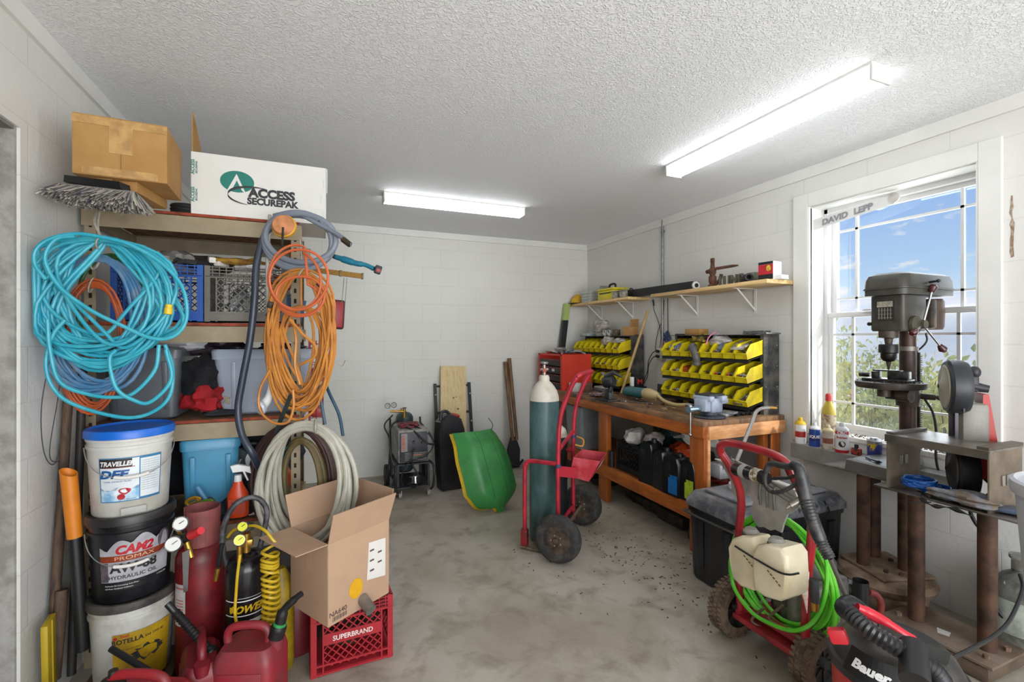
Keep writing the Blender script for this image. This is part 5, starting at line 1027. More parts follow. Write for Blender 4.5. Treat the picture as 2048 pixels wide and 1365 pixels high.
# ---- cylinders
gc = thing('gas_cylinder', (1.472, 3.000, .024), 'large dark green gas cylinder with cream top standing on the red cart', 'gas cylinder')
GCM = mat('35504f', .36, v=.3, s=5, c2='507074', b=.04, stretch=(1, 1, .5)); CRM = mat('cfcbbd', .5, v=.25, s=10, c2='a58f7c', th=(.5, .8))
M().lathe([(.001, 0), (.09, 0), (.103, .02), (.105, .04), (.105, .985), (.105, .99)], n=48).build('body', GCM, gc)
M().lathe([(.1055, .985), (.1055, 1.0), (.102, 1.02), (.093, 1.05), (.077, 1.08), (.058, 1.105), (.042, 1.12), (.038, 1.125), (.038, 1.15), (.034, 1.155), (.032, 1.165), (.001, 1.166)], n=48).build('shoulder', CRM, gc)
M().lathe([(.034, 1.13), (.036, 1.135), (.034, 1.152)], n=30).build('neck_ring', mat('9c6c5c', .6, v=.4), gc)
m = M().cyl((0, 0, 1.16), (0, 0, 1.24), .014, .011, 14).cyl((-.03, 0, 1.205), (.03, 0, 1.205), .011, .011, 12); m.build('valve', mat('b49a94', .35, m=.6, v=.3), gc)
M().lathe([(.001, 0), (.026, 0), (.03, .004), (.03, .012), (.024, .016), (.001, .016)], (0, 0, 1.245), n=10).build('hand_wheel', mat('8f8a88', .4, m=.5), gc)
M().cyl((-.012, -.03, 1.20), (.012, .03, 1.20), .014, .014, 10).build('tag', mat('a83a30', .5), gc)
m = M().lathe([(.1062, .555), (.1065, .56), (.1062, .565)], n=48); m.build('strap', mat('33384e', .6), gc)
gs = thing('gas_cylinder', (1.655, 3.155, .024), 'smaller dark gas cylinder with cream top behind the large one', 'gas cylinder')
M().lathe([(.001, 0), (.07, 0), (.08, .03), (.08, .69)], n=36).build('body', mat('1f2528', .35, v=.3, s=5), gs)
M().lathe([(.0805, .685), (.078, .71), (.066, .74), (.045, .76), (.03, .768), (.001, .77)], n=36).build('shoulder', CRM, gs)
# ================================================================ workbench
ORW = mat('b8672a', .48, v=.3, s=4, stretch=(6, 1.2, 6), c2='8a4516', th=(.35, .7), coat=.15); ORWz = mat('b06023', .48, v=.3, s=4, stretch=(6, 6, .9), c2='8a4516', th=(.35, .7), coat=.15)
SUNLIT = mat('e2a877', .55, v=.2, s=5, stretch=(1.2, 6, 6), c2='c98a55'); TOPM = mat('8d6a4c', .6, v=.4, s=5, stretch=(5, 1, 1), c2='5d4636', b=.06)  # paler wood tone: sunlight on the bench end put into the colour
BZ = .903; BX0, BX1, BY0, BY1 = 2.31, 3.07, 2.354, 4.95
wbn = thing('workbench', (BX0, BY0, 0), 'long orange stained wooden workbench along the right wall', 'workbench')
M().box(((BX0+BX1)/2, (BY0+BY1)/2, BZ-.018), (BX1-BX0, BY1-BY0, .036), bev=.003).build('worktop', TOPM, wbn, world=True)
M().box((BX0+.02, (BY0+BY1)/2, BZ-.058), (.036, BY1-BY0-.002, .108), bev=.003).build('front_apron', ORW, wbn, world=True)
M().box(((BX0+BX1)/2+.02, BY0+.008, BZ-.078), (BX1-BX0-.05, .036, .088), bev=.002).build('end_apron', SUNLIT, wbn, world=True, label='end board with sunlight put into its pale colour')
M().box((BX0+.022, (BY0+BY1)/2, .275), (.038, BY1-BY0-.06, .105), bev=.003).build('shelf_edge', ORW, wbn, world=True)
M().box(((BX0+BX1)/2, (BY0+BY1)/2, .315), (BX1-BX0-.02, BY1-BY0-.06, .018)).build('lower_shelf', ORW, wbn, world=True)
for x, y, w_, d_ in ((2.355, 2.43, .05, .13), (2.355, 3.565, .05, .13), (2.355, 4.80, .05, .13), (2.97, 2.40, .17, .05), (2.97, 3.565, .09, .09), (2.97, 4.80, .09, .09)):
    M().box((x, y, .425), (w_, d_, .85), bev=.003).build('leg', ORWz, wbn, world=True)
M().box((BX0+.055, BY0+.010, .425), (.022, .022, .85), bev=.002).build('leg', SUNLIT, wbn, world=True, label='narrow batten in the same sunlit colour')
m = M().tube([(2.93, 2.366, .40+.0*k) if k == 0 else (2.93, 2.366, .78) for k in range(2)], .007, 6); m.build('chain', mat('4a3424', .5, m=.4), wbn, world=True)
# ---- bin racks
SM = mat('3b3d40', .5, m=.35, v=.4, s=10, c2='6a6660', b=.05); LNG = .90; TL = R(14)
def rack_bins(y0, label):
    t = thing('bin_rack', (2.79, y0, BZ), label, 'bin rack')
    for k, z in enumerate((.055, .222, .392)):
        m = M()
        m.box((.115, LNG/2, z+.028), (.25, LNG, .003), (0, -TL, 0)).box((-.004, LNG/2, z-.008), (.003, LNG, .024)); m.build('shelf', mat('26272a', .5, m=.3, v=.2), t)
    M().box((.17, LNG/2, .575), (.22, LNG, .004)).build('top_shelf', SM, t)
    for y in (0, LNG):
        m = M().box((.215, y, .295), (.155, .004, .59)).box((.138, y+(.012 if y == 0 else -.012), .295), (.004, .028, .59)); m.build('end_panel', SM, t)
        m = M()
        for z in (.06, .20, .35, .50):
            for x in (.16, .27): m.ball((x, y-.003 if y == 0 else y+.003, z), .005, 6)
        m.build('rivet', CHR, t)
    M().box((.285, LNG/2, .3), (.003, LNG-.01, .55)).build('back_panel', SM, t)
    return t
RK2 = rack_bins(2.41, 'grey steel rack of yellow bins at the window end of the bench')
RK1 = rack_bins(3.95, 'grey steel rack of yellow bins at the far end of the bench')
YB_ = mat('ead81e', .38, v=.12, s=7, c2='c9b012')
def bin_proto():
    w, d, h = .105, .225, .100; m = M(); t_ = .0025
    side = [(0, 0), (d, 0), (d, h), (.055, h), (.0, h*.52)]     # x from the front, z
    def P3(y): return [V((x, y, z)) for x, z in side]
    for sy in (-1, 1): m.add([V((x, sy*w/2, z)) for x, z in side]+[V((x, sy*(w/2-t_), z)) for x, z in side], [(0, 1, 2, 3, 4), (9, 8, 7, 6, 5)]+[(i, i+5, (i+1) % 5+5, (i+1) % 5) for i in range(5)])
    m.box((d/2, 0, t_/2), (d, w, t_)).box((d-t_/2, 0, h/2), (t_, w, h)).box((t_/2, 0, h*.22), (t_, w, h*.44)).box((-.004, 0, h*.44), (.010, w, .004))
    for sy in (-1, 1): m.box((d*.6, sy*w/2, h-.002), (d*.72, .006, .004))
    for k in (.35, .6, .85): m.box((d*k, -w/2, h*.78), (.002, .003, h*.3))
    return m
def hardware(seed, kind):
    rd = random.Random(seed); m = M()
    for i in range(34):
        a = rd.uniform(0, pi); p = V((rd.uniform(.02, .17), rd.uniform(-.036, .036), rd.uniform(.01, .045))); l_ = rd.uniform(.012, .035); e_ = Euler((rd.uniform(-.5, .5), rd.uniform(-.5, .5), a)).to_matrix()
        m.mi = rd.choice((0, 0, 1)); r_ = rd.uniform(.0025, .006)
        m.cyl(p, p+e_@V((l_, 0, 0)), r_, r_, 6)
        m.cyl(p-e_@V((.004, 0, 0)), p, r_*1.9, r_*1.9, 6)
    return m
HWM = [[mat('a7a7a2', .3, m=.8, v=.3), mat('7b6a4f', .5, m=.4, v=.3)], [mat('4b4a48', .5, m=.3, v=.3), mat('8a8a86', .35, m=.6)], [mat('6c8a8a', .5, v=.5, s=40), mat('b04a2c', .5, v=.3)], [mat('c9c9c6', .4, v=.2), mat('6a4a3a', .5)]]
LV = ('bottom', 'middle', 'top'); ORD = ('first', 'second', 'third', 'fourth', 'fifth', 'sixth', 'seventh', 'eighth'); rd = random.Random(77)
bp0 = None; hp = []
for ri, (rk, rn) in enumerate(((RK2, 'rack nearer the window'), (RK1, 'rack by the corner'))):
    for li, z in enumerate((.055, .222, .392)):
        for k in range(8):
            loc = rk.location+V((-.012, .058+k*.112, z+.006)); lb = f'yellow bin, {LV[li]} shelf of the {rn}, {ORD[k]} from the right'
            if bp0 is None:
                bp0 = thing('parts_bin', loc, lb, 'parts bin', group='yellow parts bins in the bench racks'); bin_proto().build('body', YB_, bp0, False); o = bp0
            else: o = dup(bp0, loc, label=lb)
            o.rotation_euler.y = -TL
            if li == 2 and ri == 0 and k in (3,): pass
            hk = rd.randrange(4)
            if rd.random() < .93:
                hl = f'loose small hardware inside the {ORD[k]} bin from the right, {LV[li]} shelf, {rn}'
                if len(hp) < 4: h_ = one(hardware(len(hp), 0), 'loose_hardware', HWM[len(hp)], hl, 'hardware', 'hardware in the yellow bins', 'stuff'); hp.append(h_)
                else: h_ = dup(hp[hk], (0, 0, 0), label=hl)
                h_.location = loc+V((.002, 0, .006)); h_.rotation_euler.y = -TL
# big things in bins of the near rack
PVC = mat('5c5a58', .5, v=.2)
o = RK2.location
pv = thing('pipe_elbow', o+V((-.01, .50, .36)), 'grey plastic drain pipe elbow lying across the middle of the near bin rack', 'pipe fitting')
M().tube(bez([(-.0, .03, .12), (-.015, .0, .085), (-.01, -.02, .03), (.0, -.01, -.02)], 6), .030, 18, cap=False).build('pipe', PVC, pv); M().lathe([(.030, -.012), (.036, -.012), (.036, .014), (.031, .014), (.031, -.01)], (.0, .034, .118), (-.2, .9, .6), 20, False).build('rim', PVC, pv)
M().lathe([(.030, -.01), (.036, -.01), (.036, .012), (.030, .012)], (.0, -.012, -.014), (0, 0, 1), 20, False).build('rim', PVC, pv)
lump('plastic_bag', o+V((.09, .36, .53)), .055, (1.0, 1.7, .8), mat('cfcac6', .2, v=.2, s=20, tr=.2, c2='a79c96'), 'clear zip bag of parts on the near bin rack', 'bag', 51, .28, 26)
one(M().tube(bez([o+V((.04, .34, .60)), o+V((.0, .37, .56)), o+V((-.02, .38, .50))], 5), .0045, 6), 'bag_zip', mat('e07ab0', .4), 'pink zip strip of the clear bag on the near bin rack', 'strip', loc=o+V((.0, .37, .56)))
one(M().box(o+V((.06, .12, .50)), (.16, .09, .012), (0, -.35, .3)).box(o+V((.05, .15, .507)), (.03, .03, .002), (0, -.35, .3)), 'printed_bag', mat('c9c6be', .35, v=.5, s=18, c2='77726c'), 'flat white printed bag sticking out of a top shelf bin', 'packet', loc=o+V((.06, .12, .5)))
one(M().box(o+V((.05, .27, .475)), (.10, .06, .05), (.3, -.5, .2), bev=.004), 'small_box', mat('6b7484', .5, v=.2), 'slate blue box tilted in a top shelf bin', 'box', loc=o+V((.05, .27, .47)))
one(M().box(o+V((.19, .06, .585)), (.15, .20, .012), bev=.003).box(o+V((.19, .10, .60)), (.10, .16, .014), (0, 0, .2), bev=.005), 'metal_tray', mat('87888a', .25, m=.6, v=.5, s=30), 'silver plastic wrapped tray on top of the near bin rack', 'tray', loc=o+V((.19, .06, .58)))
one(M().box(o+V((.19, .70, .605)), (.10, .17, .05), bev=.003), 'cardboard_box', CB, 'small brown box on top of the near bin rack', 'box', loc=o+V((.19, .7, .58)))
lump('work_glove', o+V((.10, .56, .545)), .05, (1.1, 1.6, .7), mat('3a3424', .7, v=.6, s=22, c2='b8a024'), 'black and yellow tool bundle on the near bin rack', 'tools', 52, .35, 24)
one(M().box(o+V((.06, .80, .485)), (.10, .08, .03), (0, -.3, .4)).box(o+V((.05, .72, .49)), (.05, .05, .03), (0, -.3, .1)), 'small_box', mat('3c5c9a', .5, v=.5, s=30, c2='c9c9c9'), 'blue and white packets in the far end of the top near shelf', 'packet', loc=o+V((.06, .8, .48)))
m = M()
for k in range(4): m.cyl(o+V((-.02, .05+.022*k, .075)), o+V((.12, .055+.02*k, .145)), .009, .009, 10)
one(m, 'steel_rods', mat('b9bab8', .25, m=.8, v=.2), 'bright steel rods lying in the bottom shelf bin nearest the window', 'rods', loc=o+V((.05, .08, .08)), kind='stuff')
one(M().box(o+V((.05, .65, .29)), (.07, .05, .05), (.3, -.2, .2)), 'small_box', mat('b84a22', .5), 'orange packet in a middle shelf bin of the near rack', 'packet', loc=o+V((.05, .65, .28)))
# far rack stuff
o = RK1.location
lump('plastic_bag', o+V((.16, .60, .68)), .085, (1.0, 1.5, .9), mat('ccc6c0', .2, v=.3, s=16, tr=.2, c2='968c84'), 'big clear plastic bag on top of the corner bin rack', 'bag', 61, .25, 28)
lump('plastic_bag', o+V((.06, .30, .52)), .06, (1.0, 1.2, .9), mat('c9c3bc', .2, v=.3, s=16, tr=.2, c2='a0968e'), 'clear bag in a top shelf bin of the corner rack', 'bag', 62, .3, 26)
lump('plastic_bag', o+V((.07, .10, .52)), .055, (1.1, 1.4, .5), mat('cdcdc4', .2, v=.3, s=16, tr=.2), 'thin crinkled bag on the right of the corner rack', 'bag', 63, .3, 26)
cb3 = thing('cardboard_box', o+V((.17, .06, .580)), 'open brown box on top of the corner bin rack', 'box', R(8))
m = M(); panel(m, [(-.05, -.06, 0), (.05, -.06, 0), (.05, -.06, .09), (-.05, -.06, .09)]); panel(m, [(-.05, .06, 0), (.05, .06, 0), (.05, .06, .09), (-.05, .06, .09)]); panel(m, [(-.05, -.06, 0), (-.05, .06, 0), (-.05, .06, .09), (-.05, -.06, .09)]); panel(m, [(.05, -.06, 0), (.05, .06, 0), (.05, .06, .09), (.05, -.06, .09)]); m.build('carton', CB, cb3)
m = M(); panel(m, [(.05, -.06, .09), (.05, .06, .09), (.06, .06, .17), (.06, -.06, .17)]); m.build('flap', CB, cb3)
for k, (y, c, l_) in enumerate(((.42, 'd8d8d4', 'white and black printed box beside the bag on the corner rack'), (.34, 'cfd0cb', 'second white and black box nearer on the corner rack'), (.24, '6b5a3c', 'brown jar like box on the corner rack'))):
    one(M().box(o+V((.12, y, .612)), (.07, .055, .065), bev=.002), 'small_box', mat(c, .5, v=.6, s=28, c2='2a2a2c'), l_, 'box', loc=o+V((.12, y, .58)))
one(M().box(o+V((.10, .78, .592)), (.12, .16, .03), bev=.004), 'clear_case', mat('a8b0b4', .2, v=.2), 'flat clear case at the far top of the corner rack', 'case', loc=o+V((.1, .78, .578)))
# ---- red tool chest
tc_ = thing('tool_chest', (2.51, 4.615, BZ), 'red metal tool chest with black drawers at the far end of the bench', 'tool chest')
TR = mat('cc3a28', .4, v=.1, s=5); m = M(); 
for (c, d_) in (((0, -.284, .19), (.36, .004, .38)), ((0, .284, .19), (.36, .004, .38)), ((.178, 0, .19), (.004, .57, .38)), ((0, 0, .002), (.36, .57, .004)), ((0, 0, .30), (.35, .56, .004)), ((-.172, -.270, .19), (.016, .03, .38)), ((-.172, .270, .19), (.016, .03, .38)), ((-.172, 0, .372), (.016, .57, .016))): m.box(c, d_)
m.build('cabinet', TR, tc_, False)
for k in range(4):
    dr = M().box((-.166, 0, .04+k*.082), (.02, .51, .072), bev=.003).build('drawer', mat('2a2326', .45, v=.2), tc_); M().box((-.179, 0, .068+k*.082), (.012, .50, .006)).build('handle', mat('8f2a28', .4, m=.3), dr)
M().box((-.178, -.08, .205), (.002, .06, .03)).build('label', mat('d8c8c8', .5, v=.2), tc_)
rd = random.Random(19); cols = ('8a8a8c', 'b8b4b0', '3a3a3e', 'a03a30', '4a7fa0', 'c9c0b0'); gn = 'small tools heaped in the top of the red chest'
tl = M().cyl((0, 0, 0), (.09, 0, 0), .006, .006, 8).cyl((.09, 0, 0), (.14, 0, 0), .011, .011, 8)
for k in range(26):
    t_ = M().cyl((-.05, 0, 0), (.0, 0, 0), .010, .009, 8).cyl((0, 0, 0), (.07, 0, 0), .0035, .0035, 6)
    o_ = one(t_, 'screwdriver', mat(cols[k % 6], .4, v=.2, m=.3 if k % 2 else 0), 'small loose hand tool among the heap in the top of the red chest', 'hand tool', gn)
    o_.location = tc_.location+V((rd.uniform(-.12, .12), -.22+.44*k/26, .385+rd.uniform(0, .03))); o_.rotation_euler = (rd.uniform(-.4, .4), rd.uniform(-.3, .3), rd.uniform(0, 6))
lump('plastic_bag', tc_.location+V((-.02, .05, .425)), .045, (1.4, 1.9, .5), mat('a8a4a4', .3, v=.5, s=30, tr=.2), 'crumpled clear bag on top of the red tool chest', 'bag', 66, .3)
# ---- bench top objects
def BT(px, py, z=BZ): return W(px, py, Z=z)
kb = thing('bench_sander', BT(1215, 802), 'black bench sharpener with round motor head on a flat base', 'bench tool')
M().box((.01, .02, .007), (.13, .22, .014), bev=.004).build('base_plate', BLK, kb); M().box((.03, .02, .055), (.06, .09, .09), bev=.008, tap=.7).build('pedestal', mat('27292c', .5), kb)
M().lathe([(.001, -.05), (.045, -.05), (.052, -.04), (.052, .04), (.045, .05), (.001, .055)], (.03, .02, .165), (.45, -.85, .2), 28).build('motor', mat('222326', .45, v=.2), kb)
M().box((.03, .0, .11), (.03, .04, .08), (0, .3, 0), bev=.005).build('arm', BLK, kb); M().tube([(.0, .04, .21), (.05, -.02, .25), (.10, -.08, .21)], [.02, .022, .008], 12).build('jaw', mat('4b4d50', .35, m=.6), kb)
M().lathe([(.001, 0), (.015, 0), (.016, .02), (.001, .024)], (-.01, .05, .225), (-.4, 0, 1), 14).build('knob', CHR, kb)
gr = thing('die_grinder', BT(1280, 800), 'teal and beige electric die grinder lying on the bench', 'power tool')
a, b, c = W(1252, 783, X=2.62), W(1292, 787, X=2.55), W(1316, 792, X=2.50)
M().tube([a, a+(b-a)*.1, b], [.038, .045, .043], 20).build('motor_housing', mat('2a7f88', .4, v=.2), gr, world=True)
M().tube([b, b+(c-b)*.3, b+(c-b)*.8, c], [.045, .046, .034, .015], 20).build('nose_cone', mat('cdb88a', .5, v=.15), gr, world=True)
m = M()
for k in range(5): p = a+(b-a)*(.2+.12*k); m.box(p+V((-.02, -.03, .03)), (.006, .02, .02))
m.build('vent', BLK, gr, world=True)
M().tube(bez([c, W(1330, 803, X=2.48), W(1352, 810, X=2.46), W(1375, 810, X=2.46)], 6), .013, 12).build('flex_shaft', mat('c2ac78', .5, v=.15), gr, world=True); M().cyl(W(1374, 810, X=2.46), W(1386, 812, X=2.45), .016, .014, 12).build('handpiece', CHR, gr, world=True)
wr_ = thing('wrench', BT(1275, 806), 'chrome combination wrench lying on the bench front', 'wrench', R(-62))
M().prism([(-.10, -.007), (.09, -.008), (.10, -.016), (.125, -.018), (.135, -.008), (.12, 0), (.135, .008), (.125, .018), (.10, .016), (.09, .008), (-.10, .007)], (0, 0, .006), (1, 0, 0), (0, 1, 0), .008).lathe([(.009, -.005), (.017, -.005), (.017, .005), (.009, .005), (.009, -.005)], (-.11, 0, .006), (0, 0, 1), 16, False).build('body', mat('c4c6c8', .2, m=.9), wr_, False)
def bb(name, px, py, d, mt, label, cat, rz=0., ex=0., **k):
    o_ = one(M().box((0, 0, d[2]/2), d, bev=k.get('bev', .002)), name, mt, label, cat); o_.location = BT(px, py)+V((ex, 0, .001)); o_.rotation_euler.z = rz; return o_
bb('small_box', 1140, 784, (.08, .10, .09), mat('d2cfcb', .5, v=.2, s=20), 'white tattered box on the bench by the red chest', 'box', .2, .06)
bb('small_box', 1166, 786, (.08, .07, .10), mat('70574a', .7, v=.4, s=30), 'brown perforated metal box on the bench', 'box', .1, .05)
bb('booklet', 1186, 783, (.12, .18, .025), mat('6c6f78', .5, v=.4, s=12), 'grey stack of booklets on the bench', 'booklet', .2, .12)
o_ = bb('booklet', 1188, 783, (.11, .17, .02), mat('b9b4ac', .5, v=.3, s=12), 'white booklet topmost of the stack on the bench', 'booklet', .35, .12); o_.location.z += .027
q = V((2.80, 3.70, BZ)); one(M().box(q+V((0, 0, .045)), (.16, .12, .088), bev=.004), 'tool_case', BLK, 'low black case under the box with the red M', 'case', loc=q)
o_ = one(M().box((0, 0, .045), (.03, .03, .09), bev=.002), 'small_box', WHI, 'narrow white box standing beside the box with the red M', 'box'); o_.location = (2.75, 3.70, BZ+.09)
o_ = one(M().box((0, 0, .045), (.085, .06, .09), bev=.002), 'battery_box', mat('1e1a1c', .5), 'black box with a red letter M on the bench', 'box'); o_.location = (2.82, 3.70, BZ+.09); M().text('M', .06, (0, -.031, .025), (1, 0, 0), (0, 0, 1), .05, 1.3).build('lettering', mat('c03028', .5), o_, False)
gb = thing('soldering_stand', BT(1328, 792), 'grey metal box with a red handled tool beside the outlet', 'tool')
M().box((.12, .1, .05), (.12, .15, .10), bev=.01).build('box', mat('6e6a62', .5, v=.3, s=12), gb); M().cyl((.12, .12, .10), (.12, .14, .13), .022, .03, 14).build('holder', mat('6b6256', .5), gb); M().tube([(.12, .14, .12), (.115, .13, .25)], [.016, .014], 12).build('handle', mat('a81c28', .35), gb)
bb('multimeter', 1352, 796, (.05, .12, .03), mat('a62a24', .4, v=.2), 'red hand tool lying before the bins', 'tool', R(20), .05)
bb('tape_measure', 1367, 806, (.03, .04, .03), mat('cdb01c', .4), 'small yellow piece beside the red hand tool', 'tool', R(20), .03)
lump('metal_parts', BT(1325, 796)+V((.05, .05, .02)), .04, (1.3, 1.8, .5), mat('8f8f8d', .3, m=.7, v=.5, s=30), 'small pile of shiny metal fittings on the bench', 'fittings', 71, .4, kind='stuff')
lump('metal_parts', BT(1192, 795)+V((.02, .05, .02)), .04, (1.4, 1.6, .5), mat('7a3a34', .5, v=.6, s=40, c2='8a97a4'), 'pile of coloured wire connectors on the bench edge', 'connectors', 72, .45, kind='stuff')
# sprinkle of bits on the bench
rd = random.Random(4); pr = []
for k in range(36):
    if k < 3: o_ = one(M().cyl((-.012, 0, 0), (.012, 0, 0), .004, .004, 6).cyl((-.017, 0, 0), (-.012, 0, 0), .008, .008, 6), 'bolt', mat(('9a9a96', 'a88a4c', '55504a')[k], .4, m=.7), 'loose bolt among the scatter of bolts on the bench top', 'bolt', 'loose bolts on the bench top'); pr.append(o_)
    else: o_ = dup(pr[k % 3], (0, 0, 0))
    o_.location = (rd.uniform(2.36, 2.72), rd.uniform(2.75, 4.1), BZ+.009); o_.rotation_euler = (0, 0, rd.uniform(0, 6))
# vise
vs = thing('bench_vise', (2.455, 2.475, BZ), 'light grey blue bench vise at the near corner of the bench', 'vise', R(8)); vs.scale = (1.2, 1.2, 1.15)
VM = mat('a9b2c4', .35, v=.25, s=10, c2='8791a6'); VD = mat('3e424c', .4, m=.3, v=.3)
M().lathe([(.001, 0), (.085, 0), (.09, .006), (.085, .014), (.05, .02), (.045, .035), (.001, .035)], (.03, 0, 0), n=28).build('base', VD, vs)
M().box((.05, 0, .075), (.10, .085, .09), bev=.012).box((.09, 0, .115), (.05, .12, .035), bev=.006).build('fixed_jaw', VM, vs); M().box((-.03, 0, .08), (.05, .08, .075), bev=.008).box((-.02, 0, .12), (.04, .12, .03), bev=.006).box((.10, 0, .09), (.16, .04, .03), bev=.004).build('moving_jaw', VM, vs)
M().box((.035, 0, .139), (.14, .10, .008), bev=.003).build('jaw_plate', VD, vs); M().cyl((-.055, 0, .06), (-.15, 0, .06), .016, .018, 16).build('screw_head', mat('9fb4c8', .2, m=.8), vs)
M().cyl((-.132, .0, .075), (-.132, .0, -.085), .006, .006, 10).ball((-.132, 0, .078), .011, 10).ball((-.132, 0, -.088), .011, 10).build('handle', CHR, vs)
one(M().box((2.62, 2.52, BZ+.012), (.10, .16, .02), (0, 0, .3), bev=.004).box((2.66, 2.47, BZ+.028), (.07, .10, .014), (0, 0, .3)), 'metal_plate', mat('c0c2c8', .3, m=.4, v=.4, s=12), 'pale metal plates beside the vise', 'plate', loc=(2.62, 2.52, BZ))
m = M()
for k in range(9): m.box((2.70+.022*k, 2.44+.005*(k % 2), BZ+.014+.004*(k % 3)), (.018, .03, .022), (0, 0, .2*(k % 3)), bev=.003)
one(m, 'drive_chain', mat('2c2c30', .35, m=.6, v=.3), 'short length of dark heavy chain near the bench end', 'chain', loc=(2.8, 2.44, BZ))
lump('steel_wool', (2.95, 2.56, BZ+.04), .045, (1.2, 1, .8), mat('4c4844', .8, v=.4, b=.6), 'dark grey wad of steel wool under the bin rack', 'steel wool', 73, .25)
# stick, outlet, conduit, cords, flag
one(M().tube([W(1243, 787, X=2.72), W(1296, 622, X=2.98)], [.014, .013], 10), 'wooden_stick', mat('bd9a62', .5, v=.2, s=8, stretch=(4, 4, 1)), 'pale wooden stick leaning against the corner bin rack', 'stick', loc=W(1243, 787, X=2.72))
yc = W(1325, 700, X=XR-.012).y
m = M().cyl((XR-.012, yc, 1.36), (XR-.012, yc, ZC-.01), .011, .011, 12); 
for z in (1.9, 2.5): m.box((XR-.006, yc, z), (.008, .05, .02))
one(m, 'conduit', mat('9a9c9e', .35, m=.6, v=.4, s=12), 'galvanised conduit running down the right wall to the outlet', 'conduit', loc=(XR-.012, yc, 1.36))
ob = thing('power_outlet', (XR-.025, yc, 1.30), 'metal outlet box on the right wall with black plugs', 'outlet')
M().box((0, 0, 0), (.05, .075, .12), bev=.004).build('box', mat('b9b8b0', .5, v=.2), ob); M().box((-.027, 0, 0), (.004, .07, .115), bev=.002).build('cover', mat('d5d2c4', .4), ob)
for z in (-.025, .025): M().tube(bez([(-.03, .0, z), (-.06, .01, z+.003), (-.07, .05, z-.02), (-.06, .12, z-.10), (-.03, .18, z-.22), (-.1, .2, -.36)], 5), [.014]*6+[.004]*20, 8).build('plug', BLK, ob)
cc = thing('power_lead', W(1312, 600, X=XR-.01), 'thin black cord looping down the wall under the shelf', 'cord')
M().tube(bez([W(*q, X=XR-.012) for q in ((1306, 600), (1308, 620), (1318, 648), (1322, 675), (1318, 700), (1312, 702), (1311, 690), (1317, 660), (1325, 640), (1328, 600))], 6), .003, 6).build('cable', BLK, cc, world=True); M().cyl(W(1306, 600, X=XR-.012), W(1308, 612, X=XR-.012), .008, .006, 8).build('plug', BLK, cc, world=True)
one(M().tube([W(1335.5, 597, X=XR-.012), W(1336, 665, X=XR-.012)], .004, 6), 'power_lead', mat('3a3836', .5), 'straight dark cord hanging from the near wall shelf', 'cord', loc=W(1335.5, 597, X=XR-.012))
fl_ = thing('small_flag', W(1334, 680, X=XR-.02), 'small folded American flag hanging by the conduit', 'flag'); q = fl_.location
m = M().shell(lambda u, v: q+V((0.006*sin(u*9), .055-.11*u*(.6+.4*v), .075-.09*v-.02*sin(u*5))), 10, 6, .002); m.build('canton', mat('2b3a66', .7, v=.3, s=90, c2='c9cfe0', th=(.62, .66)), fl_, world=True)
m = M()
for k in range(7):
    m.mi = k % 2; m.shell(lambda u, v, k=k: q+V((.004*k % .01, .05-.014*k-.012*u+.01*sin(v*4+k), -.01-.10*v-.004*k)), 4, 8, .002)
m.build('stripes', [mat('a8283a', .7), mat('d9d6d6', .7)], fl_, world=True)
# ---- wall shelves
def wshelf(y0, y1, z, label, brs):
    t = thing('wall_shelf', (2.97, (y0+y1)/2, z), label, 'shelf')
    M().box(((2.825+3.10)/2, (y0+y1)/2, z-.014), (.275, y1-y0, .028), bev=.002).build('board', PINE2, t, world=True)
    for y in brs:
        b_ = M().box((3.095, y, z-.12), (.006, .022, .19)).box((2.98, y, z-.031), (.22, .022, .005)); b_.loft([[V((2.90, y+s, z-.034)), V((2.92, y+s, z-.034)), V((3.092, y+s, z-.18)), V((3.092, y+s, z-.20))] for s in (-.002, .002)]); b_.build('bracket', WHT, t, world=True)
    return t
PINE2 = mat('dfc08a', .5, v=.15, s=4, stretch=(10, 1, 10), c2='c99e60', th=(.4, .75))
wshelf(2.30, 3.52, 1.862, 'near pine wall shelf above the bin rack', (2.62, 3.22)); wshelf(3.87, 5.05, 1.872, 'far pine wall shelf in the corner', (4.15, 4.75))
SA, SB = 1.873, 1.863
bt_ = thing('roller_shade', (2.95, 3.05, SB+.001), 'long black roller tube with white end lying over both wall shelves', 'roller tube')
a, b = V((2.95, 3.09, SB+.04)), V((2.98, 4.08, SA+.045)); M().loft([[p+V((s1*.038, 0, s2*.036)) for s1, s2 in ((-1, -1), (1, -1), (1, 1), (-1, 1))] for p in (a, b)]).build('tube', mat('232326', .6, v=.25, s=20), bt_, world=True)
M().lathe([(.001, 0), (.035, 0), (.037, .01), (.030, .024), (.001, .024)], a+V((0, .004, .0)), (-.3, -1, 0), 22).build('end_cap', WHI, bt_, world=True); M().lathe([(.001, 0), (.018, 0), (.001, .003)], a+V((-.008, -.021, .0)), (-.3, -1, 0), 16).build('hub', BLK, bt_, world=True); M().box(a+V((.02, .0, -.03)), (.03, .05, .02)).build('foot', WHI, bt_, world=True)
def on(name, px, py, X, z, d, mt, label, cat, rz=0., bev=.003):
    p = W(px, py, X=X); o_ = one(M().box((0, 0, d[2]/2), d, bev=bev), name, mt, label, cat); o_.location = (X, p.y, z); o_.rotation_euler.z = rz; return o_
ho_ = thing('hard_hat', (2.93, W(1158, 600, X=2.93).y, SA), 'yellow hard hat at the far end of the corner shelf', 'hard hat')
M().ball((0, 0, .0), .10, 24, (1.1, .85, 1.25)).map(lambda p: V((p.x, p.y, max(p.z, .004)))).build('shell', mat('d9ab1e', .4, v=.15), ho_); M().lathe([(.09, 0), (.125, -.0), (.128, .008), (.095, .012)], (0, 0, .004), n=28, sq=(1.1, .85)).build('brim', mat('3a3328', .5), ho_)
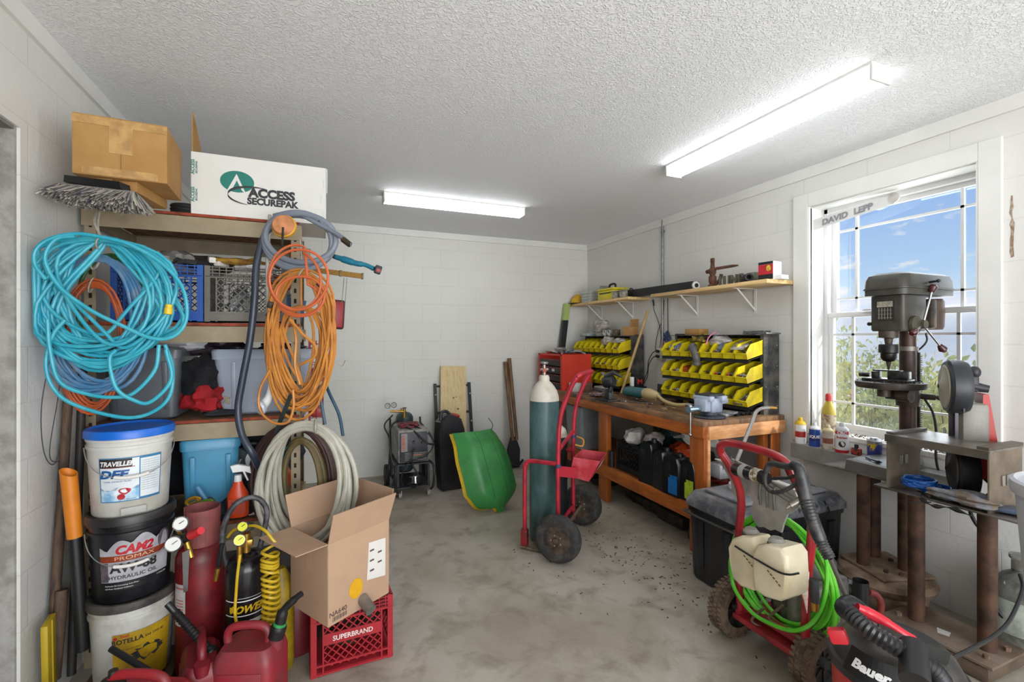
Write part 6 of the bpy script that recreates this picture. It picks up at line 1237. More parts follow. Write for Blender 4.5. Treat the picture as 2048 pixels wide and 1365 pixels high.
CLR = mat('a9adaa', .25, v=.3, s=16, c2='c4c6c2'); 
for k in range(4): on('clear_case', 1182, 600, 2.94, SA+.034*k, (.15, .20-.006*k, .032), CLR, ('bottom', 'second', 'third', 'top')[k]+' clear plastic case in the stack beside the hard hat', 'case', .04*k)
yt = thing('tool_box', (2.94, W(1225, 590, X=2.94).y, SA), 'yellow tool box with black strap on the corner shelf', 'tool box')
YT = mat('d9cc1e', .4, v=.1)
M().box((0, 0, .05), (.19, .30, .10), bev=.008).build('base', YT, yt); M().box((0, 0, .112), (.20, .31, .022), bev=.006).build('lid', YT, yt); M().box((-.098, 0, .07), (.004, .22, .012)).build('latch', BLK, yt)
M().tube(bez([(0, -.06, .12), (0, -.05, .165), (0, .0, .175), (0, .05, .165), (0, .06, .12)], 5), .012, 8).build('handle', BLK, yt); M().box((.0, .12, .134), (.12, .1, .03), (.5, 0, 0), bev=.004).build('tray', mat('8b8f90', .4), yt)
jm = mat('a8a496', .2, v=.5, s=30, c2='77705f')
for k, px in enumerate((1232, 1247)):
    o_ = one(M().box((0, 0, .035), (.06, .07, .07), bev=.008).box((0, 0, .074), (.062, .072, .01), bev=.002), 'clear_jar', jm, ('left', 'right')[k]+' of two clear square jars of screws before the yellow tool box', 'jar'); o_.location = (2.868, W(px, 595, X=2.868).y, SA+.001)
one(M().tube(bez([W(1256, 586, X=2.95), W(1262, 577, X=2.97), W(1268, 582, X=2.98), W(1275, 580, X=3.0)], 5), .006, 6), 'cable', BLK, 'black cable end beside the roller tube', 'cable', loc=W(1262, 584, X=2.95))
# near shelf
RU = mat('6f4a38', .75, m=.2, v=.5, s=18, c2='3f2b24', b=.3)
pu = thing('rusty_pump', (2.93, W(1425, 575, X=2.93).y, SB), 'rusty hand pump head with long arm on the near wall shelf', 'pump')
M().lathe([(.001, 0), (.035, 0), (.035, .02), (.022, .03), (.03, .05), (.03, .09), (.02, .10), (.028, .12), (.028, .15), (.018, .16), (.014, .20), (.001, .21)], n=20).build('body', RU, pu); M().tube([(-.0, .06, .135), (0, -.04, .15), (0, -.20, .148), (0, -.25, .145)], [.016, .012, .011, .006], 10).build('arm', RU, pu); M().box((0, 0, .22), (.022, .03, .04), bev=.004).build('nut', RU, pu); M().tube([(-.0, -.03, .02), (0, -.08, .06), (0, -.09, .1)], .013, 10).build('spout', RU, pu)
GM = mat('6c6a5e', .6, m=.4, v=.4, s=14, b=.1); 
for k, (ch, px) in enumerate((('J', 1437), ('I', 1446), ('I', 1455), ('N', 1464), ('F', 1477))):
    y = W(px, 560, X=2.90).y; cu = M().text(ch, .105, (0, 0, .004), (0, -1, 0), (0, 0, 1), .02, .8); me = M(); n_ = len(cu.v); me.add(cu.v+[p+V((.02, 0, 0)) for p in cu.v], cu.f+[[i+n_ for i in f_][::-1] for f_ in cu.f])
    ec = {}
    for f_ in cu.f:
        for i in range(len(f_)): e_ = (f_[i], f_[(i+1) % len(f_)]); ec[tuple(sorted(e_))] = ec.get(tuple(sorted(e_)), [])+[e_]
    me.add([], []); base = 0
    for e_, l_ in ec.items():
        if len(l_) == 1: a_, b_ = l_[0]; me.f.append([b_, a_, a_+n_, b_+n_]); me.k.append(0)
    o_ = one(me, 'metal_letter', GM, 'cast metal letter '+ch+(' nearer the pump' if k == 1 else ' beside the letter N' if k == 2 else ' on the near wall shelf'), 'letter', smooth=False); o_.location = (2.90+.004*k, y, SB)
o_ = one(M().lathe([(.018, -.04), (.030, -.04), (.032, .0), (.030, .04), (.018, .04), (.018, -.04)], (0, 0, 0), (-.4, -.9, .1), 22, False), 'pipe_coupling', mat('26262a', .5, v=.3), 'black round coupling lying on the near wall shelf', 'fitting'); o_.location = (2.90, W(1493, 560, X=2.9).y, SB+.033)
on('metal_block', 1509, 560, 2.95, SB, (.06, .05, .075), mat('8a8a80', .4, m=.5, v=.4, s=16), 'grey metal bushing standing before the filter box', 'bushing')
fb = thing('filter_box', (2.945, W(1540, 556, X=2.945).y, SB), 'white box with red and black front on the near wall shelf', 'box', R(6))
M().box((0, 0, .065), (.10, .11, .13), bev=.002).build('carton', WHI, fb); m = M(); m.box((-.0506, 0, .075), (.001, .108, .07)); m.build('red_panel', mat('b8222c', .45), fb); M().box((-.0506, 0, .022), (.001, .108, .036)).build('black_band', BLK, fb); M().box((-.0506, 0, .120), (.001, .108, .018)).build('black_band', BLK, fb)
M().ball((-.051, -.022, .082), .020, 12, (.08, .9, 1.1)).build('picture', mat('d8b83c', .4, v=.5, s=60), fb)
on('small_box', 1562, 560, 2.96, SB, (.08, .06, .03), WHI, 'flat white box before the red and white filter box', 'box', .1)
# green topped tube in the corner
gt = thing('light_tube', (2.63, 4.93, BZ+.02), 'black square tube with a pale green top leaning in the corner', 'tube')
a, b = V((2.62, 4.96, .95)), W(1134, 608, Y=5.04); c = a+(b-a)*.78
M().loft([[p+V((s1*.035, s2*.022, 0)) for s1, s2 in ((-1, -1), (1, -1), (1, 1), (-1, 1))] for p in (a, c)]).build('lower_tube', mat('222425', .4, v=.2), gt, world=True); M().loft([[p+V((s1*.036, s2*.023, 0)) for s1, s2 in ((-1, -1), (1, -1), (1, 1), (-1, 1))] for p in (c, b)]).build('upper_tube', mat('a9c070', .4, v=.08), gt, world=True)
# ---- under the bench
tote('waste_bin', (2.56, 4.20, .326), .36, .34, .44, '878d90', 'tall grey plastic bin under the far part of the bench')
bk = crate('milk_crate', (2.535, 3.21, .326), .34, .36, .25, '17171a', 'black plastic milk crate on the bench shelf'); bk.rotation_euler.z = 0
lump('plastic_bag', (2.47, 3.26, .62), .085, (1.2, 1.0, .8), mat('c9c4c0', .4, v=.25, s=12, c2='a49c98'), 'crumpled white plastic bag in the black crate', 'bag', 81, .22, 28)
lump('plastic_bag', (2.50, 3.08, .63), .075, (1.1, 1.1, .8), mat('b5aca8', .35, v=.3, s=12), 'second crumpled bag nearer in the black crate', 'bag', 82, .22, 28)
JB = mat('17181c', .3, v=.3, s=7)
def jug(loc, label, rz=0., w=.11, d=.17, h=.29, lb=None, mt=JB, capc='1a1a1c'):
    t = thing('oil_jug', loc, label, 'jug', rz); m = M()
    out = [(-d/2, 0), (d/2, 0), (d/2, h*.70), (d*.32, h*.93), (-d*.10, h), (-d*.38, h*.95), (-d/2, h*.78)]
    m.loft([[V((x, y*k+(0 if k == 1 else .0), .0+z*(1 if k == 1 else .97)+.004)) for y, z in [(p[0], p[1]) for p in out]] for x, k in ((-w/2, .9), (-w*.36, 1), (w*.36, 1), (w/2, .9))])
    m.build('body', mt, t); M().box((-w/2-.0005, d*.12, h*.62), (.006, d*.26, h*.34), bev=.002).build('handle_recess', mat('060607', .6), t)
    M().cyl((0, -d*.22, h*.96), (0, -d*.22, h*1.06), .022, .02, 18).build('cap', mat(capc, .4), t)
    if lb: M().box((-w/2-.002, -d*.16, h*.30), (.002, d*.5, h*.45)).build('label', mat(lb, .35, v=.3, s=20), t)
    return t
jug((2.375, 2.955, .326), 'tall black oil jug next to the black milk crate', R(4), .12, .16, .33)
jug((2.37, 2.795, .326), 'black oil jug in the middle of the row on the bench shelf', R(-6), .12, .15, .30)
j3 = jug((2.362, 2.66, .326), 'black oil jug with a blue label on the bench shelf', R(3), .12, .17, .29, '1c6fb8')
j4 = jug((2.385, 2.52, .326), 'black oil jug with a yellow green label near the bench end', R(0), .12, .16, .29, 'b6d23a')
m = M().tube([(2.34, 3.435, .33), (2.34, 3.435, .47)], .022, 12); one(m, 'bottle', mat('26222c', .4), 'small dark bottle beside the black milk crate', 'bottle', loc=(2.34, 3.435, .326))
for k, (x, y, z, r_, c, l_, cat) in enumerate(((2.62, 3.4, .50, .10, '1d3b34', 'dark green case behind the milk crate on the bench shelf', 'case'), (2.66, 2.95, .55, .07, 'c8481c', 'orange plastic item on the bench shelf behind the jugs', 'tool'), (2.78, 3.2, .62, .12, '203c38', 'dark green bundle at the back of the bench shelf', 'bundle'), (2.72, 2.62, .45, .09, '8c2a2c', 'red item on the bench shelf behind the labelled jug', 'case'), (2.8, 2.9, .45, .12, '2a2526', 'dark bundle at the back of the bench shelf', 'bundle'), (2.75, 4.6, .45, .12, '4a3a30', 'brown bundle at the far end of the bench shelf', 'bundle'))):
    lump('storage_bundle', (x, y, z), r_, (1.2, 1.2, .9), mat(c, .5, v=.4, s=14), l_, cat, 90+k, .25)
for k, (x, y, z, l_) in enumerate(((2.56, 2.86, .69, 'white plastic funnel behind the oil jugs'), (2.60, 2.66, .64, 'second white funnel lying nearer the bench end'))):
    f_ = thing('funnel', (x, y, z), l_, 'funnel', k*.8); f_.rotation_euler.x = R(75-20*k)
    M().lathe([(.012, 0), (.016, .05), (.065, .11), (.07, .125), (.066, .125), (.012, .05)], n=24, cap=False).build('cone', mat('cfccc4', .45, v=.15), f_); M().lathe([(.008, -.05), (.012, 0), (.009, 0)], n=16, cap=False).build('spout', mat('cfccc4', .45, v=.1), f_)
one(M().box((2.62, 2.50, .52), (.14, .12, .10), bev=.01), 'grease_tin', mat('c9c9cc', .4, v=.3), 'white and blue tin on the bench shelf by the near leg', 'tin', loc=(2.62, 2.5, .47))
m = M()
for k in range(14): m.box((2.80+.02*(k % 3), 2.42+.035*(k//3), .36+.03*(k % 3)), (.03, .03, .03), (k, k, 0), bev=.004)
one(m, 'chain_pile', mat('2a2220', .6, v=.5), 'pile of dark links at the end of the bench shelf', 'chain', loc=(2.80, 2.45, .325), kind='stuff')
# red wire rack basket near the end leg and iron parts on the floor
GRS = mat('1d1a18', .55, v=.5, s=16, c2='3b322a', b=.4, bs=20)
for k, (px, py, w_, d_, h_, l_) in enumerate(((1262, 1008, .16, .30, .10, 'greasy cast iron part on the floor nearest the middle bench leg'), (1300, 1030, .18, .24, .12, 'large greasy iron block on the floor under the bench'), (1345, 1055, .18, .22, .10, 'greasy iron bracket on the floor nearest the black tote'))):
    q = W(px, py, Z=0); t = thing('iron_part', (q.x+.12, q.y+.02, 0), l_, 'iron part', .2*k-.1); rd = random.Random(k+5); m = M()
    m.box((0, 0, h_*.4), (w_, d_, h_*.8), bev=.02)
    m.build('casting', GRS, t); m = M()
    for j in range(7): m.cyl((rd.uniform(-w_/2, w_/2), rd.uniform(-d_/2, d_/2), 0), (rd.uniform(-w_/2, w_/2), rd.uniform(-d_/2, d_/2), h_*rd.uniform(.8, 1.2)), rd.uniform(.015, .03), None, 10)
    m.build('lug', GRS, t)
one(M().box((2.70, 2.52, .04), (.5, .25, .08), bev=.01).box((2.7, 2.9, .05), (.4, .3, .10), bev=.02), 'floor_scrap', GRS, 'dark scrap iron lying deep under the bench shelf', 'scrap', loc=(2.7, 2.6, 0), kind='stuff')
P = [V((2.62+.14*cos(t), 3.95+.14*sin(t), .02+.012*k/20)) for k, t in enumerate([i*.3 for i in range(80)])]
one(M().tube(P, .008, 6), 'cable_coil', BLK, 'black cable coil on the floor under the bench', 'cable', loc=(2.62, 3.95, .01))
# ================================================================ right side
# ---- black tote
tt = thing('storage_tote', (2.505, 2.05, 0), 'large black lidded plastic tote in front of the bench end', 'storage tote')
TB = mat('161719', .35, v=.3, s=6, c2='25262a', b=.05); TLD = mat('4c4e54', .32, v=.4, s=7, c2='9c9da2', th=(.45, .75), b=.05)  # lid grey joins dust with window reflection put into the colour
def rrect(X_, Y_, z, rad=.04, nn=4, cx=0, cy=0):
    out = []
    for sx, sy, a0 in ((1, 1, 0), (-1, 1, 90), (-1, -1, 180), (1, -1, 270)):
        for j in range(nn+1): a = R(a0+90*j/nn); out.append(V((cx+sx*(X_-rad)+rad*cos(a), cy+sy*(Y_-rad)+rad*sin(a), z)))
    return out
M().loft([rrect(.405, .175, 0), rrect(.412, .185, .02), rrect(.42, .20, .40), rrect(.425, .212, .405), rrect(.425, .212, .44), rrect(.40, .19, .44), rrect(.36, .15, .03)]).build('tub', TB, tt)
lid = M().loft([rrect(.435, .222, .435), rrect(.435, .222, .465), rrect(.40, .195, .515), rrect(.37, .17, .522), rrect(.36, .16, .515), rrect(.01, .005, .515, .004)]).build('lid', TLD, tt)
m = M(); m.box((-.20, 0, .522), (.26, .30, .016), bev=.005).box((.20, 0, .522), (.26, .30, .016), bev=.005); m.build('raised_panel', mat('8d8e93', .35, v=.3, s=6, c2='6a6b70', b=.05), lid)  # paler panels: dust plus reflected window light put into the grey
for k in range(9): M().box((.0+.045*k, -.214, .475), (.010, .03, .05), (R(30), 0, 0)).build('lid_rib', TLD, lid)
for x in (-.30, -.1, .1, .3): M().box((x, -.192, .20), (.06, .02, .34), (R(4), 0, 0), bev=.004).build('rib', TB, tt)
for y in (-.1, .1): M().box((-.412, y, .20), (.02, .06, .34), (0, -R(3), 0), bev=.004).build('rib', TB, tt)
P = [(-.44, .17, .41), (-.455, .17, .40), (-.455, -.17, .40), (-.44, -.17, .41)]; M().tube(bez(P, 6), .007, 8).build('handle', mat('3c3b38', .5, v=.3), tt)
M().tube(bez([(.10, -.225, .47), (.10, -.24, .44), (.22, -.24, .44), (.22, -.215, .50)], 6), .005, 6).build('wire_latch', BLK, tt)
m = M(); m.add([V((-.4, .12+.012*cos(a), .22+.05*sin(a))) for a in [k*pi/5+.2*(k % 3) for k in range(10)]], [tuple(range(10))]); m.map(lambda p: p+V((-.0, 0, 0))); m.build('torn_label', mat('9a8c78', .7, v=.4, s=40), tt, False)
P = [V((2.36+.09*cos(t), 2.07+.07*sin(t), .545+.003*t)) for t in [i*.25 for i in range(50)]]
one(M().tube(P, .011, 8), 'hose', mat('c9ccd4', .3, v=.1), 'short clear white hose coiled on the lid of the black tote', 'hose', loc=(2.36, 2.07, .53))
# ---- pressure washer
pw = thing('pressure_washer', (1.88, 1.50, 0), 'red framed pressure washer with grey tool panel and white detergent tanks', 'pressure washer')
LEGL = bez([(1.82, 1.62, .18), (1.80, 1.62, .45), (1.80, 1.60, .71), (1.745, 1.61, .85), (1.705, 1.63, .925)], 7); LEGR = bez([(1.82, 1.305, .18), (1.80, 1.285, .45), (1.80, 1.262, .71), (1.745, 1.268, .85), (1.705, 1.275, .915)], 7)
top_ = bez([LEGL[-1], V((1.69, 1.612, .962)), V((1.685, 1.55, .985)), V((1.685, 1.37, .985)), V((1.69, 1.295, .962)), LEGR[-1]], 7)
M().tube(LEGL+top_[1:-1]+LEGR[::-1], .0175, 14).build('handle_frame', mat('9c1c26', .3, v=.25, s=8, c2='7a151e', coat=.3), pw, world=True)
RW = mat('962028', .4, v=.35, s=8, c2='6a1a1e')
M().box((2.06, 1.49, .15), (.55, .30, .025), bev=.008).box((1.83, 1.46, .2), (.03, .36, .03), bev=.004).build('base_frame', RW, pw, world=True)
M().tube(bez([(1.80, 1.62, .17), (1.95, 1.60, .13), (2.2, 1.58, .13), (2.34, 1.58, .02)], 6), .014, 10).tube(bez([(1.80, 1.32, .17), (1.95, 1.36, .13), (2.2, 1.38, .13), (2.34, 1.38, .02)], 6), .014, 10).build('leg', RW, pw, world=True)
TY = mat('6a5848', .85, v=.5, s=25, c2='463a30', b=.2)
for y, s_ in ((1.712, 1), (1.285, -1)):
    w_ = M().lathe([(.085, -.040), (.115, -.042), (.128, -.034), (.131, 0), (.128, .034), (.115, .042), (.085, .040)], (1.88, y, .134), (0, 1, 0), 44, False); 
    t_ = w_.build('tyre', TY, pw, world=True); m = M()
    for k in range(36):
        a = 2*pi*k/36
        for yy in (-.028, -.0, .028):
            aa = a+(pi/36 if yy == 0 else 0); e_ = Euler((0, -aa, 0)); m.box(V((1.88, y+yy, .134))+e_.to_matrix()@V((.131, 0, 0)), (.010, .022, .014), e_, bev=.002)
    m.build('tread', TY, t_, world=True)
    h_ = M().lathe([(.001, -.03), (.02, -.03), (.03, -.012), (.08, -.012), (.088, -.03), (.088, .03), (.08, .012), (.03, .012), (.02, .03), (.001, .03)], (1.88, y, .134), (0, 1, 0), 30).build('hub', mat('1a1818', .55, v=.4, s=20), pw, world=True); m = M()
    for k in range(8): a = 2*pi*k/8; e_ = Euler((0, -a, 0)); m.box(V((1.88, y, .134))+e_.to_matrix()@V((.055, 0, 0)), (.06, .036, .008), e_)
    m.build('spoke', mat('242120', .5), h_, world=True)
M().tube([(1.88, 1.26, .134), (1.88, 1.74, .134)], .009, 8).build('axle', mat('6a6662', .4, m=.6), pw, world=True)
# grey tool panel
GP = mat('8b8983', .5, v=.2, s=8, c2='a5a39c')
XP = 1.835
pts = [(1437, 922), (1462, 918), (1530, 948), (1590, 985), (1600, 1012), (1588, 1022), (1574, 1030), (1566, 1050), (1562, 1066), (1550, 1060), (1541, 1062), (1528, 1055), (1517, 1055), (1506, 1040), (1503, 1020), (1506, 1004), (1498, 992), (1484, 990), (1474, 1000), (1464, 985), (1461, 962), (1450, 942)]
q = [W(px, py, X=XP) for px, py in pts]; m = M()
n_ = len(q); m.add([p for p in q]+[p+V((.012, 0, 0)) for p in q], [tuple(range(n_)), tuple(range(2*n_-1, n_-1, -1))]+[(i, i+n_, (i+1) % n_+n_, (i+1) % n_) for i in range(n_)])
tpn = m.build('tool_panel', GP, pw, world=True, smooth=False)
m = M(); a, b, c, d_ = W(1437, 922, X=XP), W(1462, 916, X=XP), W(1594, 984, X=XP), W(1588, 992, X=XP)
panel(m, [a+V((-.025, 0, .012)), a+V((.03, 0, 0)), c+V((.03, 0, .005)), c+V((-.02, 0, .012))], .006); m.build('tray_lip', mat('b5b3ad', .45, v=.1), tpn, world=True, smooth=False)
m = M()
for k in range(6): y = q[0].y-.03-.05*k; m.tube([V((XP-.002, y, .80-.02*k)), V((XP-.002, y-.002, .90-.02*k))], .0022, 4)
for k in range(3): m.tube([V((XP-.002, 1.60, .845-.018*k)), V((XP-.002, 1.31, .775-.018*k))], .0022, 4)
for k in range(3): y = W(1522+14*k, 1030, X=XP).y; m.tube([V((XP-.003, y, .70)), V((XP-.010, y, .76)), V((XP-.002, y, .80))], .006, 6)
m.build('rib', mat('6e6c68', .5), tpn, world=True)
a, b = W(1470, 938, X=1.70), W(1535, 958, X=1.68); dd = (b-a).normalized()
bt2 = thing('oil_bottle', a, 'small black bottle with white label lying in the washer tool tray', 'bottle'); M().tube([a, a+dd*.008, b-dd*.008, b], [.024, .029, .029, .024], 20).build('body', mat('14151a', .25, v=.2), bt2, world=True)
M().tube([a+(b-a)*.25, a+(b-a)*.42], .0297, 20, cap=False).build('label', mat('a9a9a6', .5, v=.3), bt2, world=True); M().tube([a+(b-a)*.62, a+(b-a)*.85], .0296, 20, cap=False).build('label_print', mat('6e5c34', .5, v=.6, s=60, c2='d9d4c8'), bt2, world=True)
# spray gun
gn_ = thing('spray_gun', W(1590, 940, X=1.66), 'black pressure washer spray gun with dusty grip and steel lance', 'spray gun')
GB = mat('222326', .42, v=.5, s=18, c2='5c5a56', th=(.45, .8), b=.1)
XG = 1.655
P = bez([W(*p, X=XG) for p in ((1590, 935), (1565, 932), (1543, 928), (1534, 940), (1530, 958), (1533, 975), (1545, 985), (1562, 984), (1582, 975), (1596, 965))], 6); M().tube(P, [.0125]*20+[.008]*(len(P)-20), 12).build('hand_guard', GB, gn_, world=True)
P = bez([W(*p, X=XG) for p in ((1584, 928), (1598, 938), (1605, 965), (1612, 1000), (1625, 1040), (1642, 1085), (1660, 1118))], 6); k_ = len(P)
M().tube(P, [.015+.008*sin(min(1, i/14)*pi*.5)-(.0 if i < k_*.8 else .004) for i in range(k_)], 14).build('grip', GB, gn_, world=True); M().tube([W(1545, 958, X=XG), W(1575, 957, X=XG), W(1596, 950, X=XG)], .006, 8).build('trigger', BLK, gn_, world=True)
M().cyl(W(1602, 1000, X=XG), W(1580, 1012, X=1.62), .014, .011, 14).cyl(W(1580, 1012, X=1.62), W(1573, 1017, X=1.61), .007, .006, 12).build('coupler', mat('8f8a80', .35, m=.6, v=.3), gn_, world=True)
M().tube([W(1660, 1118, X=XG+.01), W(1704, 1222, X=XG+.10)], .008, 10).build('lance', mat('6f6b64', .35, m=.6, v=.3), gn_, world=True)
m = M(); P2_ = P[k_//2:]
for i in range(0, len(P2_)-1): m.lathe([(.0225-.0035*(i/len(P2_)), -.003), (.025-.004*(i/len(P2_)), 0), (.0225-.0035*(i/len(P2_)), .003)], P2_[i], P2_[min(i+1, len(P2_)-1)]-P2_[i] if i < len(P2_)-1 else V((0, 0, 1)), 14, False)
m.build('ridge', GB, gn_, world=True)
# leaning spare lance with brass tip
ln = thing('spray_lance', W(1470, 920, X=1.78), 'thin grey curved lance with brass tip leaning up in front of the bench end', 'lance')
M().tube(bez([W(1472, 925, D=2.15), W(1490, 880, D=2.25), W(1504, 845, D=2.32), W(1511, 826, D=2.36), W(1522, 818, D=2.38), W(1540, 816, D=2.38)], 6), .009, 10).build('tube', mat('8d8a86', .35, m=.3, v=.2), ln, world=True); M().cyl(W(1538, 816, D=2.38), W(1553, 817, D=2.38), .009, .007, 12).build('tip', BRS, ln, world=True)
# detergent tanks
WTK = mat('d9cfb4', .4, v=.2, s=7, c2='c2b08a', th=(.45, .8)); tk = M()
def blob(pts, X_, th, m, r_=.012):
    q = [W(px, py, X=X_) for px, py in pts]; c = sum(q, V((0, 0, 0)))/len(q)
    m.loft([[V((X_+x_, c.y+(p.y-c.y)*s_, c.z+(p.z-c.z)*s_)) for p in q] for x_, s_ in ((-th/2, .86), (-th/2+r_*.5, .95), (-th/2+r_*1.4, 1), (th/2-r_*1.4, 1), (th/2-r_*.5, .95), (th/2, .86))])
blob([(1474, 1090), (1482, 1074), (1500, 1068), (1522, 1072), (1532, 1086), (1534, 1120), (1534, 1160), (1524, 1178), (1500, 1170), (1484, 1154), (1477, 1125)], 1.70, .12, tk)
blob([(1526, 1100), (1534, 1088), (1555, 1084), (1585, 1092), (1596, 1108), (1598, 1150), (1595, 1190), (1580, 1198), (1550, 1190), (1530, 1176), (1526, 1140)], 1.685, .13, tk)
tkm = tk.build('detergent_tank', WTK, pw, world=True)
for px, py, X_ in ((1502, 1068, 1.70), (1554, 1088, 1.685)):
    c = W(px, py, X=X_); cp = M().lathe([(.001, 0), (.030, 0), (.032, .004), (.032, .016), (.026, .022), (.022, .028), (.001, .029)], c-V((0, 0, .004)), (0, 0, 1), 24).build('cap', mat('8f8c86', .35, v=.3), tkm, world=True); M().lathe([(.030, 0), (.035, .002), (.035, .006), (.030, .007)], c-V((0, 0, .006)), (0, 0, 1), 24).build('cap_ring', BLK, cp, world=True)
M().tube(bez([W(1470, 1093, X=1.63), W(1500, 1112, X=1.625), W(1530, 1130, X=1.61), W(1560, 1146, X=1.61), W(1580, 1150, X=1.61), W(1598, 1147, X=1.64)], 5), .004, 6).build('bungee', BLK, pw, world=True)
m = M()
for px, py in ((1497, 1122), (1550, 1152)):
    c = W(px, py, X=1.63); 
    for k in range(5): m.box(c+V((0 if px < 1540 else -.012, -.012*k+.02, -.008*k+.01)), (.002, .009, .004), (.5, 0, 0))
m.build('mark', mat('5a4c3c', .6), pw, world=True)
m = M().box(W(1601, 1147, X=1.775), (.02, .03, .05), bev=.003); m.build('clamp', BLK, pw, world=True)
# engine
M().box((2.08, 1.47, .27), (.26, .22, .22), bev=.03).build('engine', mat('3a3b3d', .45, v=.5, s=12, c2='7c7a74', b=.1), pw, world=True)
m = M().lathe([(.001, 0), (.09, 0), (.105, .015), (.105, .06), (.085, .09), (.04, .10), (.001, .10)], (2.08, 1.47, .38), n=30); m.build('recoil_cover', mat('4a4b4e', .4, v=.3), pw, world=True)
m = M().box((1.99, 1.40, .32), (.12, .09, .10), bev=.01).box((2.02, 1.37, .25), (.14, .07, .08), bev=.008).cyl((1.92, 1.42, .22), (1.92, 1.42, .34), .035, .03, 16).cyl((1.93, 1.46, .2), (2.02, 1.46, .2), .04, .04, 16); m.build('pump', mat('85837e', .4, m=.4, v=.4, s=15), pw, world=True)
M().cyl(W(1722, 1215, D=2.05), W(1721, 1162, D=2.05), .029, .030, 22, cap=False).build('exhaust_pipe', mat('1d1e22', .4, v=.3), pw, world=True); M().box(W(1700, 1190, D=2.1), (.05, .05, .12), (0, 0, .4), bev=.006).build('air_filter', mat('2c2c2f', .5, v=.4, s=14, c2='8a8a88'), pw, world=True)
M().tube(bez([W(1738, 1185, D=2.1), W(1752, 1190, D=2.1), W(1762, 1207, D=2.1), W(1760, 1232, D=2.1)], 6), .014, 10).build('fender_tube', mat('8c3c38', .5, v=.3), pw, world=True)
m = M()
for s0 in ((1.83, 1.50, .25), (1.84, 1.42, .3)): m.tube(bez([s0, V(s0)+V((-.03, .04, -.08)), V(s0)+V((.05, -.05, -.09)), (2.0, 1.45, .24)], 6), .006, 6)
m.build('fuel_line', mat('6a5a48', .5, v=.3), pw, world=True)
# green hose coil
q = W(1560, 1040, X=1.86)
gh = thing('hose', q, 'bright green hose coil hung inside the pressure washer frame', 'hose')
P = coil(1.87, 1.455, q.z, .205, .235, 11, .0085, 51, .16, .10, .022, swing=.022, cross=.012, ax=(.10, -1), n=32)
m = M().tube(P, .0085, 9); m.tube(bez([W(1476, 1090, X=1.78), W(1464, 1130, X=1.78), W(1468, 1175, X=1.78), W(1500, 1222, X=1.77), W(1540, 1248, X=1.76), W(1590, 1262, X=1.76), W(1630, 1240, X=1.8), W(1652, 1180, X=1.83), W(1650, 1110, X=1.86), W(1620, 1060, X=1.88)], 8), .0085, 9)
m.build('hose_loops', mat('49b61f', .38, v=.18, s=10, c2='6bc23a'), gh, world=True)
M().tube([W(1628, 1160, X=1.78), W(1630, 1205, X=1.78)], [.016, .016], 14).build('grip_fitting', mat('2c2d30', .5, v=.3), gh, world=True); M().cyl(W(1630, 1205, X=1.78), W(1630, 1222, X=1.78), .015, .013, 12).build('fitting', BRS, gh, world=True)
tg = M(); q_ = [W(1612, 1140, X=1.76), W(1600, 1178, X=1.74), W(1608, 1200, X=1.735), W(1614, 1228, X=1.75), W(1618, 1145, X=1.77)]; tg.add(q_+[p+V((.002, 0, 0)) for p in q_], [tuple(range(5)), (9, 8, 7, 6, 5)]+[(i, i+5, (i+1) % 5+5, (i+1) % 5) for i in range(5)])
tgo = tg.build('warning_tag', mat('d9d6d0', .5, v=.2, s=40, c2='c9835c'), pw, world=True, smooth=False)
# ---- stand of the drill press
RUS = mat('5d4234', .7, m=.2, v=.5, s=12, c2='37271f', b=.2); TAN = mat('8a7460', .75, v=.4, s=10, c2='64503f', b=.15); STL = mat('8a8681', .4, m=.5, v=.45, s=8, c2='5c564e', b=.05)
ds = thing('machine_stand', (2.90, 1.60, 0), 'rusty pipe stand on a round cast base below the drill press', 'stand')
M().lathe([(.001, 0), (.17, 0), (.185, .03), (.185, .10), (.215, .125), (.225, .15), (.21, .175), (.17, .186), (.001, .188)], (2.87, 1.60, 0), n=44).build('cast_base', TAN, ds, world=True)
M().box((2.88, 1.605, .194), (.30, .30, .012), (0, 0, R(-17)), bev=.002).build('base_plate', TAN, ds, world=True)
for x, y in ((2.785, 1.66), (2.95, 1.70), (2.925, 1.535)): M().cyl((x, y, .20), (x, y, .698), .031, .031, 22).build('leg', RUS, ds, world=True)
M().box((2.915, 1.675, .705), (.345, .36, .012), bev=.001).build('table_plate', STL, ds, world=True)
m = M()
for x, y in ((2.79, 1.55), (2.83, 1.50), (2.96, 1.62), (2.99, 1.50)): m.cyl((x, y, .2), (x, y, .212), .012, .012, 6)
m.build('bolt', RUS, ds, world=True)
# ---- drill press
dp = thing('drill_press', (3.0, 1.56, .711), 'dark grey drill press with three handled wheel in front of the window', 'drill press')
DM = mat('36342f', .42, v=.3, s=8, c2='46433c', b=.04); DKM = mat('2a2623', .5, m=.2, v=.4, s=14, c2='4a3c32')
m = M(); m.loft([rrect(.16, .12, .0, .02, 3, 2.90, 1.62), rrect(.155, .115, .055, .02, 3, 2.90, 1.62), rrect(.14, .10, .062, .02, 3, 2.90, 1.62)]).lathe([(.07, .06), (.055, .10), (.045, .12), (.001, .12)], (3.0, 1.56, 0), n=28); m.map(lambda p: p+V((0, 0, .711))); m.build('base', mat('6f6d68', .5, m=.3, v=.3, s=8), dp, world=True)
M().cyl((3.0, 1.56, .78), (3.0, 1.56, 1.62), .038, .038, 30).build('column', mat('4a3028', .45, m=.3, v=.4, s=9, c2='2e2422'), dp, world=True)
m = M(); m.box((3.033, 1.525, 1.10), (.010, .012, .55))
for k in range(52): m.box((3.038, 1.518, .84+k*.010), (.008, .010, .004))
m.build('rack_gear', DKM, dp, world=True)
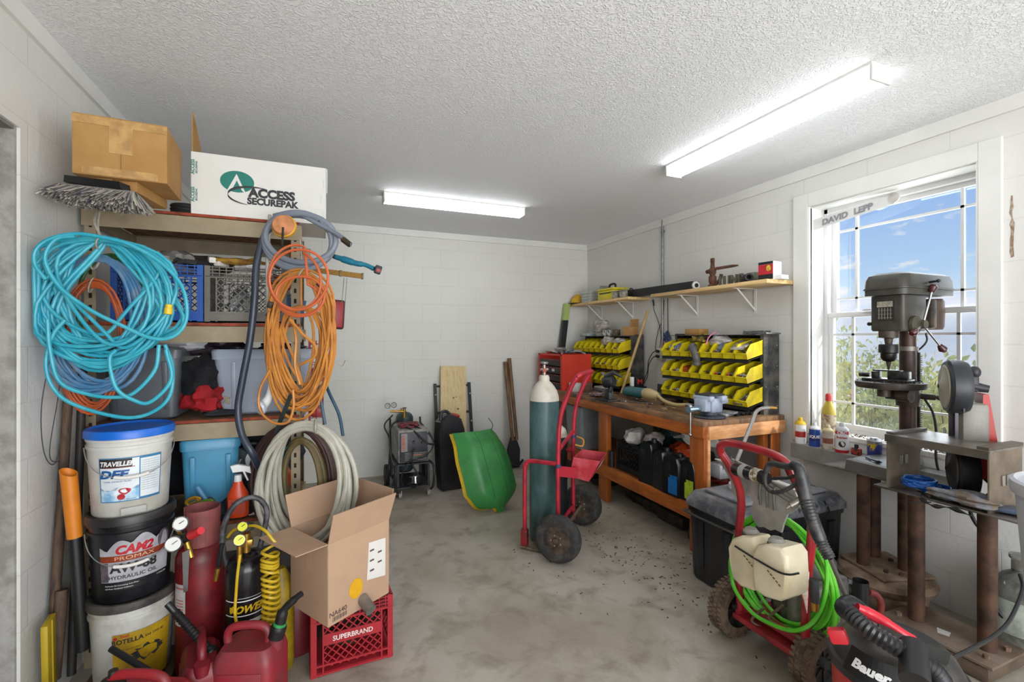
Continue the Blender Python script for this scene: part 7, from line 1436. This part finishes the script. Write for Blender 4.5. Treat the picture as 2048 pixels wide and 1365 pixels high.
M().lathe([(.0385, -.012), (.047, -.012), (.047, .012), (.0385, .012)], (3.0, 1.56, 1.395), (0, 0, 1), 30, False).build('collar', mat('7e7a72', .4, m=.4), dp, world=True)
# belt cover
cvx, cvy = 3.0, 1.555
def rc(X_, Y_, z, r_=.05): return rrect(X_, Y_, z, r_, 6, cvx, cvy)
M().loft([rc(.235, .108, 1.682), rc(.235, .108, 1.712), rc(.240, .113, 1.714), rc(.240, .113, 1.722), rc(.235, .108, 1.724), rc(.232, .106, 1.765), rc(.222, .098, 1.790), rc(.20, .08, 1.802), rc(.12, .04, 1.806)]).build('belt_cover', DM, dp, world=True)
M().cyl((2.97, 1.445, 1.748), (2.95, 1.40, 1.750), .006, .006, 8).ball((2.95, 1.398, 1.75), .010, 10).build('cover_knob', BLK, dp, world=True)
m = M().loft([rrect(.10, .078, 1.49, .02, 4, 2.905, 1.555), rrect(.105, .082, 1.50, .02, 4, 2.905, 1.555), rrect(.105, .082, 1.68, .02, 4, 2.905, 1.555)]).box((3.02, 1.555, 1.58), (.14, .10, .16), bev=.01); m.build('head', DM, dp, world=True)
M().box((2.798, 1.56, 1.60), (.003, .085, .105)).build('name_plate', mat('2b2b2c', .4, v=.3), dp, world=True)
m = M(); m.box((2.796, 1.56, 1.635), (.002, .075, .030)); m.build('plate_panel', mat('a9a493', .5, v=.4, s=60), dp, world=True)
m = M()
for k in range(5): m.box((2.796, 1.588-.014*k, 1.585), (.002, .003, .06))
for k in range(3): m.box((2.796, 1.56, 1.562+.02*k), (.002, .07, .002))
m.build('plate_grid', mat('8a8676', .5), dp, world=True)
M().lathe([(.001, -.085), (.060, -.085), (.068, -.07), (.070, 0), (.068, .07), (.060, .085), (.001, .085)], (3.165, 1.545, 1.585), (0, 0, 1), 30).build('motor', mat('5c4b40', .5, v=.3, s=9), dp, world=True)
M().box((3.07, 1.50, 1.585), (.05, .06, .16), bev=.01).build('motor_mount', DKM, dp, world=True); M().cyl((2.78, 1.62, 1.53), (2.765, 1.62, 1.53), .010, .010, 10).build('switch', BLK, dp, world=True)
hb_ = V((2.93, 1.455, 1.525)); M().cyl((2.93, 1.48, 1.525), (2.93, 1.44, 1.525), .028, .022, 20).cyl((2.88, 1.47, 1.525), (2.88, 1.455, 1.525), .045, .045, 20).build('feed_hub', mat('5e5a4c', .45, m=.4, v=.4, s=20), dp, world=True)
for tx in (W(1865, 578, X=2.97), W(1828, 664, X=2.86), W(1884, 697, X=3.02)):
    hd = M().cyl(hb_, tx, .006, .006, 10).build('feed_handle', CHR, dp, world=True); M().lathe([(.001, 0), (.012, .002), (.019, .02), (.020, .03), (.012, .042), (.001, .045)], tx-(tx-hb_).normalized()*.02, tx-hb_, 18).build('knob', mat('4a1c20', .25, v=.2), hd, world=True)
m = M().lathe([(.001, 1.49), (.044, 1.49), (.044, 1.455), (.02, 1.45), (.016, 1.42), (.018, 1.418)], (2.83, 1.56, 0), (0, 0, 1), 24, True); m.build('quill', DKM, dp, world=True)
M().lathe([(.001, 1.42), (.042, 1.42), (.045, 1.41), (.045, 1.375), (.036, 1.37), (.036, 1.345), (.026, 1.33), (.012, 1.325), (.001, 1.32)], (2.83, 1.56, 0), n=24).build('chuck', mat('2b2826', .35, m=.6, v=.3), dp, world=True); M().lathe([(.001, 1.335), (.013, 1.325), (.004, 1.285), (.001, 1.28)], (2.83, 1.56, 0), n=14).build('drill_bit', DKM, dp, world=True)
tb_ = M().lathe([(.001, -.022), (.13, -.022), (.150, -.018), (.155, -.004), (.155, .012), (.150, .014), (.001, .012)], (2.835, 1.555, 1.205), n=48).build('table', DKM, dp, world=True)
m = M().box((2.93, 1.55, 1.15), (.20, .07, .055), bev=.012).lathe([(.001, -.055), (.052, -.055), (.056, 0), (.052, .055), (.001, .055)], (2.99, 1.555, 1.135), (0, 0, 1), 24).cyl((2.84, 1.52, 1.15), (2.84, 1.46, 1.15), .032, .034, 20).cyl((2.79, 1.56, 1.19), (2.79, 1.56, 1.14), .03, .03, 12); m.build('table_bracket', DKM, dp, world=True)
m = M().cyl((3.02, 1.52, 1.135), (3.04, 1.45, 1.135), .016, .016, 14).tube(bez([(3.04, 1.45, 1.14), (3.05, 1.42, 1.12), (3.07, 1.38, 1.08), (3.08, 1.36, 1.055)], 5), .011, 10).tube([(3.08, 1.36, 1.055), (3.10, 1.31, 1.05)], .010, 10); m.build('crank', DKM, dp, world=True)
M().tube(bez([(3.05, 1.50, 1.48), (3.04, 1.50, 1.42), (3.0, 1.60, 1.30)], 5), .005, 6).tube(bez([(3.02, 1.49, 1.12), (3.05, 1.47, 1.05), (3.06, 1.46, .95), (3.06, 1.46, .80), (3.09, 1.45, .70), (3.07, 1.38, .62)], 6), .006, 8).build('cable', BLK, dp, world=True)
dv_ = thing('drill_press_vise', (2.84, 1.57, 1.219), 'greasy black vise sitting on the drill press table', 'vise', R(12))
m = M().box((0, 0, .008), (.12, .20, .014), bev=.003).box((0, -.05, .035), (.06, .09, .045), bev=.006).box((0, .05, .032), (.06, .03, .04), bev=.004).cyl((0, .08, .03), (0, .13, .03), .012, .012, 12).box((0, 0, .058), (.05, .12, .008)); m.build('body', mat('121110', .3, m=.3, v=.5, s=30, c2='3a3836'), dv_)
rd = random.Random(9); m = M()
for k in range(150):
    a = rd.uniform(0, 2*pi); r_ = .148*rd.random()**.5; c = V((r_*cos(a), r_*sin(a), .003)); m.box(c, (.006, .002, .004), (rd.uniform(0, 3), rd.uniform(0, 3), rd.uniform(0, 3)))
o_ = one(m, 'metal_shavings', mat('3c3832', .4, m=.6, v=.5), 'metal shavings scattered over the drill press table', 'shavings', kind='stuff'); o_.location = (2.835, 1.555, 1.219)
# wrenches on the casting
one(M().box((2.83, 1.66, .781), (.07, .008, .006), (0, 0, .9)).box((2.80, 1.60, .782), (.05, .012, .008), (0, 0, 1.2)).cyl((2.79, 1.59, .776), (2.79, 1.59, .79), .01, .01, 10), 'hex_keys', mat('2a3c50', .4, m=.4), 'small dark keys lying on the drill press base', 'keys', loc=(2.82, 1.62, .775))
# ---- saw table with portable band saw
st = thing('saw_stand', (2.72, 1.25, 0), 'rusty two legged steel saw table in front of the drill press', 'stand')
M().box((2.72, 1.245, .035), (.30, .40, .07), bev=.02).build('floor_block', mat('6b5a4a', .8, v=.4, b=.2), st, world=True)
M().box((2.715, 1.245, .076), (.29, .42, .012), bev=.001).build('base_plate', mat('938275', .5, m=.3, v=.35, s=6, c2='75604e'), st, world=True)
for x, y in ((2.683, 1.359), (2.714, 1.11)): M().cyl((x, y, .08), (x, y, .70), .033, .033, 26).build('leg', mat('624636', .65, m=.25, v=.5, s=9, c2='3c2b22', b=.15), st, world=True)
m = M()
for x, y in ((2.64, 1.41), (2.76, 1.40), (2.63, 1.08), (2.78, 1.07)): m.cyl((x, y, .08), (x, y, .098), .012, .012, 6)
m.build('bolt', TAN, st, world=True)
M().box((2.74, 1.21, .706), (.29, .58, .010), bev=.001).build('lower_table', mat('87827c', .35, m=.6, v=.4, s=6, c2='5e5850'), st, world=True)
BRN = mat('6f6355', .5, m=.35, v=.5, s=7, c2='8a7c6c')
for y in (1.44, 1.06):
    m = M().box((2.735, y, .838), (.27, .006, .262)); m.build('side_plate', BRN, st, world=True, smooth=False)
    m = M()
    for k in (-.02, .02): m.box((2.725+k, y-.006, .84), (.022, .006, .045), bev=.002)
    m.build('slot_weld', mat('a5a09a', .35, m=.6), st, world=True)
M().box((2.735, 1.25, .972), (.285, .39, .010), bev=.001).build('upper_table', mat('908c86', .35, m=.5, v=.35, s=6, c2='736b60'), st, world=True)
m = M().box((2.735, 1.425, .984), (.285, .03, .012)).box((2.735, 1.075, .984), (.285, .04, .012)).box((2.594, 1.25, .958), (.010, .39, .035)); m.build('edge_bar', mat('6b645b', .45, m=.5, v=.4, s=9), st, world=True)
# saw
pb = thing('portable_band_saw', (2.80, 1.245, .98), 'red and grey portable band saw mounted upright on the saw table', 'band saw')
nrm = V((-.60, .80, .0)).normalized(); sd_ = V((0, 0, 1)).cross(nrm)
SGm = mat('2c2f34', .45, v=.3, s=9); SRD = mat('b02a22', .4, v=.2); SGR = mat('8b8880', .45, v=.25, s=8)
cu_ = V((2.80, 1.262, 1.22)); cl = V((2.805, 1.235, .83))
for c, nm in ((cu_, 'upper'), (cl, 'lower')):
    if nm == 'upper':
        g_ = M().lathe([(.075, -.045), (.118, -.04), (.128, -.02), (.128, .025), (.118, .035), (.104, .036)], c, nrm, 40, True).build('wheel_guard', SGm, pb, world=True)
    else:
        g_ = M().lathe([(.075, -.045), (.112, -.04), (.118, -.02), (.118, .025), (.108, .035), (.098, .036)], c, nrm, 40, True).build('wheel_guard', mat('24262a', .4, v=.3), pb, world=True)
    M().lathe([(.104, .037), (.098, .042), (.070, .040), (.045, .044), (.025, .052), (.012, .058), (.001, .059)], c, nrm, 36).build('wheel_cover', mat('a9a393', .5, v=.25, s=7) if nm == 'upper' else mat('4c4844', .45, v=.3), pb, world=True)
    M().lathe([(.001, 0), (.009, 0), (.009, .004), (.001, .005)], c+nrm*.058, nrm, 12).build('hub_bolt', BLK, pb, world=True)
m = M(); m.box((2.835, 1.215, 1.05), (.10, .10, .20), (0, 0, R(42)), bev=.02); m.build('motor_body', SGR, pb, world=True)
m = M(); m.prism([(-.02, -.14), (.045, -.14), (.01, .12), (-.01, .12)], (2.885, 1.20, 1.07), (.66, -.74, 0), (0, 0, 1), .09); m.build('red_housing', SRD, pb, world=True, smooth=False)
m = M(); m.box((2.88, 1.185, .86), (.08, .10, .14), (0, 0, R(42)), bev=.03); m.build('lower_housing', SRD, pb, world=True)
m = M().ball(W(1949, 745, D=2.27), .024, 16, (1, 1, 1.25)).tube([W(1940, 772, D=2.28), W(1960, 776, D=2.26), W(1978, 779, D=2.24)], [.026, .022, .018], 14).box(W(1942, 768, D=2.28), (.05, .05, .08), (0, 0, R(42)), bev=.01); m.build('handle', SGm, pb, world=True)
m = M(); m.box(V((2.765, 1.24, 1.06)), (.003, .012, .19), (0, 0, R(42))); m.build('blade', mat('4a4a4c', .35, m=.8), pb, world=True)
m = M()
for k in range(6): m.box(V((2.77, 1.225, 1.125))+sd_*(-.02+.012*k)*1.0, (.006, .006, .03), (0, 0, R(42)))
m.build('guard_tooth', SGm, pb, world=True)
M().box((2.845, 1.29, 1.04), (.03, .03, .20), (0, 0, R(42)), bev=.006).build('guide_bar', mat('3a3038', .4), pb, world=True)
M().tube(bez([(2.86, 1.18, .80), (2.86, 1.15, .75), (2.80, 1.2, .67), (2.82, 1.20, .60), (2.86, 1.16, .50), (2.83, 1.17, .40), (2.84, 1.15, .25), (2.90, 1.08, .12), (2.95, 1.0, .02)], 7), .008, 8).build('cable', BLK, pb, world=True)
# blue cord coil with clamps, bits on the lower table
bc = thing('extension_lead', (2.665, 1.33, .73), 'bright blue coiled cord lying on the lower saw table', 'cord')
rd = random.Random(6); P = [V((2.675+(.058+.012*rd.random())*cos(t), 1.345+(.055+.01*rd.random())*sin(t), .742+.026*(t/40))) for t in [i*.3 for i in range(150)]]
M().tube(P, .0065, 8).build('cord_loops', mat('1450a0', .35, v=.15), bc, world=True); P = [p+V((.03, -.05, -.012)) for p in P[:70]]; M().tube(P, .0065, 8).build('cord_loops', mat('1450a0', .35, v=.15), bc, world=True)
m = M()
gn2 = 'dull steel blades in the pile under the blue cord'
for k in range(7):
    a = R(205+k*9); t_ = M().prism([(-.02, -.009), (.09, -.008), (.12, 0), (.09, .008), (-.02, .009)], (0, 0, 0), (cos(a), sin(a), .08), (-sin(a), cos(a), 0), .004)
    o_ = one(t_, 'steel_strip', mat('4c463e', .45, m=.5, v=.4), 'dull flat steel blade in the pile poking out from under the blue cord', 'blade', gn2, smooth=False); o_.location = (2.65+.01*k, 1.33-.018*k, .716+.004*k)
gvb = lump('leather_glove', (2.64, 1.15, .745), .06, (1.1, 2.0, .5), mat('7c6a5a', .8, v=.5, s=14, c2='8f99a8'), 'worn brown and grey glove lying on the lower saw table', 'glove', 53, .25, 26)
one(M().tube(bez([(2.60, 1.30, .70), (2.57, 1.24, .69), (2.575, 1.18, .70), (2.56, 1.10, .695)], 6), [.006+.004*sin(i) for i in range(19)], 8).tube(bez([(2.60, 1.26, .695), (2.56, 1.30, .685), (2.55, 1.33, .68)], 5), .003, 6), 'bungee_strap', BLK, 'black tangled strap drooping at the edge of the lower saw table', 'strap', loc=(2.59, 1.2, .7))
one(M().box((2.70, 1.03, .725), (.12, .10, .02), (0, .1, .4), bev=.004), 'steel_wedge', mat('55657c', .4, m=.4, v=.4), 'blue grey metal wedge on the lower saw table near its end', 'wedge', loc=(2.7, 1.03, .715))
one(M().prism([(0, 0), (.045, .0), (.05, .05), (.0, .04)], (2.66, 1.22, .0835), (1, .3, 0), (-.3, 1, 0), .001), 'paper_scrap', mat('c9c6c4', .5), 'small white scrap on the saw stand base plate', 'scrap', loc=(2.66, 1.22, .083))
# ---- glass carboy
cbv = thing('glass_jug', (2.97, 1.10, 0), 'large clear glass jug on the floor behind the white bin', 'jug')
M().lathe([(.001, 0), (.10, 0), (.11, .02), (.11, .26), (.10, .31), (.06, .36), (.03, .38), (.03, .43), (.038, .44), (.038, .455), (.001, .456)], n=36).build('body', mat('b3b5ac', .1, v=.3, s=9, tr=.6, c2='7c7a70'), cbv); M().lathe([(.1105, .12), (.1108, .2), (.1105, .27)], n=36, cap=False).build('label', mat('aeb5a8', .5, v=.4, s=20), cbv)
# ---- tall white bin at the frame edge
wbn2 = thing('waste_bin', (2.18, .596, 0), 'tall pale grey plastic bin cut off by the right edge', 'bin')
M().lathe([(.001, 0), (.135, 0), (.145, .01), (.212, .955), (.222, .957), (.226, .975), (.224, .995), (.214, 1.0), (.205, .99), (.14, .02), (.001, .02)], n=56).build('body', mat('b9bbc0', .4, v=.06), wbn2)
# ---- shop vacuum
vc = thing('shop_vacuum', (1.715, .925, 0), 'red and black shop vacuum in the front right corner', 'vacuum')
VR = mat('b52a24', .35, v=.12); VB = mat('2b2b2b', .42, v=.35, s=9, c2='48453f', b=.05)
M().lathe([(.001, .04), (.15, .04), (.165, .06), (.172, .36), (.172, .38), (.001, .38)], n=48).build('drum', VR, vc)
M().lathe([(.172, .372), (.182, .376), (.182, .405), (.174, .41)], n=48).build('rim', mat('1c1d20', .4), vc)
M().lathe([(.172, .40), (.168, .42), (.150, .455), (.13, .475), (.10, .485), (.001, .487)], n=48).build('motor_head', VB, vc)
for a in (40, 130, 220, 310): M().lathe([(.001, -.012), (.02, -.012), (.022, 0), (.02, .012), (.001, .012)], (.15*cos(R(a)), .15*sin(R(a)), .022), (0, 1, 0), 16).build('caster', BLK, vc)
fa = math.atan2(-.925, -1.715)-.34
f = lambda x, z: V(((.166-.45*z)*cos(fa+x/.165), (.166-.45*z)*sin(fa+x/.165), .43+z))
m = M(); patch(m, lambda x, z: f(x, z)*1.0+V((cos(fa)*.012, sin(fa)*.012, .0)), -.075, .075, -.025, .045, 10); m.build('badge', mat('161618', .35), vc, False)
m = M().text('Bauer', .034, None, (1, 0, 0), (0, 0, 1), .05, 1.25, shear=.15, fn=lambda x, z: f(x, z-.003)+V((cos(fa)*.0145, sin(fa)*.0145, .001))); m.build('lettering', WHI, vc, False)
P = bez([W(1885, 1365, D=1.30), W(1860, 1335, D=1.30), W(1800, 1300, D=1.32), W(1740, 1262, D=1.36), (W(1700, 1228, D=1.42)), W(1688, 1218, D=1.47), W(1700, 1208, D=1.52), W(1722, 1222, D=1.55), W(1740, 1245, D=1.56)], 12)
m = M(); m.tube(P, [.026 if k % 2 else .0225 for k in range(len(P))], 16).build('suction_hose', mat('18181b', .35, v=.2), vc, world=True)
P = bez([W(1714, 1216, D=1.46), W(1740, 1228, D=1.45), W(1780, 1252, D=1.42), W(1815, 1275, D=1.40), W(1843, 1290, D=1.40)], 6); M().tube(P, [.014]*4+[.017]*8+[.015]*(len(P)-16)+[.006]*4, 12).build('handle', mat('cc2434', .3, v=.1), vc, world=True)
M().box(W(1676, 1272, D=1.45), (.05, .03, .045), (0, R(-20), R(-60)), bev=.008).build('latch', mat('cc2434', .3, v=.1), vc, world=True)
m = M(); a, b, c, d_ = W(1755, 1250, D=1.42), W(1900, 1310, D=1.36), W(1895, 1330, D=1.33), W(1760, 1290, D=1.36); panel(m, [a, b, c, d_], .012); m.build('hose_cleat', mat('2b2a28', .5, v=.4, s=18), vc, world=True, smooth=False)
M().cyl(W(1830, 1365, D=1.25), W(1826, 1290, D=1.33), .035, .032, 20).build('inlet', BLK, vc, world=True)
M().tube(bez([W(1888, 1325, D=1.5), W(1940, 1300, D=1.6), W(1985, 1275, D=1.75), W(2020, 1240, D=1.85), W(2045, 1180, D=1.95), W(2040, 1150, D=2.0)], 8), .007, 8).build('power_cord', mat('2b2c30', .45, v=.2), vc, world=True)
# ---- aerosols and bottles on the ledge
def can(px, X_, h, r_, body, cap, label, top='dome', band=None, txt=None, tc='ffffff', z=.742):
    p = W(px, 890, X=X_); t = thing('aerosol_can', (X_, p.y, z), label, 'aerosol can'); a0 = math.atan2(-p.y, -p.x)
    M().lathe([(.001, 0), (r_*.96, 0), (r_, .004), (r_, h*.74)], n=28).build('body', body, t)
    M().lathe([(r_*1.03, h*.73), (r_*1.0, h*.78), (r_*.6, h*.86), (r_*.42, h*.87), (r_*.42, h*.93), (r_*.3, h), (.001, h)] if top == 'dome' else [(r_*1.02, h*.73), (r_*1.02, h*.86), (r_*.7, h*.92), (r_*.5, h), (.001, h)], n=28).build('cap', cap, t)
    f = cylmap(None, r_+.0006, h*.37, a0)
    if band: m = M(); patch(m, f, -r_*1.2, r_*1.2, -h*.12, h*.1, 10); m.build('label', mat(band, .4, v=.4, s=60), t)
    if txt: f2 = cylmap(None, r_+.0012, h*.37, a0); m = M().text(txt, h*.16, None, (1, 0, 0), (0, 0, 1), .03, 1, fn=lambda x, z_: f2(x, z_)); m.build('lettering', mat(tc, .4), t, False)
    return t
can(1601, 3.015, .175, .033, WHI, mat('d9b41c', .4), 'white and red aerosol can with a yellow cap, leftmost on the grey ledge', band='b8302a', z=.74)
can(1629, 3.015, .155, .032, mat('2a4a9a', .35, v=.3), mat('d0d2d4', .4), 'blue aerosol can with a white cap on the grey ledge', band='1c2c6a', txt='LIQUID', z=.74)
can(1656, 3.015, .155, .031, mat('c9bfae', .45, v=.3, s=20), mat('c9b890', .5), 'faded tan aerosol can with a grubby cap on the grey ledge', band='9a5a4a', z=.74)
c_ = can(1684, 3.012, .185, .036, WHI, mat('c9cacc', .3), 'white and red brake cleaner aerosol, tallest can on the grey ledge', z=.74)
a0 = math.atan2(-c_.location.y, -c_.location.x); f = cylmap(None, .0366, .0, a0)
m = M(); patch(m, f, -.045, .045, .115, .134, 12); patch(m, f, -.055, .055, .0, .018, 12); m.build('red_band', mat('c01c2c', .4), c_); f = cylmap(None, .0372, .0, a0)
M().text('CRC', .022, None, (1, 0, 0), (0, 0, 1), .05, 1.2, fn=lambda x, z: f(x, z+.117)).build('lettering', WHI, c_, False); M().text('Brakleen', .018, None, (1, 0, 0), (0, 0, 1), .03, 1, fn=lambda x, z: f(x, z+.09)).build('lettering', mat('c01c2c', .4), c_, False)
m = M(); m.add([f(.019*cos(a*pi/10), .055+.019*sin(a*pi/10)) for a in range(20)], [tuple(range(20))]); m.build('emblem', DI, c_, False)
can(1749, 3.02, .125, .036, mat('3b4490', .4, v=.4, s=20, c2='d9b41c', th=(.5, .56)), mat('9a9a9c', .3, m=.5), 'short blue and yellow can with a grey valve on the grey ledge', top='flat', z=.74)
q = W(1713, 905, X=3.02); ob2 = thing('oil_can', (3.02, q.y, .74), 'tiny black and red squeeze bottle on the grey ledge', 'bottle'); M().box((0, 0, .022), (.035, .05, .044), bev=.008).build('body', mat('a83a2c', .4, v=.6, s=40, c2='1c1a1a', th=(.48, .52)), ob2); M().cyl((0, 0, .044), (0, 0, .065), .012, .010, 14).build('cap', BLK, ob2)
q = W(1657, 850, X=3.15); yb = thing('cleaner_bottle', (3.15, q.y, .828), 'yellow washing liquid bottle with a red cap on the window sill', 'bottle')
M().lathe([(.001, 0), (.042, 0), (.045, .01), (.045, .12), (.040, .15), (.018, .20), (.016, .21), (.001, .21)], n=28, sq=(.7, 1)).build('body', mat('c9b048', .35, v=.2), yb); M().lathe([(.001, .205), (.019, .205), (.019, .24), (.014, .252), (.001, .254)], n=20).build('cap', mat('c2383a', .4), yb)
a0 = math.atan2(-q.y, -q.x); m = M(); m.lathe([(.0455, .015), (.0458, .06), (.0455, .115)], n=28, cap=False, sq=(.71, 1.01)); m.build('label', mat('c9bda4', .5, v=.5, s=40, c2='8a6a52'), yb)
one(M().tube(bez([(3.02, 2.02, .745), (3.03, 1.97, .75), (3.01, 1.95, .745)], 5), .005, 6), 'rag', mat('d9cc3a', .6), 'yellow scrap lying on the ledge behind the tan can', 'rag', loc=(3.02, 2.0, .744))
rd = random.Random(15); m = M()
for k in range(260): m.box((3.17+rd.uniform(-.06, .05), rd.uniform(1.35, 2.1), .829), (.004*rd.uniform(.5, 2.5), .003*rd.uniform(.5, 2), .003), (0, 0, rd.uniform(0, 3)))
one(m, 'sill_debris', mat('5a4634', .9), 'dead leaves and dirt scattered on the window sill', 'debris', kind='stuff', loc=(3.17, 1.75, .828))
# valance strip with name lettering
vl = thing('plastic_strip', (3.17, 1.98, 2.20), 'frosted plastic strip with grey lettering across the window top', 'strip')
a, b = W(1624, 452, X=3.13), W(1788, 396, X=3.2); ux = (b-a); ux.z = 0; ux.normalize(); m = M(); hh = .072
m.add([a+V((0, 0, -hh/2)), b+V((0, 0, -hh/2)), b+V((0, 0, hh/2)), a+V((0, 0, hh/2))]+[p+V((.003, 0, 0)) for p in (a+V((0, 0, -hh/2)), b+V((0, 0, -hh/2)), b+V((0, 0, hh/2)), a+V((0, 0, hh/2)))], [(0, 1, 2, 3), (7, 6, 5, 4), (0, 4, 5, 1), (1, 5, 6, 2), (2, 6, 7, 3), (3, 7, 4, 0)])
m.build('strip', mat('dcdcda', .3, v=.05, al=.8), vl, world=True, smooth=False); uz = V((0, 0, 1)); dl = (b-a).length; ud = (b-a).normalized()
m = M().text('DAVID', .052, a+ud*(dl*.31)+V((-.003, 0, -.020)), ud, uz, .05, 1.0).text('LEPP', .052, a+ud*(dl*.66)+V((-.003, 0, -.020)), ud, uz, .05, 1.0); m.build('lettering', mat('8c8c90', .5), vl, world=True, smooth=False)
M().cyl(b+V((-.006, 0, 0)), b+V((.006, 0, 0)), .03, .03, 20).build('end_disc', mat('cfcac4', .4, v=.3), vl, world=True)
# rust stain beside the casing
rd = random.Random(3); m = M(); x = XR-.0008
pts_ = [(1.190+.010*rd.random()*(-1 if k < 12 else 1), 2.14-(k if k < 12 else 23-k)*.027+.01*rd.random()) for k in range(24)]
m.add([(x, y-.012, z) for y, z in pts_], [tuple(range(24))]); m.build('trim_7_stain', mat('8c7058', .8, v=.5, s=60, c2='b5a898'), None, False, kind='structure')
# black marks on the left pier
m = M()
for y, z, a_ in ((2.0, .62, 0),): pass

rd = random.Random(22); m = M()
for k in range(230):
    c = V((1.75+abs(rd.gauss(0, .25)), 2.5+rd.gauss(0, .45), .001)) if k < 150 else V((rd.uniform(1.2, 2.4), rd.uniform(1.9, 3.4), .001))
    if c.x > 2.05 and c.y < 2.3: continue
    m.box(c, (rd.uniform(.003, .02), rd.uniform(.002, .008), .003), (0, 0, rd.uniform(0, 3)))
one(m, 'floor_debris', mat('5a4738', .9, v=.5, s=40), 'dead leaf bits and dirt scattered over the concrete by the bench', 'debris', kind='stuff', loc=(2.0, 2.5, 0))
